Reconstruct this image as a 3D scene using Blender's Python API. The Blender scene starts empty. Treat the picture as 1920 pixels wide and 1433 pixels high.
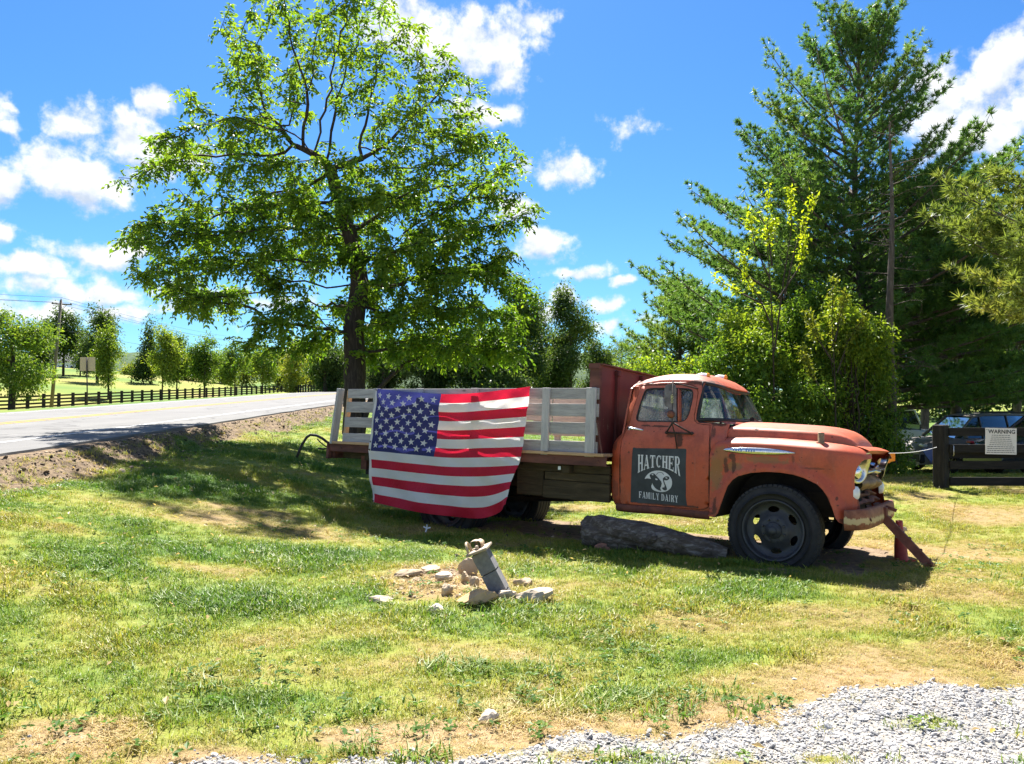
import bpy, math, random
import numpy as np
from mathutils import Vector, Matrix, kdtree
from mathutils.geometry import delaunay_2d_cdt

sc = bpy.context.scene
COL = sc.collection
R = math.radians

# ---------------------------------------------------------------- camera
CAM_H = 1.55
cd = bpy.data.cameras.new('camera'); cam = bpy.data.objects.new('camera', cd); COL.objects.link(cam)
cam.location = (0, 0, CAM_H); cam.rotation_euler = (R(90 + 1.409), 0, 0)
cd.sensor_fit = 'HORIZONTAL'; cd.sensor_width = 36; cd.lens = 1443 / 1920 * 36
cd.clip_start = 0.05; cd.clip_end = 6000
sc.camera = cam

# ---------------------------------------------------------------- node helpers
def node(t, typ, ins=None, **props):
    n = t.nodes.new(typ)
    for k, v in props.items(): setattr(n, k, v)
    for k, v in (ins or {}).items():
        s = n.inputs[k]
        if isinstance(v, bpy.types.NodeSocket): t.links.new(v, s)
        else: s.default_value = v
    return n
def C4(c): return tuple(c) if len(c) == 4 else (c[0], c[1], c[2], 1.0)
def mth(t, op, a, b=None, c=None, clamp=False):
    ins = {0: a}
    if b is not None: ins[1] = b
    if c is not None: ins[2] = c
    return node(t, 'ShaderNodeMath', ins, operation=op, use_clamp=clamp).outputs[0]
def vmth(t, op, a, b=None, c=None):
    ins = {0: a}
    if b is not None: ins[1] = b
    if c is not None: ins[2] = c
    n = node(t, 'ShaderNodeVectorMath', ins, operation=op)
    return n.outputs['Value'] if op in ('LENGTH', 'DOT_PRODUCT', 'DISTANCE') else n.outputs[0]
def mix(t, f, a, b, blend='MIX'):
    n = node(t, 'ShaderNodeMix', data_type='RGBA', blend_type=blend)
    for i, v in ((0, f), (6, a), (7, b)):
        if isinstance(v, bpy.types.NodeSocket): t.links.new(v, n.inputs[i])
        else: n.inputs[i].default_value = v if i == 0 else C4(v)
    return n.outputs[2]
def noise(t, vec, scale, detail=4, rough=.55, dist=0.0):
    return node(t, 'ShaderNodeTexNoise', {'Vector': vec, 'Scale': scale, 'Detail': detail, 'Roughness': rough, 'Distortion': dist}).outputs[0]
def ramp(t, f, stops, interp='LINEAR'):
    n = node(t, 'ShaderNodeValToRGB', {0: f}); cr = n.color_ramp; cr.interpolation = interp
    while len(cr.elements) < len(stops): cr.elements.new(.5)
    for e, (p, c) in zip(cr.elements, stops):
        e.position = p; e.color = C4(c) if hasattr(c, '__len__') else (c, c, c, 1)
    return n.outputs[0]
def sstep(t, x, a, b):
    return node(t, 'ShaderNodeMapRange', {0: x, 1: a, 2: b, 3: 0.0, 4: 1.0}, interpolation_type='SMOOTHSTEP').outputs[0]

# ---------------------------------------------------------------- sky and sun
SUN_EL, SUN_AZ = R(54), R(-7)           # azimuth clockwise from +Y: the sun stands behind the truck
w = bpy.data.worlds.new('World'); sc.world = w; w.use_nodes = True
t = w.node_tree; t.nodes.clear()
sky = node(t, 'ShaderNodeTexSky', sky_type='NISHITA', sun_disc=False, sun_elevation=SUN_EL, sun_rotation=SUN_AZ,
           altitude=200.0, air_density=1.0, dust_density=0.35, ozone_density=2.2)
skyc = node(t, 'ShaderNodeHueSaturation', {'Hue': .5, 'Saturation': 1.14, 'Value': 1.0, 'Fac': 1.0, 'Color': sky.outputs[0]}).outputs[0]
skyc = vmth(t, 'MULTIPLY', skyc, (.215, .37, .51))
tc = node(t, 'ShaderNodeTexCoord')
sep = node(t, 'ShaderNodeSeparateXYZ', {0: tc.outputs['Generated']})
az = mth(t, 'ARCTAN2', sep.outputs[0], sep.outputs[1]); el = mth(t, 'ARCSINE', sep.outputs[2])
P0 = node(t, 'ShaderNodeCombineXYZ', {0: az, 1: el, 2: 0.0}).outputs[0]
def noisec(vec, scale, detail, rough=.55):
    return node(t, 'ShaderNodeTexNoise', {'Vector': vec, 'Scale': scale, 'Detail': detail, 'Roughness': rough}).outputs[1]
wv = vmth(t, 'MULTIPLY_ADD', noisec(P0, 16.0, 3), (.05, .04, 0), (-.025, -.02, 0))
P1 = vmth(t, 'ADD', P0, wv)
# cumulus banks: azimuth, elevation, half width, half height in degrees, weight
CLOUDS = []
for px, py, rx, ry, k in [
    (770, 50, 95, 60, 1), (850, 85, 110, 62, 1), (940, 85, 70, 60, 1), (1000, 40, 45, 28, .8), (955, 150, 45, 30, .75), (900, 215, 75, 26, .8),
    (150, 335, 100, 52, 1), (235, 265, 60, 48, .9), (145, 225, 45, 34, .85), (285, 192, 36, 24, .9), (330, 300, 70, 40, .8),
    (5, 350, 40, 28, .9), (12, 250, 22, 18, .8), (12, 200, 14, 9, .7), (5, 440, 26, 17, .85),
    (170, 475, 90, 24, .9), (250, 470, 40, 20, .8), (55, 500, 95, 28, .85), (90, 540, 80, 26, .75), (200, 555, 100, 26, .7), (250, 590, 120, 22, .65),
    (60, 585, 130, 24, .6), (1055, 318, 66, 32, 1), (1180, 240, 44, 24, .5), (1020, 458, 62, 28, .9), (968, 400, 44, 26, .85),
    (1085, 508, 56, 13, .8), (1167, 528, 26, 10, .8), (1072, 552, 40, 22, .85), (1118, 566, 50, 18, .8), (1010, 590, 60, 18, .6), (1150, 610, 70, 18, .5),
    (1760, 190, 80, 62, 1), (1830, 235, 95, 62, 1), (1885, 120, 50, 62, 1), (1870, 300, 60, 22, .7), (1790, 290, 60, 20, .5),
    (2050, 150, 150, 90, 1), (2150, 380, 120, 50, .9), (-150, 180, 110, 60, .9), (-220, 420, 140, 50, .9), (500, 560, 120, 20, .5)]:
    x = (px - 960) / 1443; u = (716.5 - py) / 1443; c, s = math.cos(R(1.409)), math.sin(R(1.409))
    d = Vector((x, c - u * s, s + u * c)).normalized()
    CLOUDS.append((math.atan2(d.x, d.y), math.asin(d.z), rx / 1443 * 1.18, ry / 1443 * 1.16, k))
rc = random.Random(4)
for i in range(115):                      # heavier unseen cloud cover added behind the camera to lift the shade fill
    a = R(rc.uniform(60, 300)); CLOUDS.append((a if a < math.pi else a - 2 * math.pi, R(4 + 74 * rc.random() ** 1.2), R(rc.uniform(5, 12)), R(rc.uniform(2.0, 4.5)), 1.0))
dens = None; up = None; seen = 0
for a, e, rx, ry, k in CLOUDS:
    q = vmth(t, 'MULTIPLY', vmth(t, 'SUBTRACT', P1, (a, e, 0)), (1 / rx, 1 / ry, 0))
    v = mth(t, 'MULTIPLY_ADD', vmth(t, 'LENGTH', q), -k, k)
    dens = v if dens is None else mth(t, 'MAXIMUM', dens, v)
    if abs(a) < .8 and seen < 46:          # how much cloud lies just above: the shaded undersides
        seen += 1; v = mth(t, 'MULTIPLY_ADD', vmth(t, 'LENGTH', vmth(t, 'ADD', q, (0, .5, 0))), -k, k); up = v if up is None else mth(t, 'MAXIMUM', up, v)
nz = noise(t, P0, 26.0, 8, .6)
dn = mth(t, 'ADD', mth(t, 'MULTIPLY', dens, 1.0), mth(t, 'MULTIPLY_ADD', nz, 2.3, -1.12))
alpha = sstep(t, dn, .02, .66)
nz2 = noise(t, vmth(t, 'ADD', P0, (.0, .022, 0)), 26.0, 5, .55)
shade = mth(t, 'MULTIPLY_ADD', mth(t, 'SUBTRACT', nz, nz2), 2.4, .78)
shade = mth(t, 'SUBTRACT', shade, mth(t, 'MULTIPLY', sstep(t, mth(t, 'SUBTRACT', up, dens), .0, .38), .50), clamp=True)
cloudc = mix(t, shade, (2.0, 2.3, 2.75), (3.6, 3.62, 3.65))
lowfade = sstep(t, el, -.01, .06)
alpha = mth(t, 'MULTIPLY', alpha, mth(t, 'MULTIPLY_ADD', lowfade, .5, .5))
alpha = mth(t, 'MULTIPLY', alpha, .97)
fin = mix(t, alpha, skyc, cloudc)
bg = node(t, 'ShaderNodeBackground', {0: fin, 1: 0.070})
out = node(t, 'ShaderNodeOutputWorld', {0: bg.outputs[0]})
w.cycles.sampling_method = 'MANUAL'; w.cycles.sample_map_resolution = 512

sd = bpy.data.lights.new('sun', 'SUN'); sun = bpy.data.objects.new('sun', sd); COL.objects.link(sun)
sd.energy = 4.0; sd.angle = R(.53); sd.color = (1, .95, .87)
sdir = Vector((math.sin(SUN_AZ) * math.cos(SUN_EL), math.cos(SUN_AZ) * math.cos(SUN_EL), math.sin(SUN_EL)))
sun.rotation_euler = (-sdir).to_track_quat('-Z', 'Y').to_euler(); sun.location = (0, 30, 60)

sc.view_settings.view_transform = 'Standard'; sc.view_settings.look = 'None'
sc.view_settings.gamma = 1; sc.view_settings.use_curve_mapping = False
sc.view_settings.exposure = 2.25
sc.render.engine = 'CYCLES'
cy = sc.cycles
cy.max_bounces = 8; cy.diffuse_bounces = 5; cy.glossy_bounces = 3; cy.transmission_bounces = 4; cy.transparent_max_bounces = 8
cy.caustics_reflective = False; cy.caustics_refractive = False; cy.sample_clamp_indirect = 6.0

# ---------------------------------------------------------------- mesh helpers
def np_mesh(name, V, F, mats, smooth=False, fm=None, attrs=None):
    V = np.asarray(V, np.float32); F = np.asarray(F, np.int32)
    me = bpy.data.meshes.new(name)
    me.vertices.add(len(V)); me.vertices.foreach_set('co', V.ravel())
    k = F.shape[1]
    me.loops.add(F.size); me.loops.foreach_set('vertex_index', F.ravel())
    me.polygons.add(len(F)); me.polygons.foreach_set('loop_start', np.arange(0, F.size, k, dtype=np.int32))
    me.polygons.foreach_set('loop_total', np.full(len(F), k, np.int32))
    me.polygons.foreach_set('use_smooth', np.full(len(F), bool(smooth)))
    for m in (mats if isinstance(mats, (list, tuple)) else [mats]): me.materials.append(m)
    if fm is not None: me.polygons.foreach_set('material_index', np.asarray(fm, np.int32))
    for an, av in (attrs or {}).items():
        at = me.attributes.new(an, 'FLOAT', 'POINT'); at.data.foreach_set('value', np.asarray(av, np.float32))
    me.update(calc_edges=True)
    return me
def link(name, me, parent=None, loc=None, rz=None):
    o = bpy.data.objects.new(name, me); COL.objects.link(o)
    if parent is not None: o.parent = parent
    if loc is not None: o.location = loc
    if rz is not None: o.rotation_euler = (0, 0, rz)
    return o
def tag(o, label=None, cat=None, group=None, kind=None):
    if label: o['label'] = label
    if cat: o['category'] = cat
    if group: o['group'] = group
    if kind: o['kind'] = kind
    return o
def thing(name, label, cat, loc=(0, 0, 0), rz=0, group=None):
    o = bpy.data.objects.new(name, None); COL.objects.link(o); o.location = loc; o.rotation_euler = (0, 0, rz)
    o.empty_display_size = .2
    return tag(o, label, cat, group)

class MB:
    def __init__(s): s.v = []; s.f = []; s.sm = []
    def add(s, V, F, smooth=False):
        b = len(s.v); s.v += [tuple(p) for p in V]
        for f in F: s.f.append([b + i for i in f]); s.sm.append(smooth)
        return s
    def box(s, c, d, rot=None, bev=0.0):
        hx, hy, hz = d[0] / 2, d[1] / 2, d[2] / 2
        if bev <= 0:
            V = [Vector((x * hx, y * hy, z * hz)) for x in (-1, 1) for y in (-1, 1) for z in (-1, 1)]
            F = [(0, 1, 3, 2), (4, 6, 7, 5), (0, 4, 5, 1), (2, 3, 7, 6), (0, 2, 6, 4), (1, 5, 7, 3)]
        else:
            b = min(bev, hx * .9, hy * .9, hz * .9); V = []; ix = {}
            for x in (-1, 1):
                for y in (-1, 1):
                    for z in (-1, 1):
                        for a in range(3):
                            p = [x * (hx - b), y * (hy - b), z * (hz - b)]; q = (x, y, z); p[a] = q[a] * (hx, hy, hz)[a]
                            ix[(x, y, z, a)] = len(V); V.append(Vector(p))
            F = []
            for a in range(3):
                for sg in (-1, 1):
                    o = [i for i in range(3) if i != a]; qs = []
                    for u, v_ in ((-1, -1), (1, -1), (1, 1), (-1, 1)):
                        k = [0, 0, 0]; k[a] = sg; k[o[0]] = u; k[o[1]] = v_; qs.append(ix[(*k, a)])
                    F.append(qs)
            for a in range(3):                       # edge chamfers
                o = [i for i in range(3) if i != a]
                for u in (-1, 1):
                    for v_ in (-1, 1):
                        k0 = [0, 0, 0]; k1 = [0, 0, 0]; k0[a] = -1; k1[a] = 1; k0[o[0]] = k1[o[0]] = u; k0[o[1]] = k1[o[1]] = v_
                        F.append([ix[(*k0, o[0])], ix[(*k1, o[0])], ix[(*k1, o[1])], ix[(*k0, o[1])]])
            for x in (-1, 1):
                for y in (-1, 1):
                    for z in (-1, 1): F.append([ix[(x, y, z, a)] for a in range(3)])
            cen = Vector((0, 0, 0)); F2 = []
            for f in F:
                n = (V[f[1]] - V[f[0]]).cross(V[f[2]] - V[f[0]]); m = sum((V[i] for i in f), Vector()) / len(f)
                F2.append(f if n.dot(m) > 0 else f[::-1])
            F = F2
        M = (rot.to_matrix() if hasattr(rot, 'to_matrix') else rot) if rot is not None else Matrix.Identity(3)
        return s.add([M @ v + Vector(c) for v in V], F)
    def bar(s, p0, p1, wd, th, up=(0, 0, 1), bev=0.0):
        p0, p1 = Vector(p0), Vector(p1); x = (p1 - p0); L = x.length; x.normalize()
        y = Vector(up).cross(x)
        if y.length < 1e-4: y = Vector((1, 0, 0)).cross(x)
        y.normalize(); z = x.cross(y)
        return s.box((p0 + p1) / 2, (L, wd, th), Matrix((x, y, z)).transposed(), bev)
    def tube(s, pts, r, n=8, cap=True, smooth=True):
        pts = [Vector(p) for p in pts]; rs = r if hasattr(r, '__len__') else [r] * len(pts); V = []; F = []
        ref = None
        for i, p in enumerate(pts):
            d = (pts[min(i + 1, len(pts) - 1)] - pts[max(i - 1, 0)]); d.normalize()
            if ref is None:
                ref = d.orthogonal().normalized()
            a = (ref - d * ref.dot(d)); a = a.normalized() if a.length > 1e-5 else d.orthogonal().normalized(); ref = a; b = d.cross(a)
            for k in range(n):
                an = 2 * math.pi * k / n; V.append(p + (a * math.cos(an) + b * math.sin(an)) * rs[i])
        for i in range(len(pts) - 1):
            for k in range(n): F.append((i * n + k, i * n + (k + 1) % n, (i + 1) * n + (k + 1) % n, (i + 1) * n + k))
        s.add(V, F, smooth)
        if cap:
            b = len(s.v) - len(V)
            s.f.append([b + k for k in range(n)][::-1]); s.sm.append(False)
            s.f.append([b + (len(pts) - 1) * n + k for k in range(n)]); s.sm.append(False)
        return s
    def lathe(s, prof, n=32, M=None, smooth=True):
        # prof: (r, h) pairs, axis +Z
        M = M or Matrix.Identity(4); V = []; F = []; m = len(prof)
        for k in range(n):
            a = 2 * math.pi * k / n
            for r, h in prof: V.append(M @ Vector((r * math.cos(a), r * math.sin(a), h)))
        for k in range(n):
            for i in range(m - 1):
                F.append((k * m + i, ((k + 1) % n) * m + i, ((k + 1) % n) * m + i + 1, k * m + i + 1))
        return s.add(V, F, smooth)
    def grid(s, P, smooth=True, close=False):
        n, m = len(P), len(P[0]); V = [p for r in P for p in r]; F = []
        for i in range(n - 1):
            for j in range(m - 1 if not close else m):
                F.append((i * m + j, i * m + (j + 1) % m, (i + 1) * m + (j + 1) % m, (i + 1) * m + j))
        return s.add(V, F, smooth)
    def poly(s, pts, d):
        pts = [Vector(p) for p in pts]; d = Vector(d); n = len(pts)
        V = pts + [p + d for p in pts]
        F = [list(range(n)), list(range(2 * n - 1, n - 1, -1))] + [(i, i + n, (i + 1) % n + n, (i + 1) % n) for i in range(n)]
        return s.add(V, F)
    def mesh(s, name, mat):
        me = bpy.data.meshes.new(name); me.from_pydata(s.v, [], s.f)
        for m in (mat if isinstance(mat, (list, tuple)) else [mat]): me.materials.append(m)
        me.polygons.foreach_set('use_smooth', s.sm); me.update()
        return me
    def build(s, name, mat, parent=None, loc=None, rz=None):
        return link(name, s.mesh(name, mat), parent, loc, rz)

def inpoly(pts, poly):
    pts = np.asarray(pts, float); x, y = pts[:, 0], pts[:, 1]; r = np.zeros(len(pts), bool); n = len(poly)
    for i in range(n):
        x0, y0 = poly[i]; x1, y1 = poly[(i + 1) % n]
        c = ((y0 > y) != (y1 > y)); 
        if y1 != y0: r ^= c & (x < (x1 - x0) * (y - y0) / (y1 - y0) + x0)
    return r
def chaikin(p, k=2, closed=True):
    for _ in range(k):
        q = []; n = len(p)
        for i in range(n if closed else n - 1):
            a, b = p[i], p[(i + 1) % n]
            q += [(a[0] * .75 + b[0] * .25, a[1] * .75 + b[1] * .25), (a[0] * .25 + b[0] * .75, a[1] * .25 + b[1] * .75)]
        if not closed: q = [p[0]] + q + [p[-1]]
        p = q
    return p
def resample(p, step, closed=True):
    q = []; n = len(p)
    for i in range(n if closed else n - 1):
        a, b = p[i], p[(i + 1) % n]; L = math.dist(a, b); m = max(1, int(math.ceil(L / step)))
        for j in range(m): q.append((a[0] + (b[0] - a[0]) * j / m, a[1] + (b[1] - a[1]) * j / m))
    if not closed: q.append(tuple(p[-1]))
    return q
def offset_poly(p, d):
    n = len(p); A = sum(p[i][0] * p[(i + 1) % n][1] - p[(i + 1) % n][0] * p[i][1] for i in range(n)); sg = 1 if A > 0 else -1; q = []
    for i in range(n):
        a, b, c = Vector(p[i - 1]), Vector(p[i]), Vector(p[(i + 1) % n])
        t0 = (b - a); t1 = (c - b)
        if t0.length < 1e-9 or t1.length < 1e-9: q.append(tuple(b)); continue
        t0.normalize(); t1.normalize(); tt = (t0 + t1)
        if tt.length < 1e-6: q.append(tuple(b)); continue
        tt.normalize(); nrm = Vector((tt.y, -tt.x)) * sg; q.append(tuple(b + nrm * d))
    return q
def cdt(outline, holes, step):
    loops = [resample(outline, step)] + [resample(h, step) for h in holes]
    pts = []; edges = []
    for L in loops:
        b = len(pts); pts += L; edges += [(b + i, b + (i + 1) % len(L)) for i in range(len(L))]
    o = np.array(outline); x0, y0 = o.min(0); x1, y1 = o.max(0)
    g = np.array([(x0 + (i + .5 * (j % 2)) * step, y0 + j * step * .87) for j in range(int((y1 - y0) / step / .87) + 1) for i in range(int((x1 - x0) / step) + 1)])
    if len(g):
        k = inpoly(g, loops[0])
        for h in loops[1:]: k &= ~inpoly(g, h)
        g = g[k]; bp = np.array(pts)
        if len(g):
            dm = np.min(np.hypot(g[:, None, 0] - bp[None, :, 0], g[:, None, 1] - bp[None, :, 1]), 1); g = g[dm > step * .55]
        pts = pts + [tuple(p) for p in g]
    r = delaunay_2d_cdt([Vector(p) for p in pts], edges, [], 0, 1e-6)
    V = np.array([tuple(p) for p in r[0]]); F = np.array([f for f in r[2] if len(f) == 3])
    c = V[F].mean(1); k = inpoly(c, loops[0])
    for h in loops[1:]: k &= ~inpoly(c, h)
    return V, F[k]
def sheet(name, outline, holes, fn, step, mat, parent, rim=.012, rimdir=(0, 1, 0), flip=False, mirror=None, smooth=True):
    """a pressed panel: the outline cut in a flat pattern, laid over the surface fn, with a folded edge"""
    V2, F = cdt(outline, holes, step)
    V = [Vector(fn(a, b)) for a, b in V2]
    F = [tuple(f) for f in F]
    a, b, c = (V[i] for i in F[len(F) // 2])
    if (V2[F[0][1]][0] - V2[F[0][0]][0]) * (V2[F[0][2]][1] - V2[F[0][0]][1]) - (V2[F[0][2]][0] - V2[F[0][0]][0]) * (V2[F[0][1]][1] - V2[F[0][0]][1]) < 0:
        F = [f[::-1] for f in F]
    if flip: F = [f[::-1] for f in F]
    cnt = {}
    for f in F:
        for i in range(3):
            e = (f[i], f[(i + 1) % 3]); k = (min(e), max(e)); cnt.setdefault(k, []).append(e)
    mb = MB(); mb.add(V, F, smooth)
    if rim:
        rd = Vector(rimdir) * rim
        for k, es in cnt.items():
            if len(es) == 1:
                a, b = es[0]; mb.add([V[b], V[a], V[a] + rd, V[b] + rd], [(0, 1, 2, 3)])
    if mirror is not None:
        mb.v = [(x, 2 * mirror - y, z) for x, y, z in mb.v]; mb.f = [f[::-1] for f in mb.f]
    return mb.build(name, mat, parent)

rng = np.random.default_rng(11)
def _hash(ix, iy, seed):
    h = (ix.astype(np.int64) * 374761393 + iy.astype(np.int64) * 668265263 + seed * 144665) & 0xffffffff
    h = ((h ^ (h >> 13)) * 1274126177) & 0xffffffff
    return ((h ^ (h >> 16)) & 0xffff) / 65535.0
def vnoise(x, y, seed=0):
    ix, iy = np.floor(x), np.floor(y); fx, fy = x - ix, y - iy; fx = fx * fx * (3 - 2 * fx); fy = fy * fy * (3 - 2 * fy)
    a, b, c, d = _hash(ix, iy, seed), _hash(ix + 1, iy, seed), _hash(ix, iy + 1, seed), _hash(ix + 1, iy + 1, seed)
    return (a * (1 - fx) + b * fx) * (1 - fy) + (c * (1 - fx) + d * fx) * fy
def fbm(x, y, oct=4, seed=0):
    s = 0; a = .5; n = 0
    for i in range(oct): s = s + a * vnoise(x * 2 ** i, y * 2 ** i, seed + i); n += a; a *= .5
    return s / n
def ss(a, b, x):
    u = np.clip((x - a) / (b - a), 0, 1); return u * u * (3 - 2 * u)

# ---------------------------------------------------------------- materials
MATS = {}
def newmat(name):
    m = bpy.data.materials.new(name); m.use_nodes = True; t = m.node_tree; t.nodes.clear(); MATS[name] = m
    return m, t
def finish(t, shader, disp=None):
    o = node(t, 'ShaderNodeOutputMaterial'); t.links.new(shader, o.inputs[0])
def princ(t, col, rough=.6, metal=0.0, bump=None, bstr=.3, bdist=.01, spec=.5, coat=0.0):
    p = node(t, 'ShaderNodeBsdfPrincipled', {'Base Color': col if isinstance(col, bpy.types.NodeSocket) else C4(col), 'Roughness': rough, 'Metallic': metal, 'Specular IOR Level': spec})
    if coat: p.inputs['Coat Weight'].default_value = coat; p.inputs['Coat Roughness'].default_value = .05
    if bump is not None:
        b = node(t, 'ShaderNodeBump', {'Height': bump, 'Strength': bstr, 'Distance': bdist}); t.links.new(b.outputs[0], p.inputs['Normal'])
    return p.outputs[0]
def objco(t): return node(t, 'ShaderNodeTexCoord').outputs['Object']
def simple(name, c0, c1, scale=6, rough=.7, metal=0.0, bstr=.3, bdist=.006, stretch=(1, 1, 1), detail=6, rnd=0.0, spec=.4, lo=.3, hi=.7, nscale2=None):
    m, t = newmat(name); v = vmth(t, 'MULTIPLY', objco(t), stretch)
    if rnd:
        oi = node(t, 'ShaderNodeObjectInfo'); v = vmth(t, 'ADD', v, vmth(t, 'MULTIPLY', oi.outputs['Location'], (3.1, 2.3, 5.7)))
    n = noise(t, v, scale, detail, .62); col = ramp(t, n, [(lo, c0), (hi, c1)])
    if rnd:
        col = node(t, 'ShaderNodeHueSaturation', {'Color': col, 'Value': mth(t, 'MULTIPLY_ADD', oi.outputs['Random'], rnd, 1 - rnd / 2)}).outputs[0]
    n2 = noise(t, v, nscale2 or scale * 4, 5, .6)
    finish(t, princ(t, col, rough, metal, n2, bstr, bdist, spec)); return m

def paint_mat():
    m, t = newmat('truck_paint'); co = objco(t); sp = node(t, 'ShaderNodeSeparateXYZ', {0: co}); X, Y, Zc = sp.outputs
    geo = node(t, 'ShaderNodeNewGeometry')
    nb = noise(t, co, 2.2, 5, .6); nf = noise(t, co, 9, 6, .65); ns = noise(t, co, 38, 5, .7)
    base = ramp(t, nb, [(.25, (.42, .068, .023)), (.5, (.48, .084, .031)), (.75, (.53, .115, .050))])
    # old enamel chalked where years of sun reached it: the hood, the roof and the fender crowns
    hgt = sstep(t, Zc, 1.0, 1.35); chalk = mth(t, 'MULTIPLY', hgt, mth(t, 'MULTIPLY_ADD', nf, .6, .1))
    base = mix(t, chalk, base, (.54, .185, .118))
    dull = mth(t, 'MULTIPLY', sstep(t, noise(t, vmth(t, 'MULTIPLY', co, (1, 1, .6)), 4.5, 7, .72), .50, .66), .55); base = mix(t, dull, base, (.27, .060, .030))
    strk = mth(t, 'MULTIPLY', sstep(t, noise(t, vmth(t, 'MULTIPLY', co, (14, 14, .9)), 1.6, 5, .65), .56, .70), .38); base = mix(t, strk, base, (.33, .115, .07))
    base = mix(t, 1.0, base, ramp(t, ns, [(.3, (.82, .82, .82)), (.7, (1, 1, 1))]), 'MULTIPLY')
    spots = mth(t, 'MULTIPLY', sstep(t, noise(t, co, 17, 6, .75), .60, .66), sstep(t, noise(t, co, 2.6, 3, .5), .38, .56))
    def patch(cx, cz, rx, rz, amt, thr=.0):
        q = node(t, 'ShaderNodeCombineXYZ', {0: mth(t, 'MULTIPLY', mth(t, 'SUBTRACT', X, cx), 1 / rx), 1: mth(t, 'MULTIPLY', mth(t, 'SUBTRACT', Zc, cz), 1 / rz), 2: 0.0}).outputs[0]
        d = mth(t, 'SUBTRACT', 1.0, vmth(t, 'LENGTH', q))
        return mth(t, 'MULTIPLY', sstep(t, mth(t, 'ADD', d, mth(t, 'MULTIPLY_ADD', noise(t, co, 16, 5, .7), 2.0, -1.0)), .05, .4), amt)
    olive = None
    for a in [(-.60, .84, .09, .22, .75), (-.56, 1.0, .10, .12, .6), (-.10, .985, .26, .05, .7), (-.42, .91, .10, .06, .7), (-1.01, 1.03, .10, .05, .5)]:
        p = patch(*a); olive = p if olive is None else mth(t, 'MAXIMUM', olive, p)
    dark = None
    for a in [(-.44, 1.01, .05, .035, .9), (-.42, .93, .025, .11, .85), (-.50, .90, .03, .10, .8), (-.66, 1.225, .025, .07, .8), (-.62, 1.325, .10, .03, .9), (-.87, 1.765, .17, .035, .9), (-.80, 1.76, .06, .05, .5),
              (-1.60, 1.775, .12, .035, .9), (-1.0, 1.16, .05, .10, .9), (-1.06, 1.195, .12, .03, .8), (-1.72, .62, .05, .12, .5), (-1.74, 1.07, .04, .06, .6), (-1.25, 1.285, .14, .015, .9), (-1.4, 1.29, .06, .014, .9),
              (.14, 1.0, .02, .05, .5), (.33, .925, .16, .012, .6), (.53, .66, .012, .02, .8), (.54, .60, .015, .012, .8), (.05, 1.345, .3, .018, .5), (-.9, .43, .5, .02, .6), (-1.655, .75, .014, .3, .8), (-.677, .75, .012, .35, .8), (-1.15, .475, .55, .016, .9), (-.675, 1.15, .012, .2, .8), (-.3, 1.19, .3, .010, .7), (-1.3, 1.735, .35, .010, .7), (.45, .60, .03, .12, .6), (.62, .46, .09, .03, .8), (-.60, .50, .03, .10, .8), (.70, .60, .02, .15, .6)]:
        p = patch(*a); dark = p if dark is None else mth(t, 'MAXIMUM', dark, p)
    low = mth(t, 'MULTIPLY', mth(t, 'SUBTRACT', 1.0, sstep(t, Zc, .40, .60)), sstep(t, nf, .45, .62))
    rust = ramp(t, nf, [(.3, (.035, .020, .016)), (.65, (.11, .045, .025))])
    c = mix(t, olive, base, (.22, .125, .040)); c = mix(t, mth(t, 'MULTIPLY', low, .7), c, (.20, .06, .03))
    rm = mth(t, 'MAXIMUM', dark, spots); c = mix(t, rm, c, rust)
    scr = sstep(t, noise(t, vmth(t, 'MULTIPLY', co, (9, 9, 2.4)), 9, 3, .5), .72, .735)
    scr = mth(t, 'MULTIPLY', scr, sstep(t, noise(t, co, 1.7, 2), .5, .62)); c = mix(t, mth(t, 'MULTIPLY', scr, .7), c, (.62, .45, .36))
    p = princ(t, c, mth(t, 'MULTIPLY_ADD', rm, .35, .46), 0.0, mth(t, 'ADD', mth(t, 'MULTIPLY', ns, .5), mth(t, 'MULTIPLY', rm, -.6)), .18, .004, .42)
    finish(t, p); return m
paint = paint_mat()
rust = simple('rusty_steel', (.05, .022, .016), (.23, .085, .045), 9, .82, 0, .5, .004)
bumper_m = simple('flaking_bumper', (.16, .06, .032), (.30, .14, .07), 7, .75, 0, .5, .004)
def bumper_mat():
    m, t = newmat('bumper_paint'); co = objco(t); z = node(t, 'ShaderNodeSeparateXYZ', {0: co}).outputs[2]
    n = noise(t, co, 11, 6, .7); base = ramp(t, n, [(.3, (.10, .035, .02)), (.5, (.22, .075, .035)), (.72, (.30, .14, .075))])
    band = mth(t, 'SUBTRACT', 1.0, mth(t, 'MULTIPLY', mth(t, 'ABSOLUTE', mth(t, 'SUBTRACT', z, .475)), 22.0)); 
    k = sstep(t, mth(t, 'ADD', band, mth(t, 'MULTIPLY_ADD', noise(t, co, 16, 5, .7), 2.4, -1.3)), .25, .55)
    finish(t, princ(t, mix(t, k, base, (.50, .38, .20)), .7, 0, n, .4, .004)); return m
bumper_m = bumper_mat()
sillm = simple('rust_sill', (.06, .022, .018), (.20, .060, .036), 8, .75, 0, .4, .004)
head_red = simple('headboard_red', (.10, .018, .018), (.21, .030, .030), 3.5, .68, 0, .3, .004, stretch=(1, 1, .35))
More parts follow.
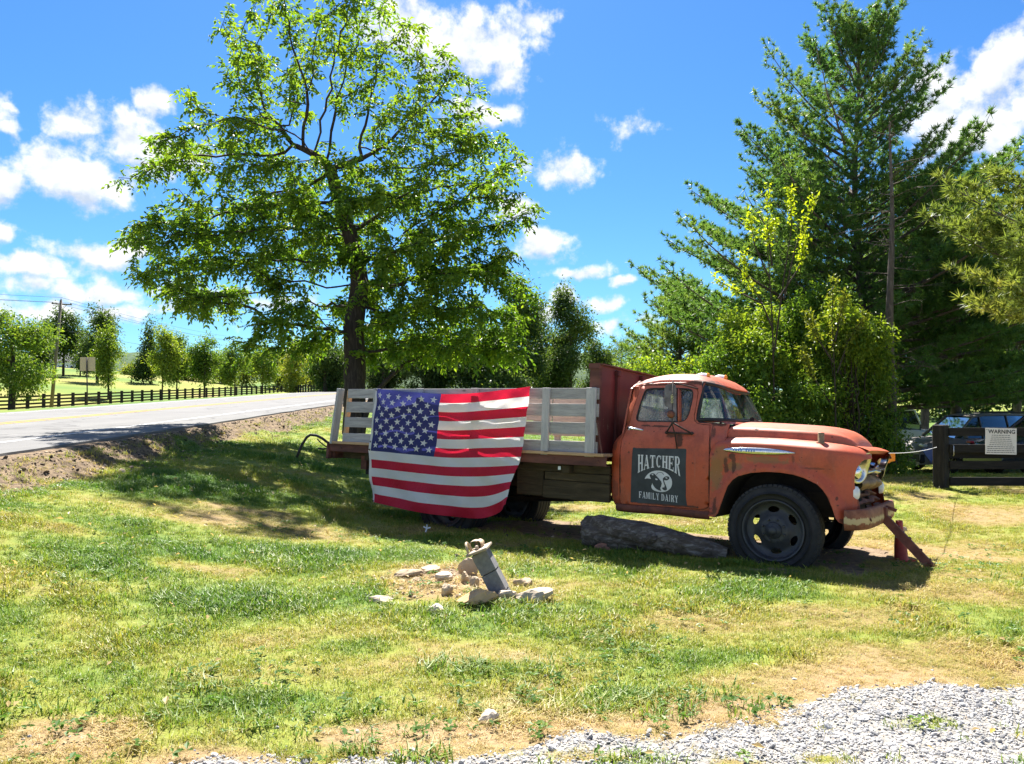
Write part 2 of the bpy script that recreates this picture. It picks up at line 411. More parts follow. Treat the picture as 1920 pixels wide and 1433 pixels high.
def headmat():
    m, t = newmat('worn_red_steel'); co = objco(t); z = node(t, 'ShaderNodeSeparateXYZ', {0: co}).outputs[2]
    n = noise(t, co, 3, 5, .6); base = ramp(t, n, [(.3, (.075, .013, .014)), (.7, (.135, .021, .021))])
    sc_ = sstep(t, noise(t, vmth(t, 'MULTIPLY', co, (1, 16, 1.3)), 2.4, 4, .6), .55, .66)
    k = mth(t, 'MULTIPLY', sc_, mth(t, 'SUBTRACT', 1.0, sstep(t, z, 1.25, 1.6)))
    c = mix(t, k, base, (.10, .045, .03)); fl = mth(t, 'MULTIPLY', k, sstep(t, noise(t, co, 30, 4), .58, .64)); c = mix(t, fl, c, (.42, .30, .22))
    finish(t, princ(t, c, .62, 0, n, .25, .004)); return m
head_red = headmat()
rail_rust = simple('rail_rust', (.055, .022, .018), (.17, .065, .045), 5, .8, 0, .4, .004, stretch=(.5, 1, 2))
chrome = simple('pitted_chrome', (.55, .56, .58), (.72, .73, .75), 30, .16, 1.0, .08, .002)
chrome_dull = simple('dull_chrome', (.42, .41, .39), (.66, .66, .66), 22, .28, 1.0, .1, .002)
grille_m = simple('grille_rust', (.10, .055, .03), (.36, .24, .13), 8, .62, .2, .4, .006)
black_iron = simple('black_iron', (.018, .014, .013), (.06, .034, .026), 10, .7, 0, .4, .003)
chassis_m = simple('greasy_chassis', (.012, .010, .009), (.045, .034, .026), 5, .85, 0, .3, .004)
rubber = simple('tyre_rubber', (.012, .012, .013), (.030, .029, .030), 7, .78, 0, .35, .003)
wheel_m = simple('black_wheel', (.024, .025, .029), (.060, .062, .070), 6, .45, 0, .25, .003, lo=.35, hi=.75)
gasket = simple('window_rubber', (.008, .008, .008), (.02, .02, .02), 12, .6)
interior = simple('cab_interior', (.03, .028, .026), (.085, .075, .065), 4, .85)
seat_m = simple('seat_vinyl', (.05, .045, .04), (.11, .095, .08), 5, .7)
def glass_mat(name, dirt=.35, tint=(.75, .85, .83), dirtc=(.30, .32, .30), refl=1.3):
    m, t = newmat(name); co = objco(t)
    tr = node(t, 'ShaderNodeBsdfTransparent', {0: C4(tint)}); gl = node(t, 'ShaderNodeBsdfGlossy', {0: (1, 1, 1, 1), 'Roughness': .04})
    fr = node(t, 'ShaderNodeFresnel', {0: 1.5}); fr2 = mth(t, 'MULTIPLY_ADD', fr.outputs[0], refl, .03, clamp=True)
    a = node(t, 'ShaderNodeMixShader', {0: fr2, 1: tr.outputs[0], 2: gl.outputs[0]})
    n = noise(t, vmth(t, 'MULTIPLY', co, (1, 1, .45)), 9, 6, .68); k = mth(t, 'MULTIPLY', sstep(t, n, .30, .78), dirt * 1.7, clamp=True)
    df = node(t, 'ShaderNodeBsdfDiffuse', {0: C4(dirtc)}); tl = node(t, 'ShaderNodeBsdfTranslucent', {0: C4(dirtc)})
    d = node(t, 'ShaderNodeMixShader', {0: .5, 1: df.outputs[0], 2: tl.outputs[0]})
    b = node(t, 'ShaderNodeMixShader', {0: k, 1: a.outputs[0], 2: d.outputs[0]}); finish(t, b.outputs[0]); return m
glass_dirty = glass_mat('dusty_glass', .5, (.78, .86, .84), (.40, .43, .40))
glass_ws = glass_mat('windscreen_glass', .22, (.70, .82, .84))
glass_car = glass_mat('car_glass', .05, (.10, .12, .13), refl=.6)
lamp_white = simple('lamp_glass', (.62, .62, .60), (.82, .82, .80), 20, .2, 0, .05)
amber = simple('amber_lens', (.75, .25, .02), (.85, .34, .04), 14, .25, 0, .05)

def wood(name, c0, c1, c2, axis=(1, 8, 8), scale=3.0, rough=.85, rnd=.25, knots=True, bd=(.5, .006)):
    m, t = newmat(name); oi = node(t, 'ShaderNodeObjectInfo'); co = vmth(t, 'ADD', objco(t), vmth(t, 'MULTIPLY', node(t, 'ShaderNodeCombineXYZ', {0: oi.outputs['Random'], 1: oi.outputs['Random'], 2: oi.outputs['Random']}).outputs[0], (7.3, 3.9, 5.1)))
    v = vmth(t, 'MULTIPLY', co, axis); n = noise(t, v, scale, 7, .66, .6); n2 = noise(t, v, scale * 5, 4, .7, .3)
    c = ramp(t, n, [(.25, c0), (.5, c1), (.75, c2)])
    crack = sstep(t, n2, .63, .70); c = mix(t, mth(t, 'MULTIPLY', crack, .6), c, tuple(x * .28 for x in c0))
    if knots:
        vo = node(t, 'ShaderNodeTexVoronoi', {'Vector': vmth(t, 'MULTIPLY', co, tuple(.4 + .6 * a / max(axis) for a in axis)), 'Scale': 5.5}).outputs[0]
        kn = mth(t, 'SUBTRACT', 1.0, sstep(t, vo, .05, .13)); c = mix(t, mth(t, 'MULTIPLY', kn, .75), c, tuple(x * .25 for x in c0))
    c = node(t, 'ShaderNodeHueSaturation', {'Color': c, 'Value': mth(t, 'MULTIPLY_ADD', oi.outputs['Random'], rnd, 1 - rnd / 2)}).outputs[0]
    finish(t, princ(t, c, rough, 0, mth(t, 'ADD', n, mth(t, 'MULTIPLY', n2, .6)), bd[0], bd[1], .25)); return m
slat_m = wood('weathered_slat', (.22, .21, .205), (.345, .33, .315), (.48, .455, .43))
post_m = wood('weathered_post', (.26, .252, .252), (.39, .378, .366), (.50, .48, .455), (8, 8, 1))
tan_wood = wood('tan_plank', (.40, .24, .12), (.52, .34, .19), (.60, .42, .26))
dark_wood = wood('oiled_timber', (.030, .022, .012), (.060, .045, .024), (.105, .078, .042))
black_board = wood('black_fence_board', (.010, .009, .009), (.019, .017, .016), (.035, .030, .027), knots=False)
black_post = wood('black_fence_post', (.010, .009, .009), (.020, .018, .017), (.045, .038, .034), (8, 8, 1), knots=False)
pole_m = wood('pole_wood', (.10, .085, .07), (.16, .135, .11), (.22, .18, .15), (8, 8, 1), knots=False)
log_m = wood('bleached_log', (.060, .046, .036), (.125, .10, .08), (.36, .33, .30), (2.2, 7, 7), 3.2, .95, .0, bd=(1.0, .03))
bark_m = wood('dark_bark', (.020, .016, .013), (.048, .038, .030), (.10, .082, .066), (9, 9, 1.4), 2.4, .95, .0, knots=False)
pine_bark = wood('grey_bark', (.050, .040, .034), (.11, .09, .075), (.20, .165, .14), (7, 7, 1.6), 2.6, .95, .0, knots=False)
def sw(c, k): return tuple(x * k for x in c)

def leaf_mat(name, dark, mid, lite, trans=.45, tcol=(1.5, 1.35, .55), rough=.5):
    m, t = newmat(name); at = node(t, 'ShaderNodeAttribute', attribute_name='tint'); f = at.outputs['Fac']
    c = ramp(t, f, [(0, dark), (.5, mid), (1, lite)])
    df = princ(t, c, rough, 0, None, spec=.35)
    tl = node(t, 'ShaderNodeBsdfTranslucent', {0: vmth(t, 'MULTIPLY', c, tcol)})
    s = node(t, 'ShaderNodeMixShader', {0: trans, 1: df, 2: tl.outputs[0]}); finish(t, s.outputs[0]); return m
walnut_leaf = leaf_mat('walnut_leaf', (.040, .105, .014), (.095, .195, .022), (.20, .29, .028), .54)
bush_leaf = leaf_mat('bush_leaf', (.045, .11, .018), (.105, .20, .028), (.24, .33, .035), .46)
shoot_leaf = leaf_mat('shoot_leaf', (.22, .32, .018), (.34, .42, .022), (.48, .50, .03), .5, (1.2, 1.2, .6))
tree_leaf = leaf_mat('tree_leaf', (.045, .105, .020), (.10, .185, .030), (.21, .28, .040), .46)
far_leaf = leaf_mat('far_leaf', (.032, .072, .020), (.070, .125, .032), (.14, .19, .045), .42)
lime_leaf = leaf_mat('lime_leaf', (.07, .12, .02), (.14, .19, .03), (.24, .27, .04), .45)
needle = leaf_mat('pine_needle', (.040, .100, .030), (.085, .185, .044), (.21, .29, .058), .45, (1.3, 1.25, .7))
needle_y = leaf_mat('pine_needle_yellowing', (.085, .15, .032), (.19, .25, .05), (.38, .35, .10), .42, (1.25, 1.15, .7))
grass_blade = leaf_mat('grass_blade', (.048, .105, .018), (.22, .24, .040), (.50, .36, .150), .42, (1.25, 1.2, .7), .55)
def grass_mat():
    m, t = newmat('grass_blades'); a = node(t, 'ShaderNodeAttribute', attribute_name='tint', attribute_type='INSTANCER'); b = node(t, 'ShaderNodeAttribute', attribute_name='bl')
    f = mth(t, 'ADD', a.outputs['Fac'], mth(t, 'MULTIPLY_ADD', b.outputs['Fac'], .34, -.17), clamp=True)
    c = ramp(t, f, [(0, (.065, .150, .020)), (.22, (.115, .205, .025)), (.45, (.225, .275, .036)), (.70, (.36, .32, .075)), (1, (.46, .335, .155))])
    df = princ(t, c, .5, 0, None, spec=.3); tl = node(t, 'ShaderNodeBsdfTranslucent', {0: vmth(t, 'MULTIPLY', c, (1.15, 1.15, .8))})
    finish(t, node(t, 'ShaderNodeMixShader', {0: .42, 1: df, 2: tl.outputs[0]}).outputs[0]); return m
grass_blade = grass_mat()

def ground_mat():
    m, t = newmat('lawn_ground'); co = objco(t)
    dry = node(t, 'ShaderNodeAttribute', attribute_name='dry').outputs['Fac']; dirt = node(t, 'ShaderNodeAttribute', attribute_name='dirt').outputs['Fac']; bank = node(t, 'ShaderNodeAttribute', attribute_name='bank').outputs['Fac']
    grav = node(t, 'ShaderNodeAttribute', attribute_name='grav').outputs['Fac']
    n1 = noise(t, co, 1.1, 6, .65); n2 = noise(t, co, 14, 6, .7); n3 = noise(t, co, 60, 4, .7)
    f = mth(t, 'ADD', dry, mth(t, 'MULTIPLY_ADD', n2, .5, -.25), clamp=True)
    c = ramp(t, f, [(0, (.050, .105, .022)), (.25, (.095, .155, .028)), (.5, (.19, .21, .04)), (.75, (.22, .17, .065)), (1, (.27, .19, .10))])
    c = mix(t, mth(t, 'MULTIPLY', sstep(t, n3, .5, .75), .35), c, (.05, .055, .018))
    soil = ramp(t, n2, [(.3, (.10, .070, .045)), (.6, (.24, .175, .115)), (.8, (.36, .27, .18))])
    c = mix(t, sstep(t, mth(t, 'ADD', dirt, mth(t, 'MULTIPLY_ADD', n2, .7, -.35)), .35, .65), c, soil)
    bk = ramp(t, noise(t, co, 9, 7, .72), [(.26, (.030, .021, .015)), (.42, (.095, .068, .045)), (.58, (.20, .145, .09)), (.8, (.34, .25, .155))])
    c = mix(t, sstep(t, mth(t, 'ADD', bank, mth(t, 'MULTIPLY_ADD', n2, .8, -.4)), .35, .6), c, bk)
    gv = ramp(t, noise(t, co, 34, 4, .7), [(.3, (.15, .14, .125)), (.7, (.36, .34, .305))])
    c = mix(t, sstep(t, mth(t, 'ADD', grav, mth(t, 'MULTIPLY_ADD', n2, .6, -.3)), .4, .6), c, gv)
    finish(t, princ(t, c, .95, 0, mth(t, 'ADD', n2, mth(t, 'MULTIPLY', n3, .4)), .8, .03, .15)); return m
ground_m = ground_mat()
def road_mat():
    m, t = newmat('asphalt'); co = objco(t); n = noise(t, co, 1.2, 6, .6); n2 = noise(t, co, 80, 3, .7); n3 = noise(t, vmth(t, 'MULTIPLY', co, (1.1, .05, 1)), 1.0, 4)
    c = ramp(t, n, [(.3, (.135, .133, .131)), (.7, (.182, .179, .175))]); c = mix(t, mth(t, 'MULTIPLY', sstep(t, n3, .5, .62), .28), c, (.115, .113, .112))
    c = mix(t, .3, c, ramp(t, n2, [(.3, (.09, .09, .09)), (.7, (.26, .257, .25))]))
    cr = node(t, 'ShaderNodeTexVoronoi', {'Vector': vmth(t, 'ADD', vmth(t, 'MULTIPLY', co, (.30, .12, 1)), vmth(t, 'MULTIPLY', node(t, 'ShaderNodeTexNoise', {'Vector': co, 'Scale': .8}).outputs[1], (.5, .5, 0))), 'Scale': 1.0}, feature='DISTANCE_TO_EDGE').outputs[0]
    c = mix(t, mth(t, 'MULTIPLY', mth(t, 'SUBTRACT', 1.0, sstep(t, cr, .004, .014)), .45), c, (.07, .07, .07))
    finish(t, princ(t, c, .92, 0, n2, .4, .004, .08)); return m
asphalt = road_mat()
def linemat(name, c):
    m, t = newmat(name); co = objco(t); n = noise(t, co, 7, 6, .7); k = sstep(t, n, .36, .5)
    finish(t, princ(t, mix(t, k, (.14, .138, .135), c), .85, spec=.1)); return m
white_line = linemat('white_line_paint', (.52, .52, .51)); yellow_line = linemat('yellow_line_paint', (.50, .27, .02))
stone_m = simple('limestone', (.29, .20, .115), (.50, .40, .28), 4, .9, 0, .6, .012, rnd=.25, lo=.25, hi=.7)
pale_stone = simple('pale_limestone', (.38, .30, .21), (.56, .48, .375), 5, .9, 0, .6, .012, rnd=.2)
orange_stone = simple('ochre_stone', (.40, .22, .095), (.56, .38, .21), 3.5, .9, 0, .6, .012)
brick_m = simple('broken_brick', (.20, .085, .055), (.33, .17, .12), 12, .9, 0, .5, .008)
concrete = simple('concrete_block', (.135, .132, .138), (.215, .21, .215), 26, .95, 0, .45, .003)
cap_m = simple('cap_slab', (.28, .22, .155), (.40, .325, .24), 7, .8, 0, .3, .004)
strap_m = simple('strap', (.34, .245, .145), (.48, .365, .24), 9, .55, 0, .2, .003)
gravel_m = simple('gravel_stone', (.42, .42, .43), (.74, .73, .71), 6, .9, 0, .3, .003)
def gravel_mat():
    m, t = newmat('gravel_stones'); a = node(t, 'ShaderNodeAttribute', attribute_name='tint', attribute_type='INSTANCER').outputs['Fac']; n = noise(t, objco(t), 3, 4)
    c = ramp(t, a, [(0, (.11, .108, .108)), (.3, (.21, .208, .212)), (.7, (.34, .335, .33)), (.88, (.46, .445, .42)), (1, (.36, .26, .16))])
    finish(t, princ(t, mix(t, mth(t, 'MULTIPLY', n, .4), c, (.44, .43, .42)), .9, 0, n, .3, .004)); return m
gravel_m = gravel_mat()
def flatm(name, c, rough=.6, metal=0.0, spec=.4, coat=0.0, var=.18, scale=6):
    m, t = newmat(name); n = noise(t, objco(t), scale, 4, .6); col = mix(t, n, sw(c, 1 - var), sw(c, 1 + var)); finish(t, princ(t, col, rough, metal, None, spec=spec, coat=coat)); return m

# ---------------------------------------------------------------- terrain
TH, RHO, PN = R(33), R(3.5), R(.3)
ex = Vector((math.cos(TH) * math.cos(PN), -math.sin(TH) * math.cos(PN), -math.sin(PN)))
n0 = Vector((math.sin(TH), math.cos(TH), 0)); ey = n0 * math.cos(RHO) - Vector((0, 0, 1)) * math.sin(RHO); ez = ex.cross(ey)
TO = Vector((2.492, 7.304, 0))
TM = Matrix((ex, ey, ez)).transposed()
def tl(s, y, z): return TO + TM @ Vector((s, y, z))
def zroad(Y):
    y1 = np.minimum(Y, 45.0); y2 = np.clip(Y - 45.0, 0, 30); return .58 + .03 * y1 + .03 * (y2 - y2 * y2 / 60) 
def zfence(Y): return np.where(Y < 69.5, .69 + .018 * (Y - 69.5), .69 + .0318 * (np.minimum(Y, 170) - 69.5)) + .004 * np.clip(Y - 170, 0, 400)
RX0, RX1 = -6.48, -14.2
def terr(X, Y):
    X = np.asarray(X, float); Y = np.asarray(Y, float)
    tt = ss(-1.3, -5.6, X); zt = .53 + .0125 * (np.clip(Y, 0, 60) - 8); lawn = zt * tt
    sl = (X - TO.x) * ex.x + (Y - TO.y) * ex.y; yl = (X - TO.x) * n0.x + (Y - TO.y) * n0.y
    lawn = lawn - .061 * np.clip(yl, 0, 2.4) * ss(-8, -5.5, sl) * ss(3.5, 1.4, sl) * ss(9, 2.4, yl)
    lawn = lawn + .02 * np.clip(Y - 12, 0, 60) * ss(7, -3, X)
    lawn = lawn - .75 * ss(14.5, 25, Y) * ss(4.5, 9, X) + .06 * np.clip(Y - 34, 0, 60) * ss(4.5, 9, X)
    lawn = lawn + (fbm(X * .5, Y * .5, 3, 5) - .5) * .09 * ss(2.0, 5, np.abs(Y - 8) + 2) + (fbm(X * 2.2, Y * 2.2, 3, 9) - .5) * .05
    zr = zroad(Y)
    rag = (fbm(X * 1.3 + 7, Y * 1.6, 3, 21) - .5) * .28
    b = ss(-5.55, -6.42, X + rag * ss(-6.45, -6.2, X))
    zz = lawn * (1 - b) + (zr - .035) * b
    zz = zz + b * (1 - b) * (fbm(X * 4, Y * 4, 3, 33) - .5) * .5
    left = X < RX1
    u = np.clip((RX1 - .6 - X) / 15.0, 0, 1); su = u * u * (3 - 2 * u)
    field = (zr - .035) * (1 - su) + zfence(Y) * su
    d = np.clip(-44.6 - X, 0, 400); field = field + 12 * (1 - np.exp(-.010 * d))
    zz = np.where(left, field, zz)
    return zz
def tz(x, y): return float(terr(np.array([x]), np.array([y]))[0])

# patches of the lawn, all in metres on the ground: x, y, rx, ry, amount
DRY = [(-2.57, 6.62, .6, .3, .42), (-2.0, 3.5, .38, .30, .8), (-.45, 3.65, .55, .18, .75), (1.0, 3.95, .6, .25, .5), (1.75, 4.40, .8, .28, .5), (2.9, 4.8, 1.2, .35, .35), (-.55, 6.75, .55, .75, .6), (4.6, 8.3, 2.2, 1.6, .33),
       (6.0, 10.5, 3.2, 2.6, .28), (-2.6, 8.8, 1.0, .5, .12), (.5, 5.4, .6, .3, .3), (-1.3, 3.3, .4, .2, .6), (2.2, 5.6, 1.3, .5, .35), (-4.6, 7.1, .9, .35, .4), (3.6, 6.3, 1.2, .6, .3), (-3.4, 9.4, .9, .3, .4)]
LUSH = [(-3.5, 6.2, 1.1, .45, .5), (-2.0, 5.7, .8, .35, .45), (-.19, 4.5, .5, .22, .6), (.65, 4.05, .55, .22, .55), (4.9, 6.6, 1.0, .5, .45), (-4.5, 10.2, 1.5, 1.2, .4), (.55, 7.0, .8, .35, .6), (-2.3, 4.2, .5, .3, .45), (-.9, 4.9, .4, .2, .4), (5.2, 7.3, 1.2, .5, .35), (-.9, 8.6, .9, .3, .35), (-1.3, 4.0, .35, .2, .5)]
def blobs(L, X, Y, wob=.35):
    n = (fbm(X * 2.4, Y * 2.4, 3, 71) - .5) * 2 * wob; r = np.zeros_like(X)
    for x, y, rx, ry, a in L:
        q = np.hypot((X - x) / rx, (Y - y) / ry) + n; r = np.maximum(r, a * ss(1.25, .35, q))
    return r
def masks(X, Y):
    n = fbm(X * .9, Y * 1.3, 4, 3); n2 = fbm(X * .28, Y * .35, 3, 50)
    dry = .42 + (n - .5) * 1.0 + (n2 - .5) * .5 + blobs(DRY, X, Y) * .85 - blobs(LUSH, X, Y) * .55
    dry = dry + .10 * ss(1.0, 5, X) * ss(4, 6, Y)
    yl = (X - TO.x) * n0.x + (Y - TO.y) * n0.y; sl = (X - TO.x) * ex.x + (Y - TO.y) * ex.y
    wob = (fbm(X * 1.6, Y * 1.6, 3, 12) - .5) * 1.2
    dirt = ss(.25, -.25, np.maximum(np.abs(yl - 1.05) - .95, np.abs(sl + 1.6) - 2.3) + wob * .5) * .95
    dirt = np.maximum(dirt, .7 * ss(.9, .2, np.hypot((X + .62) / .45, (Y - 7.0) / .5) + wob * .3))
    dirt = np.maximum(dirt, .55 * ss(1.1, .3, np.hypot((X - 2.45) / .55, (Y - 7.1) / .22)))
    bx = X + (fbm(X * .8, Y * .5, 3, 77) - .5) * 1.4
    bank = ss(-5.4, -5.95, bx) * (X > RX0 - .6)
    gb = np.interp(X, [-4, -1.8, -1.25, -.8, -.45, .1, .85, 1.3, 1.75, 2.9, 6, 12], [2.6, 2.9, 3.42, 3.36, 3.43, 3.58, 3.70, 3.86, 4.13, 4.36, 4.8, 5.2])
    grav = ss(.16, -.24, Y - gb + (fbm(X * 3, Y * 3, 3, 90) - .5) * .40)
    grav = grav * (1 - .75 * blobs([(.33, 3.42, .28, .07, 1), (.95, 3.33, .2, .09, 1), (1.35, 3.38, .12, .05, 1), (2.0, 3.75, .25, .08, .8)], X, Y, .5))
    dry = dry + .35 * ss(.45, .05, np.abs(Y - gb)) * ss(-.1, .6, X + .5)
    return np.clip(dry, 0, 1.1), dirt, bank, grav

def axis(parts):
    a = []
    for x0, x1, st in parts: a += list(np.arange(x0, x1, st))
    return np.array(a + [parts[-1][1]])
gx = np.concatenate([-np.geomspace(700, 46, 34), np.linspace(-44.6, -15, 34)[:-1], np.arange(-15, -6.8, .6), np.arange(-6.8, -4.9, .06), np.arange(-4.9, 8, .11), np.geomspace(8, 900, 60)])
gy = np.concatenate([-np.geomspace(300, 1, 14), np.arange(0, 2.8, .4), np.arange(2.8, 14, .10), np.arange(14, 32, .3), np.geomspace(32, 2600, 70)])
GX, GY = np.meshgrid(gx, gy)
GZ = terr(GX, GY); 
V = np.stack([GX.ravel(), GY.ravel(), GZ.ravel()], 1)
ny, nx = GX.shape; ii = np.arange(ny * nx).reshape(ny, nx)
F = np.stack([ii[:-1, :-1].ravel(), ii[:-1, 1:].ravel(), ii[1:, 1:].ravel(), ii[1:, :-1].ravel()], 1)
dry, dirt, bank, grav = masks(V[:, 0], V[:, 1])
far = ss(14, 40, np.hypot(V[:, 0], V[:, 1])); dry = dry * (1 - far) + far * np.clip(.36 + (fbm(V[:, 0] * .09, V[:, 1] * .06, 3, 8) - .5) * 1.3, 0, 1)
g = link('ground', np_mesh('ground', V, F, ground_m, True, attrs=dict(dry=dry, dirt=dirt, bank=bank, grav=grav))); tag(g, kind='structure')

# road with its own sheet and painted lines
def strip(name, x0, x1, mat, dz, parent=None, ys=None, thick=None, jit=0):
    ys = np.concatenate([np.arange(-30, 30, .5), np.arange(30, 90, 1.5)]) if ys is None else ys
    j0 = (fbm(ys * 1.2, ys * 0 + 3, 3, 40) - .5) * jit
    V = []; 
    for y, j in zip(ys, j0):
        z = float(zroad(np.array(y))) + dz; V += [(x0 + j, y, z), (x1, y, z)]
        if thick: V += [(x0 + j + .03, y, z - thick)]
    k = 3 if thick else 2; F = []
    for i in range(len(ys) - 1):
        a, b = i * k, (i + 1) * k; F.append((a, b, b + 1, a + 1))
        if thick: F.append((a + 2, b + 2, b, a))
    return tag(link(name, np_mesh(name, V, F, mat), parent), kind='structure')
road = strip('road', RX0, RX1, asphalt, 0, thick=.16, jit=.18)
strip('road_marking', -7.58, -7.70, white_line, .004)
strip('road_marking', -10.62, -10.74, yellow_line, .004); strip('road_marking', -10.92, -11.04, yellow_line, .004)
strip('road_marking', -13.72, -13.84, white_line, .004)

# far wooded hills on the left horizon, seen between the trees
def ridge(y0, x0, x1, h, depth, seed, name):
    xs = np.linspace(x0, x1, 220); ys = np.linspace(0, 1, 26); X, T = np.meshgrid(xs, ys); Y = y0 + T * depth
    base = h * np.sin(np.pi * np.clip(T, 0, 1)) ** .8 * (.55 + .55 * fbm(X / 260, T * 0 + seed, 3, seed)) * ss(x0, x0 + 120, X) * ss(x1, x1 - 160, X)
    Z = 4 + base + (fbm(X / 7, Y / 9, 3, seed + 3) - .5) * 11 * ss(0, 6, base)
    ii = np.arange(X.size).reshape(X.shape); F = np.stack([ii[:-1, :-1].ravel(), ii[:-1, 1:].ravel(), ii[1:, 1:].ravel(), ii[1:, :-1].ravel()], 1)
    m, t = newmat('wooded_hill'); co = objco(t); c = ramp(t, noise(t, co, .11, 6, .7), [(.3, (.030, .055, .030)), (.7, (.075, .115, .055))]); finish(t, princ(t, c, .95, spec=.1))
    tag(link('hill', np_mesh('hill', np.stack([X.ravel(), Y.ravel(), Z.ravel()], 1), F, m, True)), kind='structure')
ridge(900, -900, 260, 78, 420, 3, 'hill')

# ---------------------------------------------------------------- leaves
def leaves(name, P, D, size, mat, parent, seed=0, aspect=.42, tint=None, droop=.5, spread=1.0, fold=.25):
    """one kite-shaped, folded leaf per point; D is the way the leaf points"""
    r = np.random.default_rng(seed); n = len(P); P = np.asarray(P, float); D = np.asarray(D, float)
    a = D + r.normal(0, .55 * spread, (n, 3)) + np.array([0, 0, -droop]); a /= np.linalg.norm(a, axis=1, keepdims=True) + 1e-9
    up = r.normal(0, .55, (n, 3)) + np.array([0, 0, 1.0]); s = np.cross(a, up); s /= np.linalg.norm(s, axis=1, keepdims=True) + 1e-9; nn = np.cross(s, a)
    L = (size * r.uniform(.65, 1.25, n))[:, None]; W = L * aspect * .5
    V = np.empty((n, 4, 3)); V[:, 0] = P; V[:, 1] = P + a * L * .45 + s * W + nn * W * fold * 2; V[:, 2] = P + a * L - nn * L * .08; V[:, 3] = P + a * L * .45 - s * W + nn * W * fold * 2
    i = np.arange(n)[:, None] * 4; F = np.concatenate([i + [0, 1, 2], i + [0, 2, 3]], 0)
    tv = np.clip((tint if tint is not None else .5) + r.normal(0, .16, n), 0, 1)
    return link(name, np_mesh(name, V.reshape(-1, 3), F, mat, False, attrs=dict(tint=np.repeat(tv, 4))), parent)
def limbs_mesh(name, segs, mat, parent, nmin=4):
    """segs: (p0, p1, r0, r1); frustums with the joint hidden in its neighbour"""
    VS = []; FS = []; b = 0
    for p0, p1, r0, r1 in segs:
        n = 9 if r0 > .08 else (6 if r0 > .025 else nmin)
        p0 = np.asarray(p0, float); p1 = np.asarray(p1, float); d = p1 - p0; L = np.linalg.norm(d)
        if L < 1e-5: continue
        d /= L; a = np.cross(d, [0, 0, 1.0]); a = a / np.linalg.norm(a) if np.linalg.norm(a) > .05 else np.array([1.0, 0, 0]); c = np.cross(d, a)
        q = np.linspace(0, 2 * np.pi, n, endpoint=False); ring = np.cos(q)[:, None] * a + np.sin(q)[:, None] * c
        VS += [p0 + ring * r0, p1 + d * r1 * .3 + ring * r1]; k = np.arange(n)
        FS.append(np.stack([b + k, b + (k + 1) % n, b + n + (k + 1) % n, b + n + k], 1)); b += 2 * n
    return link(name, np_mesh(name, np.concatenate(VS), np.concatenate(FS), mat, True), parent)
def colonize(seedpath, att, step, infl, kill, iters, seed=0, grav=0.0):
    nodes = [np.array(p, float) for p in seedpath]; par = [-1] + list(range(len(nodes) - 1)); att = np.array(att, float); alive = np.ones(len(att), bool); r = np.random.default_rng(seed)
    for it in range(iters):
        kd = kdtree.KDTree(len(nodes))
        for i, p in enumerate(nodes): kd.insert(p, i)
        kd.balance(); acc = {}; any_ = False
        for j in np.nonzero(alive)[0]:
            co, i, d = kd.find(att[j])
            if d < kill: alive[j] = False
            elif d < infl: acc.setdefault(i, []).append((att[j] - nodes[i]) / d); any_ = True
        if not any_: infl *= 1.3; 
        if not any_ and infl > 20: break
        new = 0
        for i, vs in acc.items():
            d = np.sum(vs, 0); n = np.linalg.norm(d)
            if n < .15 * len(vs): continue
            d = d / n + r.normal(0, .16, 3) + np.array([0, 0, grav]); d /= np.linalg.norm(d); p = nodes[i] + d * step
            c, k, dd = kd.find(p)
            if dd < step * .35: continue
            nodes.append(p); par.append(i); new += 1
        if not new and any_: break
    N = len(nodes); ch = [[] for _ in range(N)]
    for i, p in enumerate(par):
        if p >= 0: ch[p].append(i)
    return np.array(nodes), par, ch
def radii(nodes, par, ch, tip, ex_=2.25, rmax=None):
    N = len(nodes); r = np.zeros(N)
    for i in range(N - 1, -1, -1):
        pass
    order = []; st = [0]
    while st:
        i = st.pop(); order.append(i); st += ch[i]
    for i in order[::-1]: r[i] = tip if not ch[i] else (sum(r[c] ** ex_ for c in ch[i])) ** (1 / ex_)
    if rmax: r = np.where(r > tip, tip + (rmax - tip) * (np.maximum(r - tip, 0) / (r[0] - tip)) ** 1.2, r)
    return r

# ---------------------------------------------------------------- the big walnut behind the truck
def ell(n, L, seed):
    r = np.random.default_rng(seed); out = []
    vol = np.array([a[1][0] * a[1][1] * a[1][2] * a[2] for a in L]); k = r.choice(len(L), n, p=vol / vol.sum())
    for i in k:
        c, rad, _ = L[i]; v = r.normal(0, 1, 3); v /= np.linalg.norm(v); out.append(np.array(c) + np.array(rad) * v * r.uniform(0, 1) ** .42)
    return np.array(out)
WX, WY = -3.5, 17.0; wz = tz(WX, WY)
wt = thing('walnut_tree', 'tall spreading leafy tree with a dark forked trunk behind the truck bed', 'tree', (0, 0, 0))
env = [((-4.0, 17, 9.4), (2.6, 2.0, 2.0), .6), ((-5.2, 16.7, 8.9), (1.9, 1.6, 1.2), .55), ((-2.0, 17.2, 8.6), (1.7, 1.6, 1.3), .55), ((-6.3, 17, 6.7), (2.2, 2.0, 1.5), .8), ((-1.6, 17, 6.6), (2.2, 2.0, 1.8), .75), ((-3.8, 17, 5.4), (2.8, 2.4, 1.9), 1.0), ((-6.7, 16.8, 4.6), (1.9, 1.9, 1.35), 1.1), ((-1.4, 17, 3.9), (1.9, 2.0, 1.9), 1.25), ((-3.5, 17, 3.3), (2.1, 1.8, 1.0), 1.2),
       ((-8.0, 16.9, 6.4), (.7, .9, .7), .9), ((.25, 17, 5.9), (.65, .8, .6), .8), ((-.3, 16.9, 2.6), (.8, 1.2, 1.0), 1.2), ((-5.2, 16.6, 3.0), (1.2, 1.0, .7), 1.1)]
att = ell(2300, env, 2); att = att[att[:, 2] > 1.9 + wz]
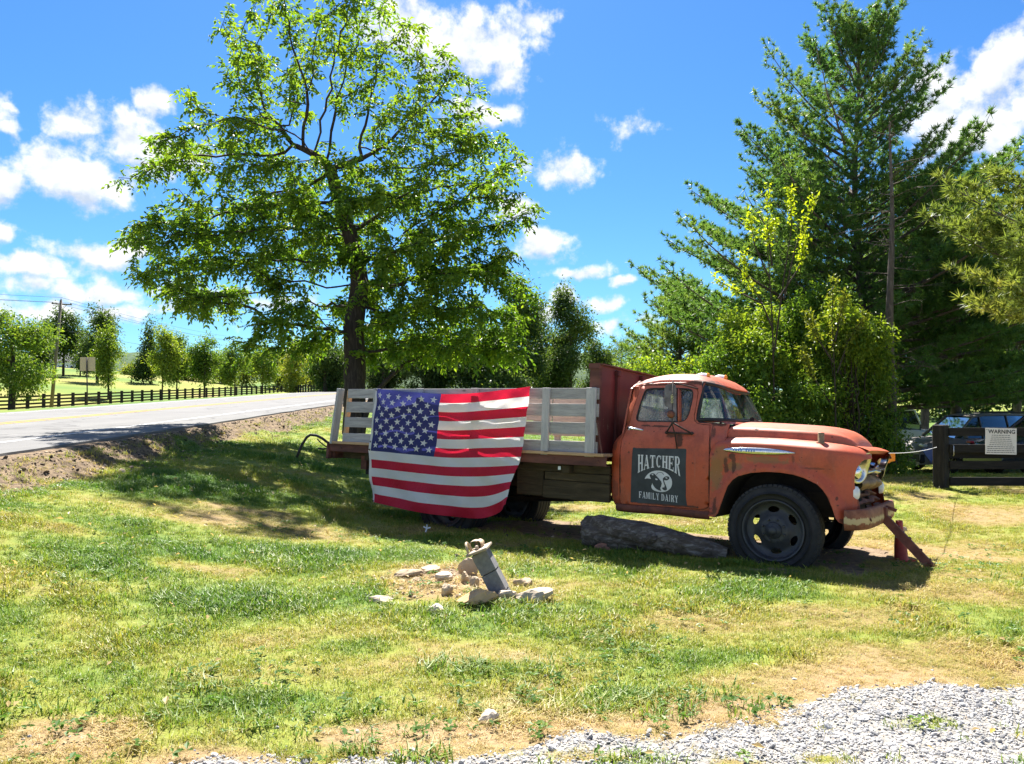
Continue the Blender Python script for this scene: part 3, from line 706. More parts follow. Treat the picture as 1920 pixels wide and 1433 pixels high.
seedp = [(WX, WY, wz - .2), (WX, WY, wz + .4), (WX + .02, WY, wz + 1.0), (WX + .03, WY, wz + 1.6), (WX + .02, WY, wz + 2.2), (WX - .02, WY, wz + 2.7), (WX + .05, WY + .02, wz + 3.2), (WX + .12, WY, wz + 3.7), (WX + .06, WY, wz + 4.3), (WX - .12, WY - .02, wz + 4.9), (WX - .35, WY, wz + 5.6), (WX - .55, WY, wz + 6.3)]
nodes, par, ch = colonize(seedp, att, .25, 2.3, .36, 140, 4)
rad = radii(nodes, par, ch, .0065, 2.2, .225)
segs = [(nodes[par[i]], nodes[i], rad[i] * 1.12 if par[i] else rad[i] * 1.1, rad[i]) for i in range(1, len(nodes))]
segs += [((WX, WY, wz - .25), (WX, WY, wz + .15), .34, .235)]
# the thin second stem that leaves the foot of the trunk to the right
st2 = [(WX + .14, WY - .05, wz + .1), (WX + .26, WY - .06, wz + .75), (WX + .42, WY - .05, wz + 1.25), (WX + .80, WY - .02, wz + 1.65), (WX + 1.15, WY, wz + 1.98), (WX + 1.5, WY, wz + 2.1)]
for i in range(5): segs.append((st2[i], st2[i + 1], .085 - .012 * i, .075 - .012 * i))
limbs_mesh('trunk', segs, bark_m, wt)
r = np.random.default_rng(8); thin = np.nonzero(rad < .018)[0]; P = []; D = []; T = []
for i in list(thin):
    d = nodes[i] - nodes[par[i]]; d /= np.linalg.norm(d) + 1e-9; z = nodes[i][2]
    nr = 3.3 if z > 7.6 else (5.0 if z > 5.8 else 8.0); nr = int(nr + r.random()); nr = 1 if (abs(nodes[i][0] - WX) < .6 and nodes[i][1] < WY + .3 and z < wz + 4.0) else nr
    tb = .56 + .05 * (z > 6.5) + r.normal(0, .09)
    for _ in range(nr):
        a = d * .55 + r.normal(0, .75, 3) + [0, 0, -.12]; a /= np.linalg.norm(a); Lr = r.uniform(.18, .40); o = nodes[i] + (nodes[par[i]] - nodes[i]) * r.random()
        sd_ = np.cross(a, [0, 0, 1.0]); sd_ /= np.linalg.norm(sd_) + 1e-9
        for k in range(9):
            f = (k // 2 + 1) / 5.0; p = o + a * Lr * f + np.array([0, 0, -.10 * f * f]); sgn_ = (1 if k % 2 else -1) if k < 8 else 0
            P.append(p); D.append(sd_ * sgn_ * 1.1 + a * .6); T.append(tb)
lv = print('walnut leaves', len(P), len(thin))
lv = leaves('crown', P, D, .128, walnut_leaf, wt, 5, .46, np.array(T), .45, .6)

# ---------------------------------------------------------------- pines
def pine(name, label, base, H, prof, seed, whorl=.42, nb=5, mat_n=needle, rad0=.19, bare=1.0, tuft=.165, dens=1.0, lean=(0, 0), tintb=.45, dead=0, group=None, sector=None, up0=.55, notch=None):
    root = thing(name, label, 'tree', (0, 0, 0), group=group); r = np.random.default_rng(seed); bx, by, bz = base; segs = []; P = []; D = []; TT = []
    ax = lambda z: np.array([bx + lean[0] * z / H + .06 * math.sin(z * .9 + seed), by + lean[1] * z / H + .05 * math.cos(z * .8), bz + z])
    zs = np.linspace(-.2, H, 24)
    for i in range(23): segs.append((ax(zs[i]), ax(zs[i + 1]), rad0 * (1 - .93 * zs[i] / H) + .008, rad0 * (1 - .93 * zs[i + 1] / H) + .008))
    z = bare
    while z < H - .15:
        f = z / H; Lm = float(np.interp(z, [p[0] for p in prof], [p[1] for p in prof])); a0 = r.uniform(0, 6.28)
        for k in range(nb if f < .62 else max(3, nb - 2)):
            az_ = a0 + 2 * math.pi * k / nb + r.normal(0, .25); 
            if sector and not (math.cos(az_ - sector[0]) > sector[1]): continue
            L = Lm * r.uniform(.62, 1.12); L = L * notch[2] if notch and math.cos(az_ - notch[0]) > notch[1] else L; el_ = up0 * f + .05 + r.normal(0, .10) + (.25 if f > .85 else 0)
            h = np.array([math.cos(az_), math.sin(az_), 0]); n = max(4, int(L / .32)); p = ax(z); pts = [p]
            for i in range(n):
                e_ = el_ + .32 * (i / n) ** 2 - .14 * math.sin(math.pi * i / n) * (1 - f); sdv = np.cross(h, [0, 0, 1.0]); q = h * math.cos(e_) + np.array([0, 0, math.sin(e_)]) + sdv * r.normal(0, .10); q /= np.linalg.norm(q); p = p + q * L / n; pts.append(p)
            rb = .010 + .008 * L
            for i in range(n): segs.append((pts[i], pts[i + 1], rb * (1 - .8 * i / n), rb * (1 - .8 * (i + 1) / n)))
            tb = tintb + r.normal(0, .10)
            for i in range(n + 1):
                fr = i / n
                if fr < .22 and L > 1.2: continue
                sl = (.34 + .23 * L * (1 - fr)) * (1 if L > .8 else .7)
                for sgn_ in ((-1, 1) if i < n else (0,)):
                    d0 = pts[min(i + 1, n)] - pts[max(i - 1, 0)]; d0 /= np.linalg.norm(d0) + 1e-9; sdv = np.cross(d0, [0, 0, 1.0]); sdv /= np.linalg.norm(sdv) + 1e-9
                    q = d0 * .75 + sdv * sgn_ * .75 + np.array([0, 0, .22 + r.normal(0, .16)]); q /= np.linalg.norm(q); ls = sl * r.uniform(.7, 1.2); m = max(2, int(ls / .085 * dens)); tip = pts[i] + q * ls
                    segs.append((pts[i], tip, .008, .004))
                    for j in range(m):
                        g = (j + 1) / m
                        if g < .3 and ls > .4: continue
                        tw = pts[i] + q * ls * g; sx = np.cross(q, [0, 0, 1.0]); o = (r.normal(0, 1, 3) * .05 + sx * r.uniform(-.22, .22) * (1.1 - g)) if j < m - 1 else 0
                        P.append(tw + o); D.append(q + r.normal(0, .35, 3) + np.array([0, 0, .25])); TT.append(tb)
        z += whorl * r.uniform(.75, 1.2) * (1.0 + (.35 if f > .62 else -.05))
    for i in range(5): 
        P.append(ax(H)); D.append(np.array([r.normal(0, .3), r.normal(0, .3), 1])); TT.append(tintb)
    limbs_mesh('trunk', segs, pine_bark, root, 3)
    P = np.array(P); D = np.array(D); D /= np.linalg.norm(D, axis=1, keepdims=True); n = len(P); K = 19; print(name, n)
    TT = np.repeat(np.clip(np.array(TT) + r.normal(0, .08, n), 0, 1), K * 3)
    d = np.repeat(D, K, 0) * .62 + r.normal(0, .55, (n * K, 3)); d /= np.linalg.norm(d, axis=1, keepdims=True); p0 = np.repeat(P, K, 0)
    L = (tuft * r.uniform(.7, 1.2, n * K))[:, None]; sd_ = np.cross(d, r.normal(0, 1, (n * K, 3))); sd_ /= np.linalg.norm(sd_, axis=1, keepdims=True); wd = .014
    V = np.stack([p0 + sd_ * wd, p0 - sd_ * wd, p0 + d * L], 1).reshape(-1, 3); F = np.arange(len(V)).reshape(-1, 3)
    link('crown', np_mesh('crown', V, F, mat_n, False, attrs=dict(tint=TT)), root); return root
px_ = lambda px, Y: (px - 960) / 1443 * Y
pine('pine_tree', 'tallest dark green pine rising behind the truck cab', (px_(1612, 23), 23, tz(px_(1612, 23), 23)), 13.2, [(0, 6.2), (3, 6.8), (5.5, 6.0), (7.0, 4.7), (8.8, 4.0), (10.5, 3.4), (12, 2.4), (13.2, .8)], 3, .34, 7, dens=1.25, tintb=.58, bare=1.9, up0=.85, notch=(R(-102), .86, .5))
pine('pine_tree', 'shaded pine behind the parked cars, right of the tallest pine', (px_(1790, 26), 26, tz(px_(1790, 26), 26)), 9.6, [(0, 4.2), (4, 4.4), (7, 3.2), (9.6, .5)], 7, .34, 7, dens=1.3, tintb=.38, bare=3.7)
pine('pine_tree', 'low yellow-green pine beside the red headboard, left of the tallest pine', (px_(1275, 27), 27, tz(px_(1275, 27), 27)), 5.6, [(0, 2.9), (2, 2.9), (4, 1.7), (5.6, .4)], 9, .30, 7, dens=1.3, tintb=.75)
pine('pine_tree', 'yellowing long-needled pine reaching in at the right edge over the fence', (10.35, 13.6, tz(10.35, 13.6)), 6.6, [(0, 2.4), (2, 2.95), (3.6, 2.8), (5.0, 2.0), (6.6, .4)], 12, .38, 6, needle_y, .14, 2.75, .19, 1.5, tintb=.46)
pine('pine_tree', 'dark pine standing furthest back between the dead trunk and the cars', (px_(1735, 31), 31, tz(px_(1735, 31), 31)), 8.6, [(0, 4.0), (4, 4.2), (7, 2.6), (8.6, .4)], 17, .40, 7, dens=1.2, tintb=.36, bare=2.6)
pine('pine_tree', 'dark pine furthest right beyond the parked cars', (px_(1905, 33), 33, tz(px_(1905, 33), 33)), 8.4, [(0, 3.8), (4, 4.0), (7, 2.4), (8.4, .4)], 18, .42, 7, dens=1.2, tintb=.40, bare=2.8)
# bare dead pine
root = thing('dead_pine', 'bare dead pine trunk standing beside the bush, left of the grey car', 'tree'); r = np.random.default_rng(6); DX, DY = px_(1668, 18.0), 18.0; dz = tz(DX, DY); segs = []
ax = lambda z: np.array([DX + .018 * z + .03 * math.sin(z * 1.3), DY + .01 * z, dz + z])
zs = np.linspace(-.2, 8.3, 24)
for i in range(23): segs.append((ax(zs[i]), ax(zs[i + 1]), .135 * (1 - .82 * zs[i] / 8.3), .135 * (1 - .82 * zs[i + 1] / 8.3)))
limbs_mesh('trunk', segs, pine_bark, root); segs = []
for k in range(46):
    z = r.uniform(2.2, 8.2); az_ = r.uniform(0, 6.28); L = r.uniform(.4, 2.3) * (1.1 - .6 * z / 8.3); p = ax(z); d = np.array([math.cos(az_), math.sin(az_), r.uniform(-.05, .35)]); segs = []
    for i in range(5):
        q = p + d * L / 5; segs.append((p, q, .016 * (1 - i / 5.5), .016 * (1 - (i + 1) / 5.5))); p = q; d = d + r.normal(0, .16, 3) + [0, 0, -.05]
        if i in (1, 2, 3): segs.append((p, p + (d + r.normal(0, .6, 3)) * L * .16, .006, .003))
    limbs_mesh('branch', segs, pine_bark, root, 3)
pass

# ---------------------------------------------------------------- bushes, shoots and background trees
def leafmass(name, label, cat, blobs_, n, size, mat, seed, stems=None, group=None, tintb=.5, bark=bark_m, aspect=.5, shell=.55, droop=.4, clump=7):
    root = thing(name, label, cat, group=group); r = np.random.default_rng(seed); vol = np.array([b[1][0] * b[1][1] * b[1][2] for b in blobs_]) ** .8; n = int(n * 1.9); size *= 1.12; kk = r.choice(len(blobs_), n // clump, p=vol / vol.sum()); P = []; D = []; T = []
    for i in kk:
        c, rad_ = np.array(blobs_[i][0]), np.array(blobs_[i][1]); v = r.normal(0, 1, 3); v /= np.linalg.norm(v); lump = 1 + .28 * math.sin(5 * v[0] + seed) * math.sin(6 * v[2] + i) * 1.0
        o = c + rad_ * v * (shell + (1 - shell) * r.random()) * lump; tb = tintb + r.normal(0, .12)
        d = v * .6 + r.normal(0, .5, 3); cs = size * 1.15
        for j in range(clump): P.append(o + r.normal(0, 1, 3) * cs); D.append(d + r.normal(0, .6, 3)); T.append(tb)
    P = np.array(P); g = terr(P[:, 0], P[:, 1]) + .02; k = P[:, 2] > g; P = P[k]; D = np.array(D)[k]; T = np.array(T)[k]
    if stems: limbs_mesh('trunk', stems, bark, root, 4)
    leaves('crown', P, D, size, mat, root, seed, aspect, T, droop, .8); return root
def at(px, py, Y):
    x = (px - 960) / 1443; u = (716.5 - py) / 1443; c, s = math.cos(R(1.409)), math.sin(R(1.409)); k = Y / (c - u * s); return np.array([x * k, Y, CAM_H + (s + u * c) * k])
def bl(px, py, Y, rx, ry, rd=None):
    k = Y / 1443; return (tuple(at(px, py, Y)), (rx * k, (rd or rx) * k, ry * k))
def stemset(x, y, z0, tops, r0, seed):
    r = np.random.default_rng(seed); S = []
    for tp in tops:
        p = np.array([x + r.normal(0, .08), y + r.normal(0, .08), z0 - .1]); tp = np.array(tp); n = 6; pr = p
        for i in range(1, n + 1):
            q = p + (tp - p) * (i / n) + r.normal(0, .05, 3) * (i < n); S.append((pr, q, r0 * (1 - .8 * (i - 1) / n), r0 * (1 - .8 * i / n))); pr = q
    return S
bxY = 17.2
bushes = [((1600, 640, 62, 75), 'sunny upright bush crown beside the dead pine trunk', .78, 4200), ((1395, 640, 62, 60), 'sunlit loose bush high behind the cab roof', .8, 3600), ((1470, 770, 95, 95), 'dark leafy bush behind the hood of the truck', .5, 6500), ((1590, 740, 85, 120), 'tall bright-topped bush left of the dead pine trunk', .62, 7000), ((1385, 720, 75, 90), 'leafy bush rising right behind the cab roof', .45, 4500), ((1265, 715, 80, 40), 'yellow-green bush behind the red headboard', .7, 4200), ((1500, 640, 95, 90), 'shadowed bush high behind the other bushes', .38, 5200), ((1640, 830, 55, 60), 'low bush at the foot of the dead pine trunk', .5, 2600)]
for i, ((px, py, rx, ry), lb, tb, n) in enumerate(bushes):
    Y = bxY + [.3, .9, 0, .6, .8, 2.5, 1.8, .9][i]; c = at(px, py, Y); r = np.random.default_rng(40 + i)
    B = [bl(px, py + .25 * ry, Y, rx * .45, ry * .5)] + [bl(px + r.uniform(-.85, .85) * rx, py + r.uniform(-1.0, .8) * ry, Y + r.uniform(-.6, .5), rx * r.uniform(.16, .45), ry * r.uniform(.12, .36)) for _ in range(15)]
    gz = tz(c[0], Y); leafmass('bush', lb, 'bush', B, n, .09, bush_leaf, 60 + i, stemset(c[0], Y, gz, [np.array(b[0]) for b in B], .03, i), tintb=tb)
# bright shoots: stems clothed with young leaves
def shoots(label, stems, seed, n=60, size=.105, mat=shoot_leaf, tintb=.55):
    root = thing('sapling', label, 'sapling'); r = np.random.default_rng(seed); segs = []; P = []; D = []
    for pts, a0 in stems:
        pts = [np.array(p) for p in pts]; m = len(pts) - 1
        for i in range(m): segs.append((pts[i], pts[i + 1], .022 * (1 - .8 * i / m), .022 * (1 - .8 * (i + 1) / m)))
        for _ in range(n):
            f = a0 + (1 - a0) * r.random() ** .8; k = min(int(f * m), m - 1); p = pts[k] + (pts[k + 1] - pts[k]) * (f * m - k); d = pts[k + 1] - pts[k]; d /= np.linalg.norm(d); P.append(p + r.normal(0, .05, 3)); D.append(d * .4 + r.normal(0, .8, 3))
    limbs_mesh('trunk', segs, bark_m, root, 4); leaves('crown', P, D, size, mat, root, seed, .5, tintb, .1, .5)
def path(Y, *pp): return [at(px, py, Y + i * .02) for i, (px, py) in enumerate(pp)]
shoots('slender sapling with bright yellow-green tips standing out before the dark pine', [(path(16.9, (1452, 800), (1450, 660), (1446, 560), (1438, 450), (1440, 342)), .74), (path(16.9, (1452, 660), (1470, 520), (1484, 430), (1482, 352)), .70), (path(16.8, (1470, 560), (1490, 470), (1528, 362)), .55), (path(16.9, (1450, 620), (1425, 560), (1398, 520), (1392, 470)), .45), (path(16.8, (1430, 570), (1385, 548), (1338, 522)), .45), (path(16.8, (1460, 560), (1500, 500), (1508, 445)), .5), (path(16.9, (1442, 520), (1415, 460), (1405, 400)), .6), (path(16.9, (1448, 500), (1440, 440), (1455, 410)), .3)], 3, 105)
shoots('yellow-topped sapling rising from the bush right of the slender one', [(path(16.7, (1568, 840), (1565, 700), (1560, 600), (1562, 520)), .45), (path(16.7, (1570, 700), (1590, 640), (1625, 588)), .35), (path(16.7, (1562, 680), (1530, 630), (1512, 585)), .4), (path(16.6, (1566, 640), (1576, 590), (1585, 548)), .3), (path(16.7, (1560, 760), (1520, 700), (1500, 650)), .4)], 4, 190, .10, lime_leaf, .62)

def bgtree(label, px, Y, top, half, base_y=None, crown_lo=.28, n=3000, size=.2, mat=tree_leaf, tint=.5, seed=0, shape='round', name='tree', group=None, r0=.12, gz=None):
    half = half * (.86 if px < 600 and Y > 70 else 1); x = px_(px, Y); z0 = tz(x, Y) if gz is None else gz; k = Y / 1443; ztop = at(px, top, Y)[2]; H = ztop - z0; hw = half * k; r = np.random.default_rng(seed + 100)
    B = []
    for j in range(11):
        f = crown_lo + (1 - crown_lo) * (j + .5) / 11; fr = (f - crown_lo) / (1 - crown_lo)
        w_ = {'round': math.sin(math.pi * min(1, .12 + .80 * fr)) ** .7, 'cone': 1.0 - .86 * fr, 'oval': math.sin(math.pi * (.10 + .82 * fr)) ** .9}[shape]
        a = r.uniform(0, 6.28); o = hw * w_ * .55
        B.append(((x + o * math.cos(a), Y + o * math.sin(a), z0 + H * f), (hw * w_ * r.uniform(.55, .8), hw * w_ * r.uniform(.55, .8), H * (1 - crown_lo) / 11 * r.uniform(1.0, 1.5))))
    S = [((x, Y, z0 - .2), (x + .02 * H * .3, Y, z0 + H * .45), r0, r0 * .7), ((x + .006 * H, Y, z0 + H * .45), (x, Y, z0 + H * .9), r0 * .7, r0 * .15)]
    for b in B[1:9]: S.append(((x, Y, b[0][2] - H * .10), tuple(np.array(b[0]) + (np.array(b[0]) - np.array([x, Y, b[0][2]])) * .8), r0 * .3, r0 * .06))
    return leafmass(name, label, 'tree', B, n, size, mat, seed, S, group=group, tintb=tint, shell=.35, clump=8)
bgtree('broad round tree at the left edge in front of the black fence', 22, 66, 588, 82, n=6500, size=.26, tint=.5, seed=1, r0=.30, crown_lo=.22)
bgtree('tall tree just right of the leaning utility pole, before the white house', 118, 128, 584, 40, n=3200, size=.42, tint=.32, seed=2, r0=.22, mat=far_leaf, shape='oval', crown_lo=.30)
bgtree('tallest dark tree behind the back of the square road sign', 182, 118, 579, 36, n=3400, size=.40, tint=.35, seed=3, mat=far_leaf, shape='oval', r0=.24, crown_lo=.24)
bgtree('narrow light green young tree right of the square road sign', 203, 92, 616, 27, n=2600, size=.27, tint=.66, seed=4, shape='oval', crown_lo=.20)
bgtree('dark conical tree beyond the first young trees in the field', 283, 130, 604, 33, n=3000, size=.40, tint=.32, seed=5, mat=far_leaf, shape='cone', crown_lo=.12)
bgtree('bright yellow-green young tree in front of the dark conical one', 304, 92, 617, 33, n=2800, size=.28, tint=.82, seed=6, shape='oval', r0=.10)
bgtree('slim young tree second to the right of the dark conical one', 331, 95, 624, 20, n=1900, size=.27, tint=.55, seed=7, shape='oval', r0=.10)
bgtree('round shaded young tree in mid field, left of the low walnut boughs', 383, 98, 632, 36, n=2600, size=.30, tint=.38, seed=8, r0=.13)
bgtree('young field tree half hidden by the hanging walnut boughs', 440, 108, 643, 30, n=2200, size=.30, tint=.5, seed=9, r0=.12)
bgtree('last young tree of the field near the bend of the fence', 492, 118, 648, 32, n=2200, size=.34, tint=.55, seed=10, r0=.12)
bgtree('pale bush-like tree behind the fence bend', 545, 140, 640, 34, n=2400, size=.4, tint=.8, seed=11, mat=lime_leaf, crown_lo=.05)
bgtree('tree filling the gap between the pole and the dark tree', 150, 135, 620, 34, n=2200, size=.42, tint=.5, seed=12, mat=far_leaf, crown_lo=.1)
bgtree('small tree left of the pole behind the broad round one', 70, 120, 612, 34, n=2200, size=.40, tint=.42, seed=13, mat=far_leaf, crown_lo=.15)
# scrub along the far side of the field
rg = np.random.default_rng(77)
for i, (px, top, half) in enumerate([(345, 668, 26), (372, 660, 22), (412, 664, 30), (462, 662, 28), (520, 660, 26), (556, 668, 24), (588, 655, 26), (248, 690, 16)]):
    bgtree(['sunny scrub between the slim and the shaded young trees', 'pale scrub behind the round shaded tree', 'sunny scrub right of the round shaded tree', 'light scrub behind the half hidden tree', 'light scrub left of the fence bend', 'pale scrub right above the fence bend', 'scrub between the fence bend and the walnut trunk', 'low scrub beside the white house, right of the narrow tree'][i], px, 158, top, half, n=1100, size=.5, mat=lime_leaf, tint=.55 + .1 * (i % 3), seed=30 + i, crown_lo=.02, name='shrub', group='scrub beyond the field')
# wood behind the walnut and the bed
for i, (px, Y, top, half, n, tint, lb) in enumerate([(965, 54, 520, 62, 5200, .42, 'tall dark tree right of the walnut crown'), (1068, 56, 553, 50, 4600, .45, 'dark clumpy tree standing alone left of the pines'), (1015, 60, 596, 44, 3200, .30, 'shaded tree between the two tall dark ones'), (890, 50, 610, 60, 3600, .30, 'shaded tree behind the right side of the walnut'), (800, 52, 622, 62, 3600, .38, 'shaded tree behind the middle of the truck bed'), (720, 56, 630, 56, 3400, .35, 'shaded tree right behind the walnut trunk'), (610, 60, 640, 42, 2800, .30, 'dark tree left of the walnut trunk by the road end'), (1118, 62, 640, 34, 2600, .45, 'small tree left of the red headboard'), (1165, 95, 640, 52, 2200, .5, 'distant tree just over the red headboard'), (940, 48, 660, 44, 2600, .5, 'low tree above the flag right of the walnut'), (660, 75, 655, 60, 2400, .35, 'far tree behind the walnut trunk')]):
    bgtree(lb, px, Y, top, half, n=int(n * 1.9), size=.20, mat=far_leaf, tint=tint, seed=50 + i, crown_lo=.04 if i not in (1,) else .12, r0=.2)
for i, (px, Y, top, half) in enumerate([(1780, 52, 660, 75), (1900, 56, 650, 75)]):
    bgtree(['tree behind the parked cars on the right', 'tree beyond the dry slope at the right edge'][i], px, Y, top, half, n=2600, size=.32, mat=far_leaf, tint=.4, seed=80 + i, crown_lo=.05)

# ---------------------------------------------------------------- black board fence along the road
FXL = -44.6; fence = thing('board_fence', 'long black board fence running along the far side of the road', 'fence', (FXL, 66, 0))
pm = MB(); pm.box((0, 0, .66), (.24, .22, 1.56), None, .01); PMsh = pm.mesh('post', black_post)
fy = [66 + 2.44 * i for i in range(-1, 36)]
rm_ = MB(); rm_.box((0, 0, 0), (.03, 2.44, .165)); RMsh = rm_.mesh('rail', black_board)
for i, y in enumerate(fy):
    z = float(zfence(np.array(y))); o = link('post', PMsh, fence, (0, y - 66, z))
    if i:
        z0 = float(zfence(np.array(fy[i - 1]))); sl = math.atan2(z - z0, 2.44)
        for h in (.22, .55, .88, 1.22):
            q = link('rail', RMsh, fence, (.10, (y + fy[i - 1]) / 2 - 66, (z + z0) / 2 + h)); q.rotation_euler = (sl, 0, 0)
p0, p1 = Vector((FXL, fy[-1], 0)), Vector((-24.5, 108, 0)); L = (p1 - p0).length; n = int(L / 2.44); f2 = thing('board_fence', 'dark board fence turning back from the bend towards the road end', 'fence', (FXL, fy[-1], 0)); an = math.atan2(p1.y - p0.y, p1.x - p0.x) - math.pi / 2; prev = None
for i in range(n + 1):
    p = p0.lerp(p1, i / n); z = max(tz(p.x, p.y), float(np.interp(i / n, [0, 1], [zfence(np.array(fy[-1])), 2.35]))); q = link('post', PMsh, f2, (p.x - p0.x, p.y - p0.y, z)); q.rotation_euler = (0, 0, an)
    if prev is not None:
        for h in (.22, .55, .88, 1.22):
            q = link('rail', RMsh, f2, ((p.x + prev[0]) / 2 - p0.x, (p.y + prev[1]) / 2 - p0.y, (z + prev[2]) / 2 + h)); q.rotation_euler = (math.atan2(z - prev[2], L / n), 0, an)
    prev = (p.x, p.y, z)

# utility pole and its wires
UX, UY = px_(96, 71), 71; uz = tz(UX, UY); pole = thing('utility_pole', 'leaning wooden utility pole with a crossarm behind the black fence', 'pole', (UX, UY, uz))
Ht = at(112, 563, UY)[2] - uz; lx = px_(112, UY) - UX
mb = MB(); mb.tube([(0, 0, -.3), (lx * .5, 0, Ht * .5), (lx, 0, Ht)], [.17, .14, .11], 10); mb.build('pole', pole_m, pole)
ca = lambda t: Vector((lx * .97 + t, .16, Ht * .965 - .06 * t))
mb = MB(); mb.bar(ca(-.92), ca(.92), .12, .11); mb.bar((lx * .9, .1, Ht * .90), ca(-.5), .03, .03); mb.bar((lx * .9, .1, Ht * .90), ca(.5), .03, .03); mb.build('crossarm', pole_m, pole)
ins = MB(); ins.lathe([(.05, 0), (.05, .05), (.035, .07), (.055, .09), (.03, .13), (0, .15)], 10); INS = ins.mesh('insulator', flatm('insulator_grey', (.12, .10, .09), .4))
for p in (ca(-.85), ca(.85), Vector((lx, 0, Ht - .02))): link('insulator', INS, pole, p + Vector((0, 0, .03)))
wire_m = flatm('wire_dark', (.03, .03, .035), .5); U0 = Vector((UX, UY, uz))
def wire(label, a, b, sag, r_=.015):
    pts = [a.lerp(b, f) - Vector((0, 0, sag * 4 * f * (1 - f))) for f in np.linspace(0, 1, 24)]; mb = MB(); mb.tube(pts, r_, 4); tag(mb.build('power_wire', wire_m), label, 'wire', 'wires on the utility pole')
far_p = Vector((px_(760, 260), 260, at(430, 700, 260)[2] + 4)); near_p = Vector((-75, 30, 15.5))
P_ = [(ca(-.85), -.9), (Vector((lx, 0, Ht + .1)), 0), (ca(.85), .9), (Vector((lx * .8, 0, Ht * .72)), .3)]
for i, (p, o) in enumerate(P_):
    a = U0 + p + Vector((0, 0, .15)); wire(['lower left wire running from the pole out of the left edge', 'topmost wire running from the pole tip out of the left edge', 'wire from the right end of the crossarm out of the left edge', 'lowest wire running left from the middle of the pole'][i], a, Vector((-70, 50 + o, a.z + (.4 if i != 3 else 1.0))), .35)
    b = at(560, [640, 636, 646, 662][i], 190); wire(['wire falling from the left end of the crossarm towards the walnut', 'topmost wire falling from the pole tip towards the walnut', 'wire falling from the right end of the crossarm towards the walnut', 'lowest wire falling from the middle of the pole towards the walnut'][i], a, Vector(tuple(b)) + Vector((o, 0, 0)), 1.6)
# back of a square road sign
SX, SY = px_(165, 45), 45; sz = tz(SX, SY); sg_ = thing('road_sign', 'square road sign seen from its blank back on a dark post', 'sign', (SX, SY, sz)); top = at(160, 670, SY)[2] - sz; w_ = .89
mb = MB(); mb.tube([(0, 0, -.3), (-.10, 0, top - .03)], .035, 8); mb.build('post', flatm('sign_post', (.035, .028, .028), .6), sg_)
mb = MB(); mb.box((-.07, .05, top - .40), (w_, .02, .80), None, .004); mb.build('panel', simple('sign_back', (.40, .31, .24), (.50, .40, .32), 14, .55, .0), sg_)
# white house glimpsed behind the trees
HX, HY = px_(127, 175), 175; hz = at(127, 703, HY)[2]; hs = thing('white_house', 'white house with a dark door half hidden behind the field trees', 'house', (HX, HY, hz))
mb = MB(); mb.box((0, 3, 1.2), (8, 6, 3.6)); mb.build('wall', flatm('house_white', (.75, .76, .78), .7), hs)
mb = MB(); mb.poly([(-4.4, -.4, 3.0), (-4.4, 6.4, 3.0), (-4.4, 3, 5.2)], (8.8, 0, 0)); mb.build('roof', flatm('house_roof', (.10, .10, .11), .8), hs)
for x, w2, h2, zc, nm in ((.9, .6, 2.2, .9, 'door'), (-1.6, .9, 1.1, 1.4, 'window'), (2.6, .9, 1.1, 1.4, 'window')):
    mb = MB(); mb.box((x, -.03, zc), (w2, .06, h2)); mb.build(nm, MATS['window_rubber'], hs)

# ================================================================ THE OLD TRUCK
# local frame: x along the truck to its nose, y from the side we see to the far side, z up; front wheel at x = 0
YC = .95
truck = thing('old_truck', 'faded orange flatbed truck with rusty nose parked on the lawn, dairy sign on its door', 'truck')
truck.matrix_world = Matrix.Translation(TO) @ TM.to_4x4()
def ycab(z): return float(np.interp(z, [.36, .42, .7, .95, 1.12, 1.19, 1.25, 1.30, 1.36, 1.5, 1.7, 1.85], [.10, .075, .052, .042, .050, .064, .090, .118, .133, .165, .225, .27]))
def S1(a, b, x):
    u = min(1, max(0, (x - a) / (b - a))); return u * u * (3 - 2 * u)
def fcab(s, z):
    y = ycab(z); r = .20; e = float(np.interp(z, [.37, .425, .50, .72, .95, 1.07, 1.14, 1.19, 1.25, 1.31, 1.40, 1.48, 1.60, 1.712, 1.75], [-1.70, -1.778, -1.815, -1.818, -1.816, -1.805, -1.768, -1.718, -1.688, -1.685, -1.697, -1.693, -1.675, -1.655, -1.65])) - .003
    d = s - e
    if d < r: y += (r - math.sqrt(max(0, r * r - (r - max(d, 0)) ** 2))) * .8
    if z < 1.36: y += .06 * S1(-.715, -.60, s) * S1(1.16, 1.20, z)
    return (s, y, z)
door_o = [(-1.640, .447), (-1.657, .47), (-1.660, .93), (-1.645, 1.14), (-1.615, 1.285), (-1.588, 1.38), (-1.534, 1.66), (-1.515, 1.715), (-1.46, 1.727), (-1.02, 1.737), (-.945, 1.73), (-.895, 1.705), (-.868, 1.65), (-.872, 1.50), (-.882, 1.40), (-.872, 1.352), (-.835, 1.322), (-.78, 1.312), (-.705, 1.308), (-.690, 1.2), (-.679, .975), (-.676, .54), (-.690, .49), (-.73, .465), (-.79, .458)]
win_o = [(-1.515, 1.345), (-1.525, 1.37), (-1.508, 1.46), (-1.478, 1.62), (-1.462, 1.675), (-1.425, 1.695), (-1.30, 1.700), (-1.05, 1.696), (-.96, 1.688), (-.922, 1.668), (-.912, 1.60), (-.925, 1.46), (-.945, 1.385), (-.975, 1.345), (-1.03, 1.332), (-1.3, 1.330), (-1.49, 1.328)]
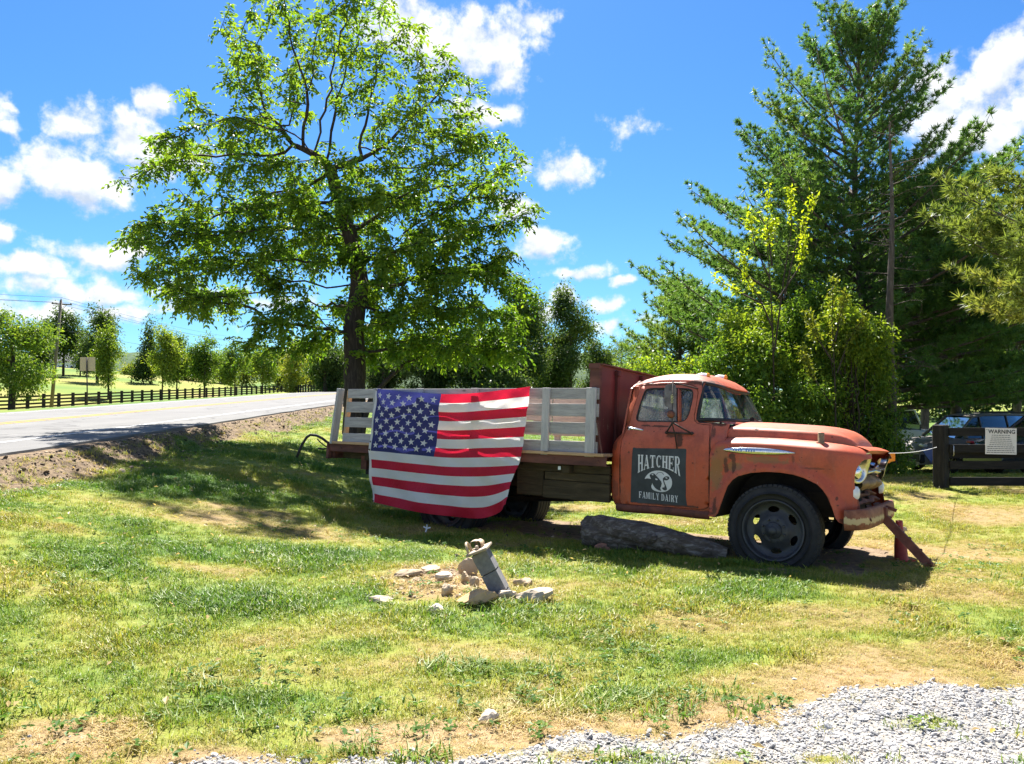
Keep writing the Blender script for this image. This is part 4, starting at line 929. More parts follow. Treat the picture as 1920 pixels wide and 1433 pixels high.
cab_o = [(-1.69, .372), (-1.775, .425), (-1.812, .50), (-1.815, .72), (-1.813, .95), (-1.802, 1.07), (-1.765, 1.14), (-1.715, 1.19), (-1.685, 1.25), (-1.682, 1.31), (-1.694, 1.40), (-1.690, 1.48), (-1.672, 1.60), (-1.652, 1.712), (-1.53, 1.742), (-1.31, 1.752), (-1.02, 1.760), (-.90, 1.768), (-.80, 1.768), (-.822, 1.70), (-.845, 1.55), (-.858, 1.42), (-.852, 1.36), (-.82, 1.33), (-.70, 1.328), (-.530, 1.328), (-.530, 1.08), (-.668, 1.08), (-.668, .405), (-.72, .385)]
for far in (0, 1):
    mir = YC if far else None
    sheet('cab_side', cab_o, [offset_poly(door_o, .0065)], fcab, .045, paint, truck, .03, mirror=mir)
    def fdoor(s, z):
        p = fcab(s, z); return (p[0], p[1] - .002, p[2])
    win_h = chaikin(win_o, 1)
    dr = sheet('door', door_o, [win_h], fdoor, .04, paint, truck, .035, mirror=mir)
    # dark jamb behind the shut lines
    jamb = sheet('door_jamb', offset_poly(door_o, .03), [offset_poly(door_o, -.05)], lambda s, z: (s, fcab(s, z)[1] + .022, z), .05, gasket, truck, 0, mirror=mir)
    fl = (lambda y: 2 * YC - y) if far else (lambda y: y)
    mb = MB(); L = [Vector((a, fl(fcab(a, b)[1] + .004), b)) for a, b in resample(offset_poly(win_h, -.004), .03)]
    mb.tube(L + [L[0]], .0085, 6, cap=False); mb.build('window_seal', gasket, dr)
    vx = lambda z: -1.087 + (1.705 - z) * .13
    main = [p for p in win_h if p[0] < vx(p[1]) - .02] 
    pane_m = [p for p in resample(win_h, .02) if p[0] < vx(p[1]) - .012]; pane_v = [p for p in resample(win_h, .02) if p[0] > vx(p[1]) + .012]
    fg = lambda s, z: (s, fcab(s, z)[1] + .016, z)
    sheet('window_glass', pane_m, [], fg, .09, glass_dirty, dr, 0, mirror=mir); sheet('vent_window', pane_v, [], fg, .09, glass_dirty, dr, 0, mirror=mir)
    mb = MB(); pts = [Vector((vx(z), fl(fcab(vx(z), z)[1] + .008), z)) for z in (1.333, 1.45, 1.58, 1.698)]
    mb.tube(pts, .013, 6); mb.tube([p + Vector((.022, 0, 0)) for p in pts], .006, 6); mb.build('vent_post', paint, dr)
    # rocker panel under the door
    rk = MB(); prof = [(.0, .445), (-.012, .43), (-.014, .395), (.0, .372), (.03, .362), (.10, .37)]
    P = []
    for s in np.linspace(-1.70, -.672, 12):
        k = (s + 1.7) / 1.03; zz = .018 * k * 0; P.append([Vector((s, fl(ycab(.44) + a), b - .004 * math.sin(9 * k))) for a, b in prof])
    if far: P = P[::-1]
    rk.grid(P); rk.build('rocker_panel', sillm, truck)
    if not far: DOOR = dr
# roof
def roof_pt(a, tt, dz=0.0):
    hw = .685 - .03 * a * 0 ; sr = -1.665 + .03 * tt * tt; sf = -.655 - .145 * abs(tt) ** 3.2
    sh = float(np.interp(a, [0, .02, .06, .12, .22, .38, .58, .75, .87, .95, 1], [0, .40, .66, .84, .955, 1, .985, .90, .72, .46, .10]))
    s = sr + a * (sf - sr)
    zd = 1.716 + .042 * S1(0, .45, a) - (.040 * (1 - abs(tt) ** 2)) * S1(.75, 1, a)
    z = zd + .135 * sh * (1 - abs(tt) ** 2.8) ** (1 / 2.2) + dz
    return Vector((s, YC + hw * tt * (1 - .035 * S1(.06, 0, a)), z))
A = [0, .01, .02, .04, .06, .09, .12, .17, .22, .3, .38, .48, .58, .67, .75, .81, .87, .91, .95, .98, 1]
Tn = [math.sin(x * math.pi / 2) for x in np.linspace(-1, 1, 37)]
mb = MB(); mb.grid([[roof_pt(a, tt) for tt in Tn][::-1] for a in A]); roof = mb.build('roof', paint, truck)
mb = MB(); mb.tube([roof_pt(a, -1) + Vector((0, -.006, -.003)) for a in np.linspace(0, .86, 14)], .008, 6)
mb.tube([roof_pt(a, 1) + Vector((0, .006, -.003)) for a in np.linspace(0, .86, 14)], .008, 6); mb.build('drip_rail', paint, roof)
mb = MB(); G = [[roof_pt(1, tt) + Vector((0, 0, .0)), roof_pt(1, tt) + Vector((.004, 0, -.012)), roof_pt(.97, tt) + Vector((-.05, 0, -.03))] for tt in Tn]; mb.grid(G); mb.build('visor_lip', paint, roof)
mb = MB(); mb.grid([[roof_pt(a, tt * .985, -.03) for tt in Tn] for a in A[2:-1]]); mb.build('headliner', interior, roof)
def lamp_light(s, y, z, rz):
    L = MB(); prof = [(-.075, .012), (-.06, .026), (-.03, .038), (0, .043), (.035, .042), (.06, .034)]
    P = [[Vector((x, math.cos(q) * wv_ * 1.0, math.sin(q) * wv_ * .95)) for q in np.linspace(0, math.pi, 9)] for x, wv_ in prof]
    L.grid(P); o = L.build('roof_lamp', lamp_white, truck); o.location = (s, y, z); o.rotation_euler = (0, R(4), rz)
    l = MB(); l.lathe([(.035, 0), (.033, .012), (.02, .022), (.0, .025)], 14, Matrix.Translation((.058, 0, .012)) @ Matrix.Rotation(R(90), 4, 'Y') @ Matrix.Scale(.9, 4, (1, 0, 0))); l.build('amber_lens', amber, o)
lamp_light(-.925, .50, 1.842, 0); lamp_light(-.90, 1.02, 1.868, 0)
# windscreen, wrapped round into the pillars
def ws_pt(a, tt):
    # tt -1..1 across, a 0 bottom .. 1 top
    k = abs(tt)
    bs = np.interp(k, [0, .3, .55, .72, .84, .93, 1], [-.500, -.503, -.515, -.545, -.610, -.72, -.855]); by = np.interp(k, [0, .3, .55, .72, .84, .93, 1], [0, .28, .52, .66, .735, .775, .80])
    ts = np.interp(k, [0, .3, .55, .72, .84, .93, 1], [-.690, -.693, -.702, -.722, -.755, -.79, -.83]); ty = np.interp(k, [0, .3, .55, .72, .84, .93, 1], [0, .25, .45, .56, .61, .655, .69])
    s = bs + (ts - bs) * a ** 1.05; y = by + (ty - by) * a; zb = 1.352 + .012 * (1 - k); zt = 1.765 - .045 * (1 - k * k)
    return Vector((s, YC + (1 if tt > 0 else -1) * y, zb + (zt - zb) * a))
Tw = np.sign(np.linspace(-1, 1, 41)) * np.abs(np.linspace(-1, 1, 41)) ** .8
mb = MB(); mb.grid([[ws_pt(a, tt) for tt in Tw] for a in np.linspace(0, 1, 7)]); wsg = mb.build('windscreen', glass_ws, truck)
loop = [ws_pt(.03, tt) for tt in Tw] + [ws_pt(a, .995) for a in np.linspace(.12, .9, 6)] + [ws_pt(.97, tt) for tt in Tw[::-1]] + [ws_pt(a, -.995) for a in np.linspace(.9, .12, 6)]
mb = MB(); mb.tube(loop + [loop[0]], .021, 8, cap=False); mb.build('windscreen_seal', gasket, wsg)
# cowl top between windscreen and hood
def cowl_pt(a, tt):
    k = abs(tt); sg = 1 if tt > 0 else -1; b = ws_pt(0, tt); fs = -.548 + .10 * (1 - k ** 4); fy = .775 * k ** .9
    s = b.x + (fs - b.x) * a; y = abs(b.y - YC) + (min(fy, .775) - abs(b.y - YC)) * a
    return Vector((s, YC + sg * y, b.z - .012 - .012 * a * a + .02 * math.sin(math.pi * a) * k))
mb = MB(); mb.grid([[cowl_pt(a, tt) for tt in Tw] for a in np.linspace(-.03, 1, 6)]); cw = mb.build('cowl', paint, truck)
mb = MB(); mb.tube([(-.63, .52, 1.372), (-.56, .56, 1.385), (-.49, .78, 1.40)], .006, 6); mb.tube([(-.47, .80, 1.42), (-.46, 1.0, 1.385), (-.47, 1.15, 1.40)], .008, 6); mb.box((-.47, .82, 1.40), (.05, .04, .03)); mb.build('wiper', gasket, cw)
mb = MB(); mb.tube([(-.60, .36, 1.345), (-.595, .36, 1.385), (-.58, .37, 1.395), (-.57, .38, 1.385), (-.575, .38, 1.345)], .004, 6); mb.build('cowl_hook', chrome_dull, cw)
# hood
HS = [-.548, -.54, -.45, -.30, -.10, .10, .25, .36, .44, .50, .55, .59, .62, .638, .646]
def hood_top(s): return float(np.interp(s, [-.55, -.25, .215, .36, .44, .50, .55, .59, .62, .638, .646], [1.372, 1.370, 1.352, 1.338, 1.324, 1.306, 1.280, 1.246, 1.205, 1.16, 1.13]))
def hood_low(s): return float(np.interp(s, [-.55, -.05, .33, .47, .59, .65], [1.193, 1.184, 1.174, 1.164, 1.148, 1.128]))
def hood_hw(s): return float(np.interp(s, [-.55, 0, .3, .42, .52, .60, .646], [.785, .755, .715, .68, .62, .54, .46]))
def hood_pt(s, tt):
    k = abs(tt); sg = 1 if tt > 0 else -1; lo, hi, hw = hood_low(s), hood_top(s), hood_hw(s)
    # side wall with a soft shoulder, then the crown
    if k > .80:
        u = (1 - k) / .2; y = hw * (1 - .10 * (1 - math.cos(u * math.pi / 2)) ** 1.2); z = lo + (hi - lo) * .62 * math.sin(u * math.pi / 2) ** .8
    else:
        u = k / .8; y = hw * .90 * u; z = lo + (hi - lo) * (.62 + .38 * (1 - u ** 2.6))
    return Vector((s + .10 * (1 - k ** 2.5) * S1(-.2, -.55, s), YC + sg * y, z))
Th = list(np.concatenate([np.linspace(-1, -.8, 9)[:-1], np.linspace(-.8, .8, 25), np.linspace(.8, 1, 9)[1:]]))
mb = MB(); mb.grid([[hood_pt(s, tt) for tt in Th][::-1] for s in HS]); hood = mb.build('hood', paint, truck)
mb = MB()
for sg in (-1, 1): mb.tube([hood_pt(s, sg) + Vector((0, sg * .006, -.004)) for s in HS[:10]], .007, 6)
mb.build('hood_edge', paint, hood)
# front fenders: flat pattern s, w unrolled over the crown
arch = [(-.60, .395), (-.565, .44), (-.540, .52), (-.509, .61), (-.473, .712), (-.425, .775), (-.37, .815), (-.247, .854), (-.10, .872), (.028, .872), (.15, .859), (.25, .832), (.361, .782), (.41, .735), (.447, .683), (.475, .62), (.498, .563), (.52, .49), (.545, .452)]
def ztop(s): return float(np.interp(s, [-.70, -.665, -.62, -.56, -.3, 0, .35, .55, .69, .76, .80], [1.125, 1.145, 1.166, 1.183, 1.190, 1.186, 1.168, 1.146, 1.122, 1.105, 1.088]))
LW = .34
fo = [(-.665, .40), (-.665, 1.09)] + [(-.665, 1.14 + 0)] 
archN = np.array(chaikin(arch, 1, False))
def ffend(s, wv_):
    zt = ztop(s); zs = zt - .085
    yb = .030 + .010 * abs(wv_ - .95) - .022 * S1(-.665, -.60, s) * 1 + .012
    yb = .034 - .018 * S1(.80, 1.02, wv_)
    if s > .45: yb += .20 * ((s - .45) / .33) ** 2.2
    da = float(np.min(np.hypot(archN[:, 0] - s, archN[:, 1] - wv_)))
    yb -= .040 * S1(.085, .055, da)
    if wv_ <= zs: y, z = yb, wv_
    else:
        u = (wv_ - zs) / LW; ph = min(u, 1) * math.pi / 2
        y = yb + .165 * (1 - math.cos(ph)) ; z = zs + .085 * math.sin(ph) + .012 * S1(.5, 1, u)
    # soft nose at the rear of the crown
    if wv_ > 1.02: y += .035 * S1(-.60, -.665, s) 
    return (s, y, z)
fend_o = [(-.665, .402), (-.665, .8), (-.665, 1.05)] + [(s, ztop(s) - .085 + LW) for s in (-.665, -.6, -.5, -.3, -.1, .1, .3, .45, .55, .62, .68, .72)] + [(.775, 1.20), (.79, 1.085), (.765, 1.05), (.715, 1.005), (.682, .95), (.662, .872), (.662, .80), (.672, .73), (.690, .66), (.703, .60), (.703, .52), (.688, .455), (.64, .432), (.59, .433)] + arch[::-1]
for far in (0, 1):
    mir = YC if far else None
    fd = sheet('front_fender', fend_o, [], ffend, .038, paint, truck, .02, mirror=mir)
    fl = (lambda y: 2 * YC - y) if far else (lambda y: y)
    mb = MB(); P = [[Vector((s, fl(ffend(s, z)[1] + .01), z)), Vector((s * 1.0, fl(.62), z))] for s, z in arch]
    if not far: P = P[::-1]
    mb.grid(P); V_ = [Vector((s, fl(.55), z)) for s, z in arch]; mb.add(V_, [list(range(len(V_)))]); mb.build('wheel_well', chassis_m, fd)
    # chrome spear
    mb = MB(); prof = [(-.523, .004), (-.50, .017), (-.45, .024), (-.36, .031), (-.25, .034), (-.12, .034), (0, .028), (.08, .019), (.13, .010), (.160, .002)]
    G = []
    for s, hw in prof:
        y0 = ffend(s, 1.06)[1]; G.append([Vector((s, fl(y0 - .004 - .016 * math.cos(q) * min(1, hw / .02)), 1.066 - .006 * (s + .5) + hw * math.sin(q))) for q in np.linspace(-math.pi / 2, math.pi / 2, 9)])
    if far: G = G[::-1]
    mb.grid(G); sp_ = mb.build('fender_spear', chrome, fd)
    mb = MB()
    for i, s in enumerate(np.linspace(-.42, -.22, 9)):
        if i == 4: continue
        y0 = ffend(s, 1.06)[1]; mb.box((s, fl(y0 - .0215), 1.066), (.012, .004, .022 if i % 2 else .018))
    mb.build('badge_mark', flatm('badge_blue', (.10, .22, .48), .3), sp_)
# nose: lip between the fenders, dark cavity, grille pieces, headlamps
def lip(a, tt):
    k = abs(tt); y = YC + .70 * tt; s = .765 - .02 * (1 - k) - .12 * a; z = ztop(s) + .008 + .012 * math.sin(math.pi * a * .5)
    return Vector((s, y, z))
mb = MB(); mb.grid([[lip(a, tt) for tt in np.linspace(-1, 1, 17)] for a in np.linspace(0, 1, 6)]); mb.grid([[lip(0, tt) + Vector((-.05 * q, 0, -.035 * q)) for tt in np.linspace(-1, 1, 17)] for q in (0, .4, 1)]); mb.build('nose_panel', paint, truck)
mb = MB(); mb.box((.56, YC, .78), (.03, 1.62, .62)); mb.build('radiator_wall', chassis_m, truck)
for i, sg in enumerate((-1, 1)):
    yc_ = YC + sg * .70
    mb = MB(); ring = []; ro = []
    for q in np.linspace(0, 2 * math.pi, 29)[:-1]:
        z = .925 + .145 * math.sin(q) + .02 * math.sin(q) ** 2; y = yc_ + .125 * math.cos(q); s = .690 + .075 * max(0, math.sin(q)) ** 1.3 - .02 * max(0, -math.sin(q)) - sg * .05 * math.cos(q)
        ring.append(Vector((s, y, z)))
    cen = Vector((.66, yc_, .92))
    G = [[p for p in ring], [p.lerp(cen, .12) + Vector((.012, 0, 0)) for p in ring], [p.lerp(cen, .26) + Vector((-.01, 0, 0)) for p in ring], [p.lerp(cen, .32) + Vector((-.05, 0, 0)) for p in ring]]
    mb.grid(G, True, True); bz = mb.build('headlight_bezel', chrome_dull, truck)
    mb = MB(); mb.lathe([(.0, .065), (.03, .062), (.06, .048), (.08, .022), (.088, -.01), (.088, -.06)], 24, Matrix.Translation(cen + Vector((-.02, 0, -.01))) @ Matrix.Rotation(R(90), 4, 'Y')); mb.build('headlight_lens', chrome, bz)
    mb = MB(); mb.lathe([(0, .03), (.025, .027), (.045, .012), (.05, -.02)], 18, Matrix.Translation((.675, YC + sg * .80, .715)) @ Matrix.Rotation(R(90), 4, 'Y') @ Matrix.Scale(1.35, 4, (1, 0, 0))); mb.build('parking_lamp', lamp_white, truck)
rr = random.Random(5)
def crumple(z0, z1, s0, sb, hw, ph, name, m):
    P = []
    for a in np.linspace(0, 1, 6):
        P.append([Vector((s0 + sb * math.sin(math.pi * a) + .018 * math.sin(9 * tt + ph + 3 * a), YC + hw * tt, z0 + (z1 - z0) * a + .012 * math.sin(7 * tt + ph))) for tt in np.linspace(-1, 1, 19)])
    mb = MB(); mb.grid(P); return mb.build(name, m, truck)
crumple(.72, .86, .63, .085, .60, 0, 'grille_panel', grille_m); crumple(.88, .93, .67, .04, .62, 1, 'grille_bar', chrome_dull)
crumple(.50, .555, .665, .03, .66, 2, 'grille_bar', rust); crumple(.575, .63, .635, .03, .66, 3.2, 'grille_bar', sillm); crumple(.645, .69, .60, .03, .66, 4.1, 'grille_bar', rust)
# bumper: rolled channel wrapping round the near end
plan = [(.60, -.035), (.64, -.04), (.69, -.038), (.73, -.024), (.762, .005), (.785, .055), (.798, .13), (.806, .3), (.812, .6), (.814, .95), (.812, 1.3), (.806, 1.6), (.798, 1.77), (.785, 1.845), (.762, 1.895), (.73, 1.924), (.69, 1.938), (.64, 1.94), (.60, 1.935)]
sec = [(-.050, .092), (-.014, .093), (-.004, .080), (.004, .03), (.006, 0), (.004, -.03), (-.004, -.078), (-.014, -.091), (-.045, -.09)]
P = []
pl = [Vector((a, b, 0)) for a, b in plan]
for i, p in enumerate(pl):
    d = (pl[min(i + 1, len(pl) - 1)] - pl[max(i - 1, 0)]).normalized(); nrm = Vector((d.y, -d.x, 0)); zc = .474 + .018 * S1(.60, .80, p.x)
    P.append([p + nrm * a + Vector((0, 0, zc + b)) for a, b in sec])
mb = MB(); mb.grid(P); bump = mb.build('bumper', bumper_m, truck)
mb = MB(); mb.lathe([(.0, .012), (.016, .012), (.022, .004), (.022, 0)], 12, Matrix.Translation((.795, .105, .49)) @ Matrix.Rotation(R(60), 4, 'Y')); mb.build('bumper_bolt', rust, bump)
# towing beam hung on the bumper, its foot on the grass
mb = MB(); p0, p1 = Vector((.815, .92, .50)), Vector((1.245, .95, .035))
dv = (p1 - p0); mb.bar(p0, p1, .10, .012, (0, 0, 1)); 
side = Vector((0, 0, 1)).cross(dv.normalized()).normalized(); upv = dv.normalized().cross(side) * -1
if upv.z < 0: upv = -upv
for q in (-1, 1): mb.bar(p0 + side * q * .05 - upv * .035, p1 + side * q * .05 - upv * .035, .010, .075, upv)
mb.box(p0 + Vector((-.02, -.02, .02)), (.09, .12, .08)); mb.box(p0 + Vector((.05, .06, .045)), (.10, .05, .03), Matrix.Rotation(R(20), 3, 'Y')); 
for k in (.1, .28, .5, .72, .9): mb.lathe([(0, .012), (.011, .01), (.014, 0)], 8, Matrix.Translation(p0.lerp(p1, k) + upv * .008 + side * .02) @ upv.to_track_quat('Z', 'Y').to_matrix().to_4x4())
mb.bar(p1 + Vector((-.05, -.06, .02)), p1 + Vector((.06, .05, -.03)), .07, .02); tb = mb.build('tow_beam', simple('tow_beam_rust', (.085, .026, .02), (.24, .085, .06), 8, .75, 0, .4, .004), truck)
# hood prop stub on the fender crown
mb = MB(); mb.lathe([(.0, .105), (.026, .105), (.030, .098), (.030, .0), (.034, -.004)], 16, Matrix.Translation((.365, .14, 1.160))); mb.box((.365, .13, 1.165), (.07, .05, .012)); mb.build('marker_stub', grille_m, truck)
# door handle
mb = MB(); mb.tube([(-1.545, -.005 + .045, 1.25), (-1.54, -.025 + .02, 1.252)], .018, 10); mb.tube([(-1.555, -.005, 1.252), (-1.52, -.012, 1.252), (-1.46, -.012, 1.247), (-1.40, -.006, 1.240), (-1.375, -.002, 1.237)], [.013, .015, .012, .011, .006], 10); mb.build('door_handle', chrome, DOOR)
# mirror on its bracket
mb = MB(); mo = [(-1.10, 1.49), (-1.112, 1.52), (-1.112, 1.67), (-1.10, 1.70), (-1.07, 1.715), (-1.045, 1.72), (-1.0, 1.705), (-.992, 1.68), (-.985, 1.42), (-.99, 1.36), (-1.01, 1.335), (-1.05, 1.345), (-1.06, 1.40), (-1.062, 1.47)]
mb.poly([(a, -.105, b) for a, b in mo], (0, .022, 0)); mirror = mb.build('side_mirror', simple('mirror_back', (.06, .052, .05), (.24, .215, .21), 12, .6, .3, .5, .004), truck)
mb = MB(); mb.tube([(-1.175, .23, 1.71), (-1.10, .05, 1.725), (-1.03, -.10, 1.725), (-.99, -.08, 1.724), (-.95, .05, 1.712), (-.875, .22, 1.69)], .008, 6)
mb.tube([(-1.022, -.10, 1.75), (-1.02, -.10, 1.30), (-1.016, -.03, 1.20), (-1.014, .03, 1.06)], .0075, 6)
mb.tube([(-1.02, -.10, 1.322), (-1.139, .05, 1.224)], .009, 6); mb.tube([(-1.02, -.10, 1.322), (-.866, .05, 1.216)], .009, 6); mb.tube([(-1.145, .05, 1.222), (-.86, .05, 1.214)], .011, 6)
for s in (-1.14, -.866): mb.lathe([(0, .02), (.014, .018), (.018, 0)], 10, Matrix.Translation((s, .052, 1.22)) @ Matrix.Rotation(R(90), 4, 'X'))
mb.build('mirror_bracket', black_iron, mirror)
mb = MB(); mb.lathe([(0, .030), (.022, .026), (.036, .012), (.040, -.006), (0, -.01)], 18, Matrix.Translation((-1.035, -.115, 1.405)) @ Matrix.Rotation(R(90), 4, 'X')); mb.build('mirror_knob', rust, mirror)
mb = MB()
for z in (1.595, 1.575): mb.tube([Vector((-1.026 + .011 * math.cos(q), -.107, z - .004 + .014 * math.sin(q))) for q in np.linspace(.6, 2 * math.pi, 12)], .0035, 5)
mb.tube([Vector((-1.026 + .010 * math.cos(q), -.107, 1.533 + .012 * math.sin(q))) for q in np.linspace(0, 2 * math.pi, 12)], .0035, 5); mb.build('sticker', flatm('sticker_yellow', (.52, .48, .22)), mirror)
# inside of the cab
mb = MB(); mb.box((-1.25, YC, .52), (.9, 1.7, .03)); mb.box((-.72, YC, .85), (.03, 1.68, .62)); mb.build('cab_floor', interior, truck)
def back(y, z): return (-1.69 + .07 * ((y - YC) / .8) ** 2 * 0 + .03 * S1(1.3, 1.75, z), y, z)
bo = [(.13, .45), (.13, 1.15), (.20, 1.32), (.28, 1.70), (.5, 1.80), (1.4, 1.80), (1.62, 1.70), (1.70, 1.32), (1.77, 1.15), (1.77, .45)]
bw = chaikin([(.50, 1.42), (.50, 1.64), (.54, 1.68), (1.36, 1.68), (1.40, 1.64), (1.40, 1.42), (1.36, 1.38), (.54, 1.38)], 1)
sheet('cab_back', bo, [bw], back, .09, paint, truck, .02, (1, 0, 0)); sheet('rear_window', bw, [], lambda a, b: (back(a, b)[0] + .01, a, b), .1, glass_dirty, truck, 0)
mb = MB(); mb.box((-1.28, YC, .86), (.46, 1.5, .16), None, .04); mb.box((-1.53, YC, 1.10), (.13, 1.5, .46), Matrix.Rotation(R(-8), 3, 'Y'), .04); mb.build('bench_seat', seat_m, truck)
mb = MB(); mb.tube([Vector((-.98, 1.36, 1.22)) + Vector((.07 * math.sin(q) * .5, .20 * math.cos(q), .19 * math.sin(q))) for q in np.linspace(0, 2 * math.pi, 25)], .012, 6, cap=False); mb.tube([(-.98, 1.36, 1.22), (-.75, 1.36, .95)], .02, 8); mb.bar((-.98, 1.17, 1.22), (-.98, 1.55, 1.22), .02, .01); mb.build('steering_wheel', black_iron, truck)
mb = MB(); mb.box((-.76, YC, 1.27), (.16, 1.5, .14), None, .03); mb.build('dashboard', interior, truck)

# ---- lettering on the door panel (flat print on a painted black rectangle)
def sgn(zx, zy):            # layout units of the painted sign -> door surface
    a = (zx - 395) / 910.0; s = -1.522 + .604 * a
    return s, 1.046 + .013 * a - (zy - (175 + 35 * a)) / (945 - 20 * a) * .575
def fsgn(s, z, d): p = fcab(s, z); return (s, p[1] - .0045 - d, z)
so = [sgn(*p) for p in [(408, 180), (430, 166), (470, 180), (700, 186), (1000, 196), (1290, 206), (1305, 222), (1302, 500), (1306, 800), (1303, 1000), (1322, 1140), (1200, 1138), (900, 1128), (600, 1126), (378, 1118), (388, 800), (396, 500)]]
black_sign = simple('sign_black', (.022, .026, .030), (.052, .058, .062), 5, .62, 0, .15, .002, detail=7)
psign = sheet('painted_sign', so, [], lambda s, z: fsgn(s, z, -.0015), .05, black_sign, DOOR, .004)
sign_white = simple('sign_white', (.52, .52, .53), (.66, .66, .66), 9, .7, 0, .1, .001)
def stroke(pts, wd):
    out = []
    for i in range(len(pts) - 1):
        a, b = Vector(pts[i]), Vector(pts[i + 1]); d = (b - a); d.normalize(); n = Vector((-d.y, d.x)) * wd / 2; a = a - d * .0; out.append([tuple(a + n), tuple(a - n), tuple(b - n), tuple(b + n)])
    return out
def arc(cx, cy, rx, ry, a0, a1, t0x, t0y, n=14):
    q = np.linspace(R(a0), R(a1), n); out = []
    for i in range(n - 1):
        out.append([(cx + rx * math.cos(q[i]), cy + ry * math.sin(q[i])), (cx + (rx - t0x) * math.cos(q[i]), cy + (ry - t0y) * math.sin(q[i])), (cx + (rx - t0x) * math.cos(q[i + 1]), cy + (ry - t0y) * math.sin(q[i + 1])), (cx + rx * math.cos(q[i + 1]), cy + ry * math.sin(q[i + 1]))])
    return out
def rc_(x0, y0, x1, y1): return [[(x0, y0), (x1, y0), (x1, y1), (x0, y1)]]
sf = .07
def stem(x0, x1): return rc_(x0, 0, x1, 1) + rc_(x0 - .06, 0, x0, sf) + rc_(x1, 0, x1 + .06, sf) + rc_(x0 - .06, 1 - sf, x0, 1) + rc_(x1, 1 - sf, x1 + .06, 1)
GL = {
 'H': stem(.08, .36) + stem(.64, .92) + rc_(.36, .45, .64, .55),
 'A': [[(.04, 0), (.17, 0), (.50, .93), (.42, .93)]] + [[(.36, 1), (.60, 1), (.96, 0), (.66, 0)]] + rc_(.18, .24, .72, .33) + rc_(-.02, 0, .26, sf) + rc_(.58, 0, 1.02, sf),
 'T': rc_(.36, 0, .64, 1) + rc_(.24, 0, .76, sf) + rc_(.04, .9, .36, 1) + rc_(.64, .9, .96, 1) + rc_(.04, .74, .12, .9) + rc_(.88, .74, .96, .9),
 'C': arc(.52, .5, .46, .52, 50, 310, .27, .10, 18) + rc_(.80, .68, .92, .98),
 'E': stem(.10, .38) + rc_(.44, .9, .9, 1) + rc_(.82, .74, .9, .9) + rc_(.38, .46, .68, .55) + rc_(.64, .38, .72, .63) + rc_(.44, 0, .92, .1) + rc_(.84, .1, .92, .28),
 'R': stem(.08, .36) + arc(.46, .745, .44, .255, -90, 90, .27, .08, 12) + rc_(.36, .92, .46, 1) + rc_(.36, .49, .5, .57) + [[(.44, .50), (.70, .50), (1.0, 0), (.72, 0)]],
 'F': stem(.10, .36) + rc_(.42, .9, .9, 1) + rc_(.82, .72, .9, .9) + rc_(.36, .46, .68, .56) + rc_(.62, .37, .70, .65),
 'M': stem(.06, .18) + stem(.74, .96) + [[(.12, 1), (.30, 1), (.54, .16), (.46, .0)]] + [[(.68, 1), (.80, 1), (.54, .0), (.46, .1)]],
 'I': stem(.34, .66), 'L': stem(.12, .40) + rc_(.46, 0, .92, .1) + rc_(.84, .1, .92, .30),
 'Y': rc_(.37, 0, .63, .48) + rc_(.25, 0, .75, sf) + [[(.06, 1), (.34, 1), (.63, .46), (.37, .46)]] + [[(.72, 1), (.84, 1), (.62, .46), (.48, .46)]] + rc_(-.02, 1 - sf, .40, 1) + rc_(.62, 1 - sf, .94, 1),
 'D': stem(.08, .34) + arc(.40, .5, .54, .5, -90, 90, .27, .09, 16) + rc_(.34, .91, .42, 1) + rc_(.34, 0, .42, .09)}
def lettering(name, word, xs, xe, top, bot, gap=.08):
    n = len(word); ws_ = [.55 if c in 'I' else (.35 if c == ' ' else (1.15 if c == 'M' else 1)) for c in word]; tot = sum(ws_) + gap * (n - 1); x = 0; mb = MB(); k = 0
    for c, w_ in zip(word, ws_):
        if c != ' ':
            for poly_ in GL[c]:
                pp = resample(poly_, .25); V_ = []
                for u, v in pp:
                    uu = (x + u * w_) / tot; zx = xs + (xe - xs) * uu; zy = bot(uu) + (top(uu) - bot(uu)) * v
                    V_.append(fsgn(*sgn(zx, zy), .001 + .00008 * (k % 9)))
                mb.add(V_, [list(range(len(V_)))]); k += 1
        x += w_ + gap
    return mb.build(name, sign_white, psign)
lettering('lettering', 'HATCHER', 505, 1215, lambda u: 292 + 42 * u, lambda u: 512 + (102 * ((.48 - u) / .48) ** 2 if u < .48 else 152 * ((u - .48) / .52) ** 2))
lettering('lettering', 'FAMILY DAIRY', 525, 1180, lambda u: 925 + 58 * u, lambda u: 1036 + 60 * u, .12)
def blob_poly(mbx, pts, d, sm=2):
    V2, F2 = cdt(chaikin(pts, sm), [], 60); mbx.add([fsgn(*sgn(a, b), d) for a, b in V2], [tuple(f) for f in F2])
cw_ = MB(); blob_poly(cw_, [(622, 716), (650, 660), (700, 608), (770, 575), (850, 564), (945, 580), (1022, 630), (1072, 700), (1086, 770), (1070, 845), (1020, 898), (950, 928), (860, 928), (790, 908), (748, 880), (734, 830), (756, 795), (748, 715), (700, 704), (660, 700)], .001, 1); emblem = cw_.build('cow_emblem', sign_white, psign)
ck = MB(); blob_poly(ck, [(706, 650), (735, 612), (790, 616), (822, 655), (870, 705), (918, 768), (905, 830), (884, 868), (912, 914), (840, 893), (790, 850), (757, 790), (742, 735), (722, 685)], .0024, 1)
blob_poly(ck, [(935, 690), (985, 658), (1035, 668), (1040, 706), (992, 736), (952, 722), (960, 765), (985, 820), (1004, 885), (972, 904), (928, 886), (916, 852), (968, 838), (944, 770), (930, 715)], .0024, 1)
